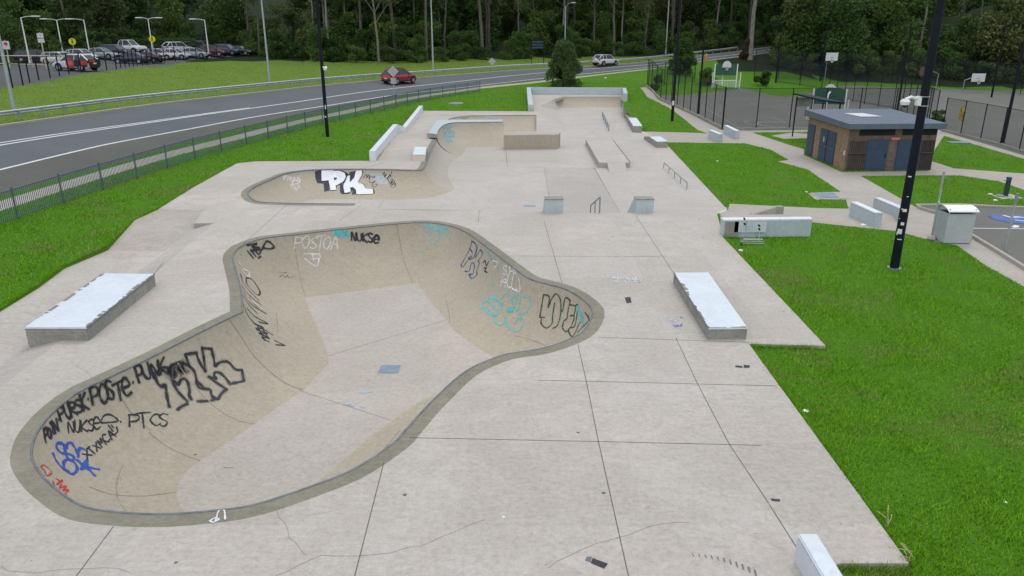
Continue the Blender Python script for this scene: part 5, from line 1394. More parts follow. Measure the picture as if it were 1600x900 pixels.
def rpt(a, b, z=0): return (rp[0][0] + (rp[1][0] - rp[0][0]) * a + (rp[3][0] - rp[0][0]) * b, rp[0][1] + (rp[1][1] - rp[0][1]) * a + (rp[3][1] - rp[0][1]) * b, WH + .36 + .14 * b + z)
b = MB()
for k in range(1, 22): b.tube([rpt(k / 22, .01, .004), rpt(k / 22, .99, .004)], .014, 4)
b.build('roof_rib', ROOFM, tb)
MB().add([rpt(.34, .42, .03), rpt(.58, .42, .03), rpt(.5, .66, .03), rpt(.28, .66, .03)], [(0, 1, 2, 3)]).build('skylight', SWH, tb)
def panel(nm, org, dirv, a, bq, z0, z1, out, mat, th=.05):
    n = Vector((dirv.y, -dirv.x)) * out
    p, q = org + dirv * a, org + dirv * bq
    P = [tuple(p + n * .003), tuple(q + n * .003), tuple(q + n * (.003 + th)), tuple(p + n * (.003 + th))]
    return MB().prism(P, z0, z1).build(nm, mat, tb)
Lf, Ls = Br.length, Bl.length
DARKO = plain('dark_opening', (.006, .007, .01), .8)
f_ = lambda px: (px - 1318) / (1454 - 1318) * Lf
for a, c in ((1334, 1389), (1400, 1453)): panel('vent_opening', A, ur, f_(a), f_(c), 2.3, 2.7, 1, DARKO, .01)
for a, c in ((1349, 1381), (1396, 1432)):
    d_ = panel('door', A, ur, f_(a), f_(c), .02, 2.02, 1, NAVY, .06)
    pz = A + ur * f_(c - 3); MB().box((pz.x + ur.y * .08, pz.y - ur.x * .08, 1.0), (.05, .05, .22)).build('handle', BLACK, d_)
for a, c in ((1321, 1348), (1433, 1453)):
    b = MB(); n_ = 9
    for k in range(n_):
        aa = f_(a) + (f_(c) - f_(a)) * k / n_; p = A + ur * (aa + .06); b.box((p.x + ur.y * .05, p.y - ur.x * .05, 1.0), (.035, .05, 1.95), math.atan2(ur.y, ur.x))
    p, q = A + ur * f_(a), A + ur * f_(c); nn_ = Vector((ur.y, -ur.x)) * .09
    b.tube([(*(p + nn_), 1.15), (*(q + nn_), 1.15)], .05, 6)
    b.build('screen', plain('screen_brown', (.06, .05, .048), .8), tb)
panel('red_sign', A, ur, f_(1383), f_(1399), 1.98, 2.2, 1, SRED, .02)
b = MB(); p = A + ur * f_(1385) + Vector((ur.y, -ur.x)) * .028; q = A + ur * f_(1397) + Vector((ur.y, -ur.x)) * .028
b.tube([(*p, 2.12), (*q, 2.12)], .018, 4); b.tube([(*p, 2.05), (*q, 2.05)], .012, 4); b.build('sign_lettering', SWH, tb)
s_ = lambda f: Ls * f
for a, c in ((.02, .2), (.36, .74)):
    d_ = panel('door', A + Bl, -ul, s_(a), s_(c), .05, 2.25, 1, NAVY, .06)
    if c > .5:
        m_ = (a + c) / 2
        e1 = A + Bl - ul * s_(m_) + Vector((-ul.y, ul.x)) * .07
        MB().box((*e1, 1.15), (.03, .03, 2.2)).build('joint', BLACK, d_)
        e2 = A + Bl - ul * s_(m_ - .08) + Vector((-ul.y, ul.x)) * .072
        MB().box((*e2, 1.55), (.26, .02, .34), math.atan2(ul.y, ul.x)).build('notice', ALU, d_)
    h1, h2 = A + Bl - ul * s_(a) + Vector((-ul.y, ul.x)) * .09, A + Bl - ul * s_(c) + Vector((-ul.y, ul.x)) * .09
    MB().tube([(*h1, 1.1), (*h2, 1.1)], .025, 6).build('bar', FENCEM, d_)
pp = A + ul * .25 + Vector((-ul.y, ul.x)) * .02
MB().box((*pp, 1.15), (.03, .2, .3), math.atan2(ul.y, ul.x) + math.pi / 2).build('notice', SWH, tb)
# canopy beside it
x, y, z = gp(1238, 213)
cp = empty('canopy', (x, y, z), 0, 'thin sloping metal canopy on posts behind the toilet block', 'shelter')
e1 = -ul; hh = aty(1240, 148, y)[2] - z
W = Vector((-ul.y, ul.x)) * -1
W = ur
L_ = 6.6
MB().prism([tuple(-e1 * .25 - W * .25), tuple(e1 * L_ - W * .25), tuple(e1 * L_ + W * 1.6), tuple(-e1 * .25 + W * 1.6)], [hh, hh, hh - .2, hh - .2], [hh + .12, hh + .12, hh - .08, hh - .08]).build('roof', BLACK, cp)
for a, w in ((0, 0), (L_ - .4, 0), (0, 1.4), (L_ - .4, 1.4)):
    p = e1 * a + W * w; MB().tube([(*p, -.1), (*p, hh - .15)], .06, 6).build('post', BLACK, cp)
p, q = Vector((0, 0)) + W * .05, W * 1.4
MB().prism([tuple(p), tuple(q), tuple(q + e1 * .04), tuple(p + e1 * .04)], hh - 1.0, hh - .25).build('end_panel', GALVD, cp)

# ------------------------------------------------------------------ small furniture on the right
x, y, z = gp(1495, 381)
bn = empty('bin_enclosure', (x, y, z), -.03, 'pale grey metal bin enclosure with a curved white lid, beside the parking bay', 'bin')
BINM = painted('bin_grey_paint', (.40, .44, .44), .45)
w_, d_, h_ = 1.02, .85, 1.12
b = MB()
for px_, py_, sx, sy in ((0, -d_ / 2 + .02, w_, .04), (-w_ / 2 + .02, 0, .04, d_ - .09), (w_ / 2 - .02, 0, .04, d_ - .09), (0, d_ / 2 - .02, w_, .04)): b.box((px_, py_ + d_ / 2, h_ / 2 + .03), (sx, sy, h_))
b.build('cabinet', BINM, bn)
for sx in (-1, 1):
    for sy in (.03, d_ - .03): MB().tube([(sx * (w_ / 2 - .03), sy, h_), (sx * (w_ / 2 - .03), sy, h_ + .22)], .025, 6).build('corner_post', GALV, bn)
rows = []
for k in range(9):
    a = -1 + 2 * k / 8; rows.append([(-w_ / 2 - .05, d_ / 2 + a * (d_ / 2 + .08), h_ + .14 + .14 * (1 - a * a)), (w_ / 2 + .05, d_ / 2 + a * (d_ / 2 + .08), h_ + .14 + .14 * (1 - a * a))])
b = MB().loft(rows); b.loft([[(p[0], p[1], p[2] - .03) for p in r] for r in rows][::-1]); b.build('lid', WHITE, bn, smooth=True)
MB().box((.05, d_ / 2, h_ - .05), (w_ - .2, d_ - .2, .1)).build('bin_liner', plain('dark_red_bin', (.09, .03, .035), .6), bn)
def thin_pole(label, px, top, ball):
    x, y, z = gp(*px); h = aty(top[0], top[1], y)[2] - z
    o = empty('sign_pole', (x, y, z), 0, label, 'pole')
    MB().tube([(0, 0, -.1), (0, 0, h)], .04, 8).build('pole', GALV, o, smooth=True)
    if ball:
        MB().tube([(0, 0, 0), (0, 0, .06), (0, 0, .16), (0, 0, .2)], [.12, .17, .13, .05], 10).build('footing', PATH, o, smooth=True)
        sticker(o, h * .55, -math.pi / 2, .06, .08, .04)
    else:
        MB().tube([(0, 0, h - .35), (0, 0, h + .02)], .055, 8).build('sleeve', GALVD, o)
thin_pole('thin galvanised pole without a sign, left of the bin enclosure', (1455, 375), (1479, 267), True)
thin_pole('thin galvanised pole right of the bin enclosure, at the kerb', (1570, 390), (1594, 303), False)
x, y, z = gp(1571, 306)
df = empty('drinking_post', (x, y, z), 0, 'dark green drinking post on a small slab near the parking bay', 'bollard')
DG = plain('dark_green_paint', (.015, .045, .05), .5)
MB().tube([(0, 0, 0), (0, 0, .98)], .13, 12).build('post', DG, df, smooth=True); MB().tube([(0, 0, .98), (0, 0, 1.06)], [.15, .13], 12).build('cap', DG, df)
MB().tube([(-.1, 0, .85), (-.3, -.05, .88)], .025, 6).build('spout', GALV, df); MB().tube([(-.35, -.1, .0), (-.35, -.1, .06)], .22, 12).build('drain', GALVD, df)
x, y, z = gp(1291, 306)
pit = empty('pit_cover', (x, y, z), 0, 'blue-grey pit cover set in a concrete surround in the right lawn', 'drain cover')
Q = [Vector(gp(*p)) - Vector((x, y, z)) for p in [(1265, 302), (1314, 300.5), (1326, 311), (1285, 312)]]
MB().prism([(q.x, q.y) for q in Q], -.2, .03).build('surround', PATH, pit)
MB().prism([(q.x * .62 - .1, q.y * .7) for q in Q], .031, .05).build('cover', DR, pit)
x, y, z = gp(710, 161.5)
mh = empty('access_cover', (x, y, z), 0, 'pale round concrete access cover in the lawn by the edge wall', 'manhole')
MB().tube([(0, 0, -.2), (0, 0, .05)], 1.0, 24).build('surround', PATH, mh); MB().tube([(0, 0, .051), (0, 0, .075)], .7, 24).build('lid', GALVD, mh)
x, y, z = gp(1497, 223)
MBs = MB().box((0, 0, .02), (1.6, .9, .08)); o = MBs.build('ground_slab', DR); o.location = (x, y, z); tag(o, 'blue-grey slab in the lawn right of the toilet block', 'slab')
# picture board on the court fence
x, y, z = gp(1497, 210)
zt = aty(1498, 168, y)[2] - z
sb = empty('picture_board', (x, y - .06, z), .25, 'colourful yellow, red and black board hung on the right court fence', 'sign')
def blotch(nm, cs):
    m, nt, ln, b = newmat(nm); co = coords(nt, ln); f = noise_node(nt, ln, co, 4, 3, .6, .8); ln.new(ramp(nt, ln, f, cs), b.inputs['Base Color']); return m
MB().box((0, 0, zt - .55), (.62, .03, 1.25)).build('panel', blotch('board_picture', [(.35, (.02, .02, .015)), (.43, (.45, .06, .03)), (.52, (.55, .45, .05)), (.6, (.12, .2, .04)), (.7, (.02, .02, .02))]), sb)
MB().box((.02, -.02, zt - .18), (.34, .02, .34)).build('yellow_shape', plain('board_yellow', (.6, .5, .04), .5), sb)
# trolley tipped against the wall
x, y, z = gp(1176, 383)
tr = empty('shopping_trolley', (x, y, z), -.03, 'wire shopping trolley lying on its back against the low wall', 'trolley')
CH = plain('chrome_wire', (.45, .47, .48), .35, .7, .1)
b = MB()
for zz_ in (.07,):
    b.tube([(-.42, 0, zz_), (.42, 0, zz_), (.45, .28, zz_), (-.4, .28, zz_), (-.42, 0, zz_)], .018, 6)
b.tube([(-.42, 0, .07), (-.36, .02, .22), (.36, .02, .22), (.42, 0, .07)], .015, 6)
b.build('under_frame', CH, tr)
b = MB()
for k in range(8):
    f = k / 7; b.tube([(-.15 + .5 * f - .25, .25, .12), (-.15 + .46 * f - .2, .42, .78)], .008, 4)
for k in range(6):
    f = k / 5; b.tube([(-.4 + .05 * f, .25 + .17 * f, .14 + .62 * f), (.12 + .0 * f, .25 + .17 * f, .14 + .62 * f)], .008, 4)
b.build('basket', CH, tr)
MB().tube([(-.18, .3, .1), (-.22, .42, .86)], .018, 6).build('upright', CH, tr); MB().tube([(.3, .3, .1), (.32, .42, .62)], .018, 6).build('upright', CH, tr)
for q in ((-.3, .38, .92), (-.27, .38, .72), (.28, .38, .66), (.3, .38, .52)): MB().disc(q, .055, (1, .2, .6), 12, th=.04).build('wheel', TYRE, tr)
MB().tube([(-.46, -.08, .02), (-.4, .02, .1)], .03, 6).build('handle', SP_BLACK, tr)

# ------------------------------------------------------------------ courts
def court_ring(px, r, w, mat, a0=0, a1=360, asp=1.0):
    cx, cy, _ = gp(*px); b = MB(); n = 48
    rows = [[], []]
    for k in range(n + 1):
        a = math.radians(a0 + (a1 - a0) * k / n)
        for j, q in enumerate((r - w / 2, r + w / 2)):
            X, Y = cx + q * math.cos(a), cy + q * math.sin(a) * asp; rows[j].append((X, Y, T(X, Y) + .012))
    b.loft(rows); o = b.build('court_marking', mat); o['kind'] = 'structure'
def court_line(p, q, w, mat):
    a, c = np.array(g2(*p)), np.array(g2(*q)); t = (c - a) / np.linalg.norm(c - a); n = np.array([-t[1], t[0]]) * w / 2
    rows = [[], []]
    for f in np.linspace(0, 1, 40):
        for j, s in enumerate((-1, 1)):
            X, Y = a + (c - a) * f + n * s; rows[j].append((X, Y, T(X, Y) + .012))
    o = MB().loft(rows).build('court_marking', mat); o['kind'] = 'structure'
court_ring((1196, 163), 1.75, .09, LINEY); court_ring((1216, 192), 3.3, .09, LINEY, 40, 300); court_ring((1222, 194.5), 2.4, .07, LINE, 60, 260)
CLW = plain('worn_court_line', (.32, .32, .31), .7, 0, .3, 2)
court_line((1104, 170), (1158, 201), .07, CLW); court_line((1100, 160), (1240, 168), .06, CLW); court_line((1206, 183), (1228, 192), .07, CLW); court_line((1232, 168), (1221, 163.5), .07, CLW); court_line((1110, 141), (1160, 142), .06, CLW)
court_line((1400, 147), (1420, 150), .1, CLW); court_line((1334, 119 + 8), (1380, 130), .1, CLW); court_line((1515, 206), (1535, 205), .1, CLW)
def hoop_board(name, label, px, board, bw, bh, mat, face=1, group=None, side=-1):
    x, y, z = gp(*px); cx, cy = board; Z = aty(cx, cy, y)[2] - z; X = aty(cx, cy, y)[0] - x
    o = empty(name, (x, y, z), 0, label, 'basketball hoop', group)
    MB().tube([(0, 0, -.1), (0, 0, Z - .4), (X * .4, -.2, Z - .1), (X, -.35, Z - .1)], .07, 8).build('pole', GALVD, o, smooth=True)
    MB().box((X, -.45, Z), (bw, .05, bh)).build('backboard', mat, o)
    MB().tube([(X + .24 * math.cos(a), -.75 + .24 * math.sin(a), Z - bh / 2 + .12) for a in np.linspace(0, 2 * math.pi, 17)], .018, 6).build('ring', SRED if face < 2 else BLACK, o)
    b = MB()
    for k in range(10):
        a = 2 * math.pi * k / 10; b.tube([(X + .24 * math.cos(a), -.75 + .24 * math.sin(a), Z - bh / 2 + .11), (X + .13 * math.cos(a + .3), -.75 + .13 * math.sin(a + .3), Z - bh / 2 - .3)], .012, 4)
    b.build('net', WHITE, o)
    MB().box((X, -.479, Z - .12), (.5, .008, .06)).build('target_line', BLACK, o)
hoop_board('basketball_hoop', 'white rectangular backboard on the far court, beside a floodlight pole', (1288, 127), (1298, 88.5), 1.85, 1.2, SWH, 2)
hoop_board('basketball_hoop', 'white rectangular backboard at the right, in front of the far lawn', (1504, 143), (1526, 121), 1.95, 1.15, SWH, 2)
hoop_board('basketball_hoop', 'brown rear side of a backboard behind the near black pole', (1462, 140), (1445, 111), 1.9, 1.25, plain('brown_board', (.10, .06, .055), .7), 2)
GRN = plain('green_panel', (.012, .085, .05), .5, 0, .2, 3)
def goal_unit(label, px, s, front, rz):
    x, y, z = gp(*px)
    o = empty('goal_unit', (x, y, z), rz, label, 'basketball goal'); f = -1 if front else 1
    W2 = 1.55
    for sx in (-1, 1):
        MB().tube([(sx * W2, 0, -.05), (sx * W2, 0, 3.3)], .075, 8).build('post', WHITE, o, smooth=True)
        MB().tube([(sx * (W2 + .35), -.9 * -f, -.05), (sx * (W2 + .35), -.9 * -f, 2.2)], .06, 8).build('outer_post', WHITE, o, smooth=True)
        b = MB()
        for k in range(5): b.tube([(sx * W2, 0, .1 + k * .22), (sx * (W2 + .35), -.9 * -f, .1 + k * .22)], .02, 5)
        b.build('side_rails', WHITE, o)
    # green mesh panels with a shallow curved top, punched with rows of holes
    b = MB(); n = 14; rows = []
    for k in range(n + 1):
        X = -W2 + .1 + (2 * W2 - .2) * k / n; rows.append([(X, 0, 1.75), (X, 0, 3.15 + .25 * (1 - (X / W2) ** 2))])
    b.loft(rows); b.loft([[(p[0], p[1] + .03, p[2]) for p in r] for r in rows][::-1]); b.build('green_panel', GRN, o)
    b = MB()
    for i in range(13):
        for j in range(6):
            X = -W2 + .3 + i * (2 * W2 - .6) / 12; b.box((X, f * .012 + .015 + f * .02, 1.92 + j * .22), (.035, .006, .035))
    b.build('panel_dots', ALU, o)
    b = MB()
    for k in range(7): b.tube([(-W2, 0, .12 + k * .14), (W2, 0, .12 + k * .14)], .018, 5)
    for k in range(9): X = -W2 + 2 * W2 * k / 8; b.tube([(X, 0, .05), (X, 0, 1.0)], .014, 5)
    b.build('goal_rails', WHITE, o)
    MB().tube([(-W2, 0, 1.05), (W2, 0, 1.05)], .04, 6).build('goal_bar', WHITE, o)
    pl = MB().tube([(-.25, .9 if front else -.9, -.05), (-.25, .9 if front else -.9, 2.2), (-.15, .6 if front else -.6, 2.85), (0, .2 * -f, 2.95), (0, f * .3, 2.95)], .085, 8).build('mast', WHITE, o, smooth=True)
    n = 12; fan = [(.62 * math.cos(a), .72 * math.sin(a)) for a in np.linspace(-.25, math.pi + .25, n)]
    b = MB(); b.add([(p[0], f * .32, 3.0 + p[1]) for p in fan] + [(p[0], f * .36, 3.0 + p[1]) for p in fan], [tuple(range(n)), tuple(range(2 * n - 1, n - 1, -1))] + [(i, n + i, n + (i + 1) % n, (i + 1) % n) for i in range(n)])
    b.build('backboard', SWH, o)
    MB().tube([(.23 * math.cos(a), f * .65 + .23 * math.sin(a), 2.9) for a in np.linspace(0, 2 * math.pi, 17)], .025, 6).build('ring', SRED, o)
    b = MB()
    for k in range(10):
        a = 2 * math.pi * k / 10; b.tube([(.23 * math.cos(a), f * .65 + .23 * math.sin(a), 2.88), (.13 * math.cos(a + .3), f * .65 + .13 * math.sin(a + .3), 2.45)], .014, 4)
    b.build('net', WHITE, o)
    o.scale = (s, s, s)
goal_unit('green and white goal frame with a fan shaped backboard facing the skatepark', (1132, 137.5), 1.02, True, -.1)
goal_unit('green and white goal frame seen from behind, by the toilet block roof', (1291, 190), 1.0, False, -.35)

# parking symbol
bx, by, bz = gp(1586, 342)
b = MB(); n = 24
b.add([(bx, by, bz + .014)] + [(bx + .95 * math.cos(2 * math.pi * k / n), by + .95 * math.sin(2 * math.pi * k / n), T(bx + .95 * math.cos(2 * math.pi * k / n), by + .95 * math.sin(2 * math.pi * k / n)) + .014) for k in range(n)], [(0, 1 + k, 1 + (k + 1) % n) for k in range(n)])
b.build('bay_marking', plain('bay_blue', (.06, .12, .34), .7, 0, .3, 3))['kind'] = 'structure'
rows = []
for q in (.32, .44): rows.append([(bx + .15 + q * math.cos(a), by - .05 + q * math.sin(a), bz + .022) for a in np.linspace(-2.6, 1.6, 20)])
b = MB().loft(rows); b.box((bx - .1, by + .35, bz + .022), (.14, .5, .004), .2); b.box((bx + .1, by + .2, bz + .023), (.5, .12, .004), .1); b.build('bay_marking', LINE)['kind'] = 'structure'
court_line((1521, 357), (1660, 358.5), .1, LINE)

# ------------------------------------------------------------------ litter
def scrap(label, px, s, seed, park=None, name='litter', mat=WHITE, cat='litter'):
    x, y, z = gp(*px) if park is None else at3(*px, park)
    r = random.Random(seed); bm = bmesh.new(); bmesh.ops.create_icosphere(bm, subdivisions=2, radius=s)
    for v in bm.verts: v.co *= r.uniform(.6, 1.15); v.co.z = abs(v.co.z) * .55
    me = bpy.data.meshes.new(name); bm.to_mesh(me); bm.free()
    o = link_mesh(name, me, mat); o.location = (x, y, z); o.rotation_euler = (0, 0, r.uniform(0, 3)); return tag(o, label, cat)
scrap('crumpled white paper on the lawn beside the near deck edge', (1258, 643), .075, 1)
scrap('small white scrap beside the foot of the trolley', (1157, 392), .1, 2)
scrap('white scrap on the far lawn left of the court fence', (946, 122), .2, 3)
scrap('white wrapper at the foot of the block nearest the low wall', (1349, 352), .12, 4)
scrap('white scrap in the lawn left of the drinking post', (1547, 304), .13, 5)
scrap('white scrap in the lawn just below the drinking post slab', (1555, 313.5), .13, 6)
scrap('crumpled white bag on the parking bay by the right pole', (1587, 355), .16, 7)
scrap('white scrap in the lawn left of the pit cover', (1260, 300), .09, 8)
scrap('white scrap in the lawn behind the flat rail', (1121, 252), .12, 9)
scrap('tiny white scrap on the near deck below the joint', (787, 808), .03, 10, 0)
scrap('white scrap on the right lawn near the photo edge', (1571, 785), .035, 11)
for k, (lb, px) in enumerate((('dry grass stalk leaning from the deck edge', (1386, 826)), ('dry grass stalks lying at the slab corner', (1418, 884)))):
    x, y, z = gp(*px); b = MB(); r = random.Random(k)
    for i in range(3 + k * 2): b.tube([(r.uniform(-.05, .05), r.uniform(-.05, .05), .02), (r.uniform(-.12, .12), r.uniform(0, .2), .12 + .1 * r.random()), (r.uniform(-.3, .25), r.uniform(-.1, .3), .1 + .25 * r.random())], [.006, .005, .008], 4)
    o = b.build('dry_stalks', plain('dry_straw_%d' % k, (.42, .38, .2), .8)); o.location = (x, y, z); tag(o, lb, 'dead plant')
# orange hydrant marker by the road
x, y, z = gp(1103, 96)
o = empty('marker_post', (x, y, z), 0, 'stubby orange and yellow roadside marker beyond the court', 'marker post')
ORG = plain('orange_paint', (.55, .22, .02), .5)
MB().tube([(0, 0, -.1), (0, 0, .9), (0, 0, 1.05)], [.28, .26, .1], 10).build('body', ORG, o, smooth=True); MB().tube([(0, 0, 1.05), (0, 0, 1.35)], [.17, .12], 10).build('cap', plain('yellow_cap', (.6, .45, .05), .5), o, smooth=True)
# ------------------------------------------------------------------ vehicles
def car_paint(name, c):
    m = plain(name, c, .3, 0.0, .04, 3, coat=.6)
    return m
CP = {k: car_paint(k + '_car_paint', c) for k, c in dict(red=(.30, .012, .03), white=(.62, .63, .64), silver=(.34, .38, .41), navy=(.012, .016, .04), black=(.012, .013, .016), maroon=(.10, .012, .02), blue=(.02, .04, .10), brick=(.20, .03, .03), grey=(.10, .11, .125)).items()}
TRIM = plain('black_trim', (.012, .012, .014), .6); RIMM = plain('alloy_rim', (.38, .39, .40), .35, .6, .1); TAILM = plain('tail_lamp_red', (.35, .012, .012), .25, 0, .05, coat=.5); HEADM = plain('head_lamp_glass', (.6, .62, .62), .15, 0, .05); PLATE = plain('number_plate', (.6, .58, .4), .5)
# key: length, width, height, belt height, and x stations (front = 0, rear = 1)
KINDS = {
    'suv': dict(L=4.6, W=1.84, H=1.68, belt=1.05, top=[(0, .62), (.02, .80), (.08, .93), (.25, 1.03), (.30, 1.05), (.92, 1.08), (.985, 1.02), (1, .75)], gh=[(.245, .40), (.86, .985)], sill=.26),
    'hatch': dict(L=4.1, W=1.74, H=1.50, belt=.95, top=[(0, .55), (.02, .70), (.08, .80), (.24, .92), (.29, .95), (.9, 1.0), (.985, .95), (1, .65)], gh=[(.22, .40), (.82, .98)], sill=.20),
    'sedan': dict(L=4.65, W=1.80, H=1.46, belt=.93, top=[(0, .52), (.02, .68), (.08, .78), (.27, .90), (.31, .93), (.80, .98), (.97, .97), (1, .62)], gh=[(.26, .43), (.69, .87)], sill=.20),
    'ute': dict(L=5.2, W=1.86, H=1.78, belt=1.08, top=[(0, .70), (.02, .92), (.08, 1.02), (.24, 1.08), (.28, 1.1), (.62, 1.1), (.98, 1.1), (1, .8)], gh=[(.23, .36), (.58, .635)], sill=.34),
    'wagon': dict(L=4.8, W=1.82, H=1.52, belt=.97, top=[(0, .55), (.02, .72), (.08, .82), (.26, .94), (.30, .97), (.92, 1.0), (.985, .96), (1, .66)], gh=[(.25, .41), (.88, .985)], sill=.22),
}
def build_car(kind, paint, label, px, head, scale=1.0, group=None, spare=False, rack=False, wrap=False, z=None, name=None):
    K = KINDS[kind]; L, W, H = K['L'], K['W'], K['H']
    x, y, zz_ = gp(*px)
    o = empty(name or {'suv': 'suv', 'hatch': 'hatchback', 'sedan': 'sedan', 'ute': 'pickup_truck', 'wagon': 'estate_car'}[kind], (x, y, zz_ + .02), head, label, 'car', group)
    P = CP[paint]; X = lambda f: L * (.5 - f)                      # front points along +x
    rows = []
    for f, zt in [(0, K['top'][0][1])] + K['top'][1:-1] + [K['top'][-1]]:
        e = min(f, 1 - f); w = W / 2 * (.80 if e <= 0 else .90 if e < .03 else .97 if e < .1 else 1.0)
        zb = K['sill'] + (.12 if e < .03 else 0)
        half = [(w * .90, zb), (w * .985, zb + .14), (w, (zb + zt) / 2 + .05), (w * .985, zt - .12), (w * .93, zt - .025), (w * .6, zt + .01), (0, zt + .02)]
        ring = [(X(f), a, b) for a, b in half] + [(X(f), -a, b) for a, b in half[-2::-1]]
        rows.append(ring)
    b = MB().loft(rows); n = len(rows[0])
    b.add(rows[0], [tuple(range(n))]); b.add(rows[-1], [tuple(range(n - 1, -1, -1))])
    b.build('body', P, o, smooth=35)
    # cabin: dark glass volume, painted pillars and roof
    (f0, f1), (f2, f3) = K['gh']; wb, wt = W / 2 * .93, W / 2 * .74; zb, zt = K['belt'] - .02, H - .05
    g = [[(X(f0), wb * .92, zb - .03), (X(f0 + .05), wb, zb), (X(f3 - .03), wb, zb + .03), (X(f3), wb * .9, zb + .03)], [(X(f1), wt * .9, zt), (X(f1 + .02), wt, zt), (X(f2 - .02), wt, zt), (X(f2), wt * .92, zt - .02)]]
    full = [r + [(p[0], -p[1], p[2]) for p in r[::-1]] for r in g]
    b = MB().loft(full, closed=True); b.build('window', GLASSM, o)
    b = MB()
    top = [(X(f1) + .03, wt * .9, zt), (X(f1 + .03), wt + .02, zt + .01), (X(f2 - .03), wt + .02, zt + .01), (X(f2) - .03, wt * .93, zt - .02)]
    tf_ = top + [(p[0], -p[1], p[2]) for p in top[::-1]]
    up = [(p[0] * .96 + .02 * X((f1 + f2) / 2), p[1] * .82, p[2] + .055) for p in tf_]
    b.loft([tf_, up], closed=True); b.add(up, [tuple(range(8))]); b.build('roof', P, o, smooth=50)
    for s in (-1, 1):
        lo, hi = g
        b = MB()
        for i, r in ((0, .045), (3, .06)): b.tube([(lo[i][0], s * lo[i][1], lo[i][2]), (hi[i][0], s * hi[i][1], hi[i][2] + .01)], r, 6)
        fm = (f1 + f2) / 2 + .01; b.tube([(X(fm), s * (wb + .005), zb), (X(fm + .01), s * (wt + .01), zt)], .035, 6)
        if f3 - f1 > .5: fq_ = f2 - .06; b.tube([(X(fq_), s * (wb + .005), zb), (X(fq_ + .02), s * (wt + .01), zt)], .05, 6)
        b.build('pillar', P, o)
        MB().box((X(f0 + .06), s * (wb + .11), zb + .06), (.14, .2, .15)).build('mirror', P, o, bevel=.03)
        MB().box((X(.035), s * W * .36, K['top'][1][1] - .08), (.22, .34, .15)).build('headlight', HEADM, o, bevel=.03)
        MB().box((X(.978), s * W * .40, K['belt'] - .13), (.17, .26, .2)).build('tail_light', TAILM, o, bevel=.03)
        MB().box((X(.5), s * (W / 2 - .01), K['sill'] + .06), (L * .52, .05, .12)).build('sill_trim', TRIM, o)
        for fx in (.185, .80):
            wr = .34 if kind in ('suv', 'ute') else .31
            MB().disc((X(fx), s * (W / 2 - .06), wr + .05), wr + .085, (0, 1, 0), 20, th=.15).build('wheel_arch', TRIM, o)
            wh = MB().disc((X(fx), s * (W / 2 - .05), wr), wr, (0, 1, 0), 20, th=.2).build('wheel', TYRE, o, bevel=.02)
            b = MB().disc((X(fx), s * (W / 2 + .045), wr), wr * .64, (0, 1, 0), 16, th=.03)
            b.build('rim', RIMM, wh)
    MB().box((X(.005), 0, .42), (.12, W * .74, .22)).build('bumper', TRIM, o, bevel=.03); MB().box((X(.995), 0, .42), (.12, W * .78, .22)).build('bumper', TRIM, o, bevel=.03)
    MB().box((X(1.0) - .045, 0, .68), (.02, .42, .12)).build('number_plate', PLATE, o)
    if kind == 'ute':
        MB().box((X(.81), 0, 1.125), (L * .33, W * .78, .03)).build('tray_cover', TRIM, o)
    if spare:
        c = MB().tube([(X(1.0) - .02, 0, .86), (X(1.0) - .16, 0, .86), (X(1.0) - .22, 0, .86)], [.36, .36, .28], 20); c.build('spare_wheel_cover', P, o, smooth=True)
    if rack:
        for s in (-1, 1): MB().tube([(X(f1 + .03), s * wt * .8, zt + .13), (X(f2 - .05), s * wt * .8, zt + .13)], .025, 6).build('roof_rail', TRIM, o)
        b = MB()
        for f in (f1 + .09, f1 + .25, f1 + .38): b.tube([(X(f), -wt * .82, zt + .14), (X(f), wt * .82, zt + .14)], .025, 6)
        b.build('roof_rack', TRIM, o)
    if wrap:
        s = wrap
        MB().box((X(.72), s * (W / 2 + .006), .70), (L * .50, .016, .60)).build('black_wrap', TRIM, o)
        MB().disc((X(.52), s * (W / 2 + .014), .76), .47, (0, 1, 0), 28, th=.012).build('red_disc', SRED, o)
        b = MB()
        for row, (zz2, n) in enumerate(((.82, 5), (.66, 5))):
            for k in range(n):
                xx = X(.52) + s * (k - (n - 1) / 2) * .13; yy = s * (W / 2 + .024)
                b.box((xx, yy, zz2), (.03, .006, .11)); b.box((xx + .03, yy, zz2 + (.03 if (k + row) % 2 else -.03)), (.05, .006, .025))
        b.build('disc_lettering', SWH, o)
        MB().box((X(.9), s * (W / 2 + .014), .76), (.7, .014, .4)).build('red_wrap', SRED, o)
        MB().box((X(1.0) - .02, 0, .78), (.05, W * .86, .55)).build('rear_wrap', TRIM, o)
        MB().box((X(1.0) - .03, s * .3, .9), (.05, W * .4, .2)).build('red_wrap', SRED, o)
    o.scale = (scale,) * 3
    return o
def road_dir(px, off=0):
    x, y, _ = gp(*px); _, _, i = curve_d(x, y); t = CT[i[0]]; return math.atan2(t[1], t[0]) + off
build_car('suv', 'red', 'red five-door SUV with roof rails driving along the near side of the road', (624, 130.5), road_dir((624, 131)) - .12, 1.06, rack=True)
build_car('suv', 'white', 'white SUV with a spare wheel on its tailgate, driving away on the far road', (946, 102.5), road_dir((946, 103)) + .02, 1.05, spare=True)
GC = 'cars parked in the car park on the left'
D_ = math.radians
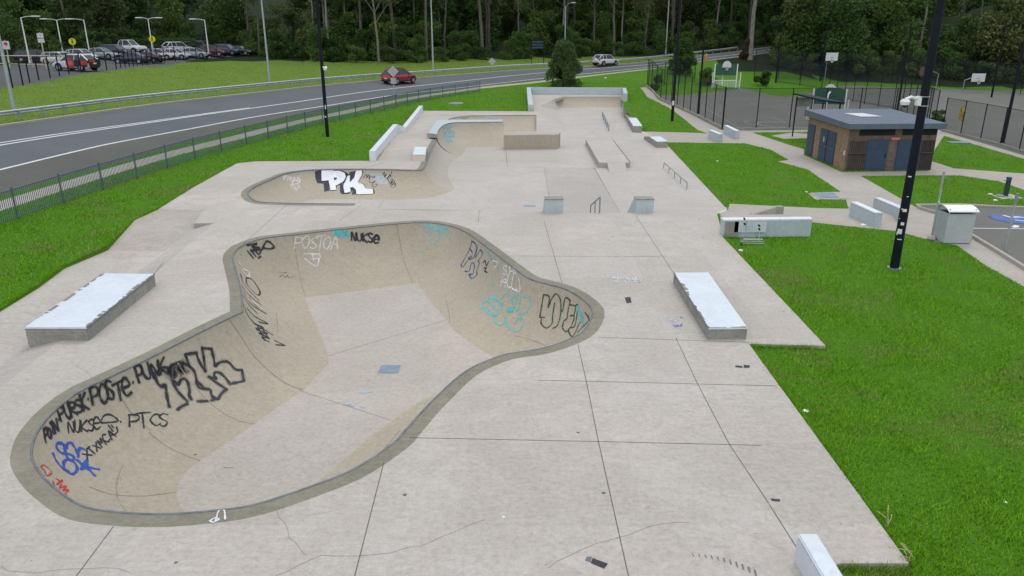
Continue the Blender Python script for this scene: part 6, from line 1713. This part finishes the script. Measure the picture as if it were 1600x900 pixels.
for kind, paint, lb, px, hd, kw in [
    ('hatch', 'white', 'white hatchback with black and red rear wrap and a red disc, nearest the chain fence', (121, 110.5), D_(168), dict(wrap=1, scale=1.12)),
    ('wagon', 'navy', 'dark car half hidden at the left end of the row, by the yellow barrier', (58, 97), D_(8), {}),
    ('wagon', 'white', 'white wagon behind the hatchback with the red disc', (96, 101), D_(-15), {}),
    ('hatch', 'white', 'white car right of the white wagon, under the single arm lamp', (128, 95), D_(-10), {}),
    ('sedan', 'silver', 'silver blue sedan right of the group of white cars', (160, 92), D_(-3), {}),
    ('suv', 'black', 'black SUV between the silver blue sedan and the white pickup', (181, 88.5), D_(-5), {}),
    ('ute', 'white', 'large white pickup in the back row left of the hedge', (199, 84), D_(-8), dict(scale=1.1)),
    ('sedan', 'navy', 'near black sedan facing left, first behind the chain fence right of the gap', (207, 99.5), D_(178), {}),
    ('sedan', 'black', 'black sedan right behind the near black one at the chain fence', (231, 98), D_(175), {}),
    ('hatch', 'white', 'white hatchback between the black sedan and the white sedan', (249, 93), D_(10), {}),
    ('sedan', 'white', 'white sedan at the chain fence, right of the black sedan', (274, 92.5), D_(-3), {}),
    ('sedan', 'silver', 'silver sedan at the chain fence, left of the rightmost lamp', (305, 90.5), D_(-4), {}),
    ('suv', 'white', 'white SUV seen from behind, in front of the hedge end', (279, 83), D_(55), {}),
    ('hatch', 'brick', 'red hatchback peeping over the white SUV by the hedge', (293, 80), D_(30), {}),
    ('ute', 'black', 'black pickup in the back row by the trees', (314, 82), D_(-6), {}),
    ('suv', 'maroon', 'maroon SUV beside the rightmost lamp', (334, 88), D_(-8), {}),
    ('suv', 'blue', 'dark blue SUV right of the maroon one', (355, 86), D_(-10), {}),
    ('sedan', 'black', 'black sedan at the right end of the parked row, in tree shade', (375, 86), D_(-8), {})]:
    build_car(kind, paint, lb, px, hd, group=GC, **kw)
# ------------------------------------------------------------------ trees, shrubs and grass
NR = np.random.RandomState(11)
def leaf_mat(name, c0, c1, c2, scale=1.2):
    m, nt, ln, b = newmat(name)
    co = coords(nt, ln); f = noise_node(nt, ln, co, scale, 4, .7); g = noise_node(nt, ln, co, scale * 9, 2, .7)
    inf = nt.new('ShaderNodeObjectInfo')
    k = ramp(nt, ln, f, [(.32, c0), (.52, c1), (.70, c2)])
    k = mixc(nt, ln, .5, k, ramp(nt, ln, g, [(.3, tuple(x * .45 for x in c0)), (.7, tuple(x * 1.25 for x in c2))]))
    k = mixc(nt, ln, .5, k, ramp(nt, ln, inf.outputs['Random'], [(0, tuple(x * .6 for x in c0)), (.5, c1), (1, (c2[0] * 1.3, c2[1] * 1.1, c2[2]))]), 'MIX')
    ln.new(k, b.inputs['Base Color']); b.inputs['Roughness'].default_value = .6
    b.inputs['Specular IOR Level'].default_value = .25
    tr_ = nt.new('ShaderNodeBsdfTranslucent'); ln.new(k, tr_.inputs[0])
    mx = nt.new('ShaderNodeMixShader'); mx.inputs[0].default_value = .18
    ln.new(b.outputs[0], mx.inputs[1]); ln.new(tr_.outputs[0], mx.inputs[2])
    ln.new(mx.outputs[0], nt['Material Output'].inputs[0])
    return m
LEAF_G = leaf_mat('gum_leaves', (.044, .074, .020), (.082, .120, .034), (.135, .172, .056))
LEAF_B = leaf_mat('understory_leaves', (.028, .070, .015), (.056, .122, .025), (.105, .180, .036), 1.0)
LEAF_D = leaf_mat('dense_dark_leaves', (.024, .062, .02), (.044, .096, .028), (.075, .14, .045), 2.5)
LEAF_Y = leaf_mat('bright_shrub_leaves', (.03, .075, .012), (.055, .12, .02), (.09, .16, .03), 1.6)
def bark(name, c0, c1):
    m, nt, ln, b = newmat(name); co = coords(nt, ln, (1.5, 1.5, .35)); f = noise_node(nt, ln, co, 3, 6, .7, .5)
    ln.new(ramp(nt, ln, f, [(.32, c0), (.62, c1)]), b.inputs['Base Color']); b.inputs['Roughness'].default_value = .9; return m
BARK = bark('gum_bark', (.05, .045, .036), (.15, .135, .11)); BARKP = bark('pale_bark', (.10, .09, .075), (.27, .25, .215)); BARKD = bark('dark_bark', (.03, .025, .02), (.08, .065, .05))
def leaves(name, C, size, mat, parent, flat=.0, rs=NR):
    """many small leaf clumps: one bent quad at each centre, turned at random"""
    C = np.asarray(C, float); n = len(C)
    a = rs.normal(size=(n, 3)); a[:, 2] = a[:, 2] * (1 - flat); a /= np.linalg.norm(a, axis=1)[:, None]
    h = rs.normal(size=(n, 3)); u = np.cross(a, h); u /= np.linalg.norm(u, axis=1)[:, None] + 1e-9; v = np.cross(a, u)
    s = size * rs.uniform(.55, 1.35, (n, 1)); w = s * rs.uniform(.35, .6, (n, 1))
    V = np.stack([C - u * s * .5, C + v * w * .5 - u * s * .05, C + u * s * .5, C - v * w * .5 + u * s * .08], 1).reshape(-1, 3)
    me = bpy.data.meshes.new(name); me.vertices.add(4 * n); me.vertices.foreach_set('co', V.ravel())
    me.loops.add(4 * n); me.loops.foreach_set('vertex_index', np.arange(4 * n)); me.polygons.add(n)
    me.polygons.foreach_set('loop_start', np.arange(n) * 4); me.polygons.foreach_set('loop_total', np.full(n, 4))
    me.update(); me.validate()
    return link_mesh(name, me, mat, parent)
def blob_points(n, centres, radii, rs=NR, hollow=.45):
    k = rs.choice(len(centres), n, p=np.array(radii) ** 2 / np.sum(np.array(radii) ** 2))
    d = rs.normal(size=(n, 3)); d /= np.linalg.norm(d, axis=1)[:, None]
    r = (rs.uniform(hollow ** 3, 1, n) ** (1 / 3)) * (1 + rs.normal(0, .10, n))
    P = np.array(centres)[k] + d * (np.array(radii)[k] * r)[:, None] * np.array([1, 1, .8])
    return P
def gum(h, seed, crown_from=.45, mat=BARK, r0=.32, nleaf=2600, name='gum_tree', lsize=.42, limbs=7):
    r = random.Random(seed); rs = np.random.RandomState(seed); r0 *= .78
    o = empty(name)
    b = MB(); lean = (r.uniform(-.06, .06), r.uniform(-.05, .05))
    path = [(lean[0] * h * f + r.uniform(-.12, .12) * (f > 0), lean[1] * h * f + r.uniform(-.1, .1) * (f > 0), h * f - .3 * (f == 0)) for f in (0, .08, .2, .35, .5, .65, .8, .93)]
    b.tube(path, [r0 * 1.25, r0, r0 * .9, r0 * .8, r0 * .66, r0 * .5, r0 * .33, r0 * .15], 8)
    C, R = [(path[-1][0], path[-1][1], h * .95)], [h * .10]
    for k in range(limbs):
        f = r.uniform(crown_from * .75, .85); i = min(int(f * 8), 6); p = Vector(path[i]).lerp(Vector(path[i + 1]), .5); p.z = max(p.z, h * crown_from * .75)
        a = r.uniform(0, 2 * math.pi); l = h * r.uniform(.14, .26)
        q = p + Vector((math.cos(a) * l * .45, math.sin(a) * l * .45, l * .6)); e = p + Vector((math.cos(a) * l * .85, math.sin(a) * l * .85, l * 1.15))
        b.tube([p, q, e], [r0 * .36, r0 * .25, r0 * .1], 6)
        C.append(tuple(e)); R.append(h * r.uniform(.07, .115)); C.append(tuple(q + Vector((r.uniform(-1, 1), r.uniform(-1, 1), .8)))); R.append(h * r.uniform(.05, .08))
        for _ in range(2):
            a2 = a + r.uniform(-1, 1); e2 = q + Vector((math.cos(a2) * l * .5, math.sin(a2) * l * .5, l * r.uniform(.1, .5)))
            b.tube([q, e2], [r0 * .15, r0 * .05], 5); C.append(tuple(e2)); R.append(h * r.uniform(.045, .075))
    b.build('trunk', mat, o, smooth=True)
    leaves('crown', blob_points(nleaf, C, R, rs, .3), lsize, LEAF_G, o, .2, rs)
    return o
def shrub(seed, w, h, n, mat, name='shrub', lsize=.32, lobes=9, trunk=True):
    r = random.Random(seed); rs = np.random.RandomState(seed); o = empty(name)
    C, R = [], []
    for k in range(lobes):
        a = r.uniform(0, 6.28); q = r.uniform(0, .62) * w / 2; z = r.uniform(.12, .82) * h
        C.append((q * math.cos(a), q * math.sin(a), z)); R.append(r.uniform(.16, .30) * min(w, h) * (1.05 - .35 * z / h))
    b = MB()
    for k in range(4):
        a = r.uniform(0, 6.28); b.tube([(0, 0, -.2), (.15 * math.cos(a), .15 * math.sin(a), h * .25), (w * .2 * math.cos(a), w * .2 * math.sin(a), h * .7)], [.09, .06, .02], 5)
    b.build('trunk', BARKD, o)
    leaves('crown', blob_points(n, C, R, rs, .35), lsize, mat, o, .1, rs)
    return o
def place(o, x, y, s=1.0, rz=0.0, label=None, cat='tree', group=None, dz=0.0):
    o.location = (x, y, T(x, y) + dz); o.rotation_euler = (0, 0, rz); o.scale = (s,) * 3
    return tag(o, label, cat, group)

EDGE = [g2(*p) for p in [(-150, 82), (-60, 80), (0, 79), (100, 76), (200, 73), (300, 71), (375, 78), (425, 92), (520, 98), (650, 99), (760, 95), (850, 91), (1000, 88), (1060, 81)]]
EDGE += [(52, 156), (66, 158)]
EDGE_R = [g2(*p) for p in [(1192, 100), (1225, 112), (1300, 118), (1420, 122), (1560, 130), (1680, 140), (1800, 150)]]
def edge_points(E, step, off, jit, rs):
    P = along(E, step); out = []
    for i, p in enumerate(P):
        t = P[min(i + 1, len(P) - 1)] - P[max(i - 1, 0)]; t = t / np.linalg.norm(t); n = np.array([-t[1], t[0]])
        q = p + n * off + rs.normal(0, jit, 2); out.append((float(q[0]), float(q[1])))
    return out
rs = np.random.RandomState(5)
gums = [gum(20, 1, .42), gum(23, 2, .5, r0=.36), gum(17, 3, .38, BARKP, .26), gum(21, 4, .46, BARKP, .3), gum(18, 8, .35, r0=.24)]
under = [shrub(21, 5.5, 4.2, 2600, LEAF_B, 'understory_tree'), shrub(22, 4.6, 5.6, 2600, LEAF_B, 'understory_tree'), shrub(23, 6.5, 3.6, 2600, LEAF_B, 'understory_tree'), shrub(24, 3.6, 3.0, 1500, LEAF_Y, 'understory_tree', .26)]
bushy = [shrub(31, 8.5, 12, 4200, LEAF_G, 'bushy_tree', .5, 16), shrub(32, 9.5, 15, 4600, LEAF_B, 'bushy_tree', .55, 18), shrub(33, 8, 10, 4000, LEAF_B, 'bushy_tree', .5, 14)]
used = set()
def put(proto, x, y, s, rz, label, cat, group):
    o = proto if proto.name not in used else copy_tree(proto)
    used.add(proto.name)
    return place(o, x, y, s, rz, label, cat, group)
cnt = [0, 0, 0]
GUML = ['tall grey-trunked gum tree in the dark wood beyond the road', 'tall pale-trunked gum tree in the dark wood beyond the road']
for E, nm in ((EDGE, 'beyond the road'), (EDGE_R, 'on the slope behind the courts')):
    R_ = E is EDGE_R
    for off, step, jit in (((3, 8.5, 1.4), (9, 9, 2), (17, 9.5, 2.5), (27, 11, 3)) if not R_ else ((12, 16, 2), (22, 13, 2.5), (34, 13, 3))):
        for x, y in edge_points(E, step, off, jit, rs):
            if x < -42 and off < 10 and rs.rand() < .6: continue
            k = rs.randint(5); pale = k in (2, 3)
            put(gums[k], x, y, rs.uniform(.8, 1.2), rs.uniform(0, 6.28), ('tall pale-trunked gum tree in the wood ' if pale else 'tall grey-trunked gum tree in the wood ') + nm, 'tree', ('pale gum trees ' if pale else 'grey gum trees ') + nm); cnt[0] += 1
    for off, step, jit in ((1.5, 3.6, .9), (6, 5.0, 1.3), (12, 6.5, 2)):
        for x, y in edge_points(E, step, off, jit, rs):
            k = rs.randint(4) if off < 3 else rs.randint(3)
            lb = 'pale green bush at the edge of the wood ' if k == 3 else 'dark understory tree in the wood '
            put(under[k], x, y, rs.uniform(.7, 1.25) * (1 if off < 10 else 1.35), rs.uniform(0, 6.28), lb + nm, 'bush' if k == 3 else 'tree', lb.strip() + ' ' + nm); cnt[1] += 1
    for off, step, jit in (((8, 7, 1.5),) if R_ else ()) + ((20, 6.5, 2), (31, 7.5, 3), (44, 8.5, 3), (60, 9, 3), (78, 10, 3)):
        for x, y in edge_points(E, step, off, jit, rs):
            k = rs.randint(3); lb = 'dense bushy tree deep in the wood ' + nm
            put(bushy[k], x, y, rs.uniform(.85, 1.3) * (1 + off / 200), rs.uniform(0, 6.28), lb, 'tree', 'bushy trees deep in the wood ' + nm); cnt[2] += 1
for x, y in edge_points([e for e in EDGE if e[0] < -38], 8, 6, 1.5, rs):
    put(bushy[rs.randint(3)], x, y, rs.uniform(.7, 1.0), rs.uniform(0, 6.28), 'leafy green tree close behind the car park', 'tree', 'leafy trees behind the car park')
print('trees', cnt)
# trees one can point to
def cone_tree(seed, w, h, n, mat, name, lsize=.2):
    r = random.Random(seed); rs_ = np.random.RandomState(seed); o = empty(name); C, R = [], []
    for k in range(70):
        f = r.random() ** .8; a = r.uniform(0, 6.28); env = w / 2 * (1.05 - .9 * max(0, (f - .25) / .75)) * (.75 + .25 * min(1, f / .15))
        q = env * r.uniform(.35, .88); C.append((q * math.cos(a), q * math.sin(a), h * (.07 + .88 * f))); R.append(w * r.uniform(.13, .19))
    MB().tube([(0, 0, -.2), (.03, 0, h * .4), (0, .02, h * .9)], [.16, .1, .03], 8).build('trunk', BARKD, o)
    leaves('crown', blob_points(n, C, R, rs_, .25), lsize, mat, o, .1, rs_); return o
x, y, z = gp(880, 137); hh = aty(878, 64, y)[2] - z
place(cone_tree(3, hh * .86, hh, 26000, LEAF_D, 'cone_tree', .24), x, y, 1, 0, 'dense dark green cone shaped tree behind the far retaining wall')
x, y, z = gp(1066, 116); hh = aty(1062, 60, y)[2] - z
place(cone_tree(4, hh * .80, hh, 16000, LEAF_Y, 'young_tree', .3), x, y, 1, 0, 'mid green young tree behind the left court fence')
x, y, z = gp(1172, 93)
place(gum(22, 15, .5, BARKP, .55, 2600, 'gum_tree', .42, 8), x, y, 1, 2.1, 'big pale gum with a thick forked trunk at the far corner of the courts')
for lb, px, w, h, m, s in (('dark bush beside the left court fence, in front of the green goal', (1103, 132), 4, 3.0, LEAF_B, 41), ('dark bush right of the green and white goal frame', (1192, 134), 3.4, 2.6, LEAF_B, 42), ('bright bush at the court fence behind the toilet block', (1462, 200), 1.8, 2.1, LEAF_Y, 43),
                           ('leafy weed growing through the left court fence', (1027, 141), 2.2, 2.2, LEAF_Y, 44), ('brown-leaved bush leaning on the big pale gum', (1164, 92), 3, 4, leaf_mat('dry_leaves', (.05, .03, .015), (.08, .05, .025), (.11, .07, .03)), 45),
                           ('round bush at the far left of the car park', (18, 84), 9, 6, LEAF_Y, 46), ('green bush behind the parking signs', (85, 82), 6, 3.5, LEAF_Y, 47), ('green bush under the single arm lamp', (143, 81), 6, 3.5, LEAF_B, 48)):
    x, y, z = gp(*px); place(shrub(s, w, h, 2200 if w < 5 else 2600, m, 'bush', .2 if w < 3 else .32), x, y, 1, 0, lb, 'bush')
# clipped hedge behind the car park
x, y, z = gp(258, 79); o = empty('hedge', (x, y, z), .05, 'clipped dark hedge with a bright top behind the parked cars', 'hedge')
pts = np.stack([NR.uniform(-5.2, 5.2, 4500), NR.uniform(-.8, .8, 4500), NR.uniform(0, 1.9, 4500)], 1)
k = (np.abs(pts[:, 1]) > .45) | (pts[:, 2] > 1.5); leaves('foliage', pts[k & (pts[:, 2] < 1.65)], .28, LEAF_B, o); leaves('top_growth', pts[k & (pts[:, 2] >= 1.65)], .26, LEAF_Y, o)

# lawn blades
def blades(name, label, area, n, hgt, wid, mat, keep=lambda x, y: np.ones(len(x), bool), labn=('ground',), side=0):
    k = np.isin(TL, labn); F = TF[k]; A, B, C_ = TV[F[:, 0]], TV[F[:, 1]], TV[F[:, 2]]
    c = (A + B + C_) / 3; m = (c[:, 0] > area[0]) & (c[:, 0] < area[1]) & (c[:, 1] > area[2]) & (c[:, 1] < area[3])
    F, A, B, C_ = F[m], A[m], B[m], C_[m]
    ar = np.abs((B - A)[:, 0] * (C_ - A)[:, 1] - (B - A)[:, 1] * (C_ - A)[:, 0]); c = (A + B + C_) / 3
    wgt = ar / (np.hypot(c[:, 0], c[:, 1]) ** 1.3)
    rs_ = np.random.RandomState(8); t = rs_.choice(len(F), n, p=wgt / wgt.sum())
    u, v = rs_.random(n), rs_.random(n); q = u + v > 1; u[q], v[q] = 1 - u[q], 1 - v[q]
    P = A[t] + (B[t] - A[t]) * u[:, None] + (C_[t] - A[t]) * v[:, None]
    Z = TZ[F[t, 0]] * (1 - u - v) + TZ[F[t, 1]] * u + TZ[F[t, 2]] * v
    # thinner, shorter patches where the lawn is worn
    pat = np.sin(P[:, 0] * 1.7 + 1.3 * np.sin(P[:, 1] * .9)) * np.sin(P[:, 1] * 1.3 + 1.1 * np.sin(P[:, 0] * .8)) * .5 + .5
    ok = keep(P[:, 0], P[:, 1]) & (rs_.random(n) < .55 + .45 * pat); P, Z, pat = P[ok], Z[ok], pat[ok]; n = len(P)
    h = hgt * rs_.uniform(.5, 1.3, n) * (.65 + .5 * pat); a = rs_.uniform(0, 2 * np.pi, n); l = h * rs_.uniform(.2, 1.1, n); b_ = rs_.uniform(0, 2 * np.pi, n)
    w = wid * rs_.uniform(.7, 1.4, n) * (1 + np.hypot(P[:, 0], P[:, 1]) / 30)
    base = np.stack([P[:, 0], P[:, 1], Z - .005], 1); du = np.stack([np.cos(a) * w, np.sin(a) * w, np.zeros(n)], 1); tip = base + np.stack([np.cos(b_) * l, np.sin(b_) * l, h], 1)
    V = np.stack([base - du, base + du, tip], 1).reshape(-1, 3)
    me = bpy.data.meshes.new(name); me.vertices.add(3 * n); me.vertices.foreach_set('co', V.ravel()); me.loops.add(3 * n); me.loops.foreach_set('vertex_index', np.arange(3 * n))
    me.polygons.add(n); me.polygons.foreach_set('loop_start', np.arange(n) * 3); me.polygons.foreach_set('loop_total', np.full(n, 3)); me.update(); me.validate()
    o = link_mesh(name, me, mat); tag(o, label, 'grass', kind='stuff'); return o
def blade_mat(name, c0, c1, dry):
    m, nt, ln, b = newmat(name); co = coords(nt, ln); f = noise_node(nt, ln, co, .9, 5, .7, .4); g = noise_node(nt, ln, co, 30, 2, .8); d = noise_node(nt, ln, co, .35, 5, .65, .8)
    k = ramp(nt, ln, f, [(.3, c0), (.7, c1)]); k = mixc(nt, ln, .4, k, ramp(nt, ln, g, [(.3, tuple(x * .5 for x in c0)), (.7, tuple(x * 1.4 for x in c1))]))
    k = mixc(nt, ln, ramp(nt, ln, d, [(.52, (0, 0, 0)), (.64, (.75, .75, .75))]), k, dry)
    ln.new(k, b.inputs['Base Color']); b.inputs['Roughness'].default_value = .8; b.inputs['Specular IOR Level'].default_value = .06
    return m
BLADE = blade_mat('grass_blades', (.105, .285, .008), (.19, .42, .018), (.30, .25, .11))
blades('grass', 'short mown bright green grass on the lawn right of the skatepark', (3, 40, 7, 112), 330000, .075, .007, BLADE, keep=lambda x, y: (x >= 3))
blades('grass', 'bright green grass on the lawn left of the skatepark', (-22, 14, 12, 112), 170000, .085, .008, BLADE, keep=lambda x, y: (x < 3))
VBL = blade_mat('verge_blades', (.17, .28, .035), (.22, .33, .05), (.27, .29, .09))
blades('grass', 'yellowish longer grass on the verge beyond the road', (-70, 25, 40, 150), 160000, .09, .004, VBL, labn=('verge',))

def edge_tufts():
    rs_ = np.random.RandomState(21); P = []
    loop = PARK + [PARK[0]]
    for a, b in zip(loop[:-1], loop[1:]):
        a, b = np.array(a), np.array(b); l = np.linalg.norm(b - a)
        if l < .05: continue
        m = (a + b) / 2; dist = np.hypot(*m)
        if dist > 60 or (m[0] < 4.3 and m[1] < 9) or (8.9 < m[0] < 11.2 and 31.5 < m[1] < 38): continue
        t = (b - a) / l; n = np.array([-t[1], t[0]])
        if inside(PARK, np.array([m[0] + n[0] * .2]), np.array([m[1] + n[1] * .2]))[0]: n = -n
        k = int(l * 260 * min(1, 18 / dist)); f = rs_.random((k, 1))
        keep = (np.sin(f[:, 0] * l * 2.1) + np.sin(f[:, 0] * l * 5.3 + 1) + rs_.normal(0, .7, k)) > -.4
        P.append((a + (b - a) * f + n * np.abs(rs_.normal(0, .05, (k, 1))) + n * .012)[keep])
    P = np.concatenate(P); n = len(P); Z = T(P[:, 0], P[:, 1])
    h = rs_.uniform(.07, .19, n); a = rs_.uniform(0, 6.28, n); w = .006 * (1 + np.hypot(P[:, 0], P[:, 1]) / 30)
    base = np.stack([P[:, 0], P[:, 1], Z - .01], 1); du = np.stack([np.cos(a) * w, np.sin(a) * w, 0 * w], 1); c = rs_.uniform(0, 6.28, n); l = h * rs_.uniform(.1, .9, n)
    tip = base + np.stack([np.cos(c) * l, np.sin(c) * l, h], 1)
    V = np.stack([base - du, base + du, tip], 1).reshape(-1, 3)
    me = bpy.data.meshes.new('edge_grass'); me.from_pydata(V.tolist(), [], [(3 * i, 3 * i + 1, 3 * i + 2) for i in range(n)])
    o = link_mesh('edge_grass', me, BLADE); tag(o, 'uncut grass growing over the edges of the skatepark slabs', 'grass', kind='stuff')
edge_tufts()
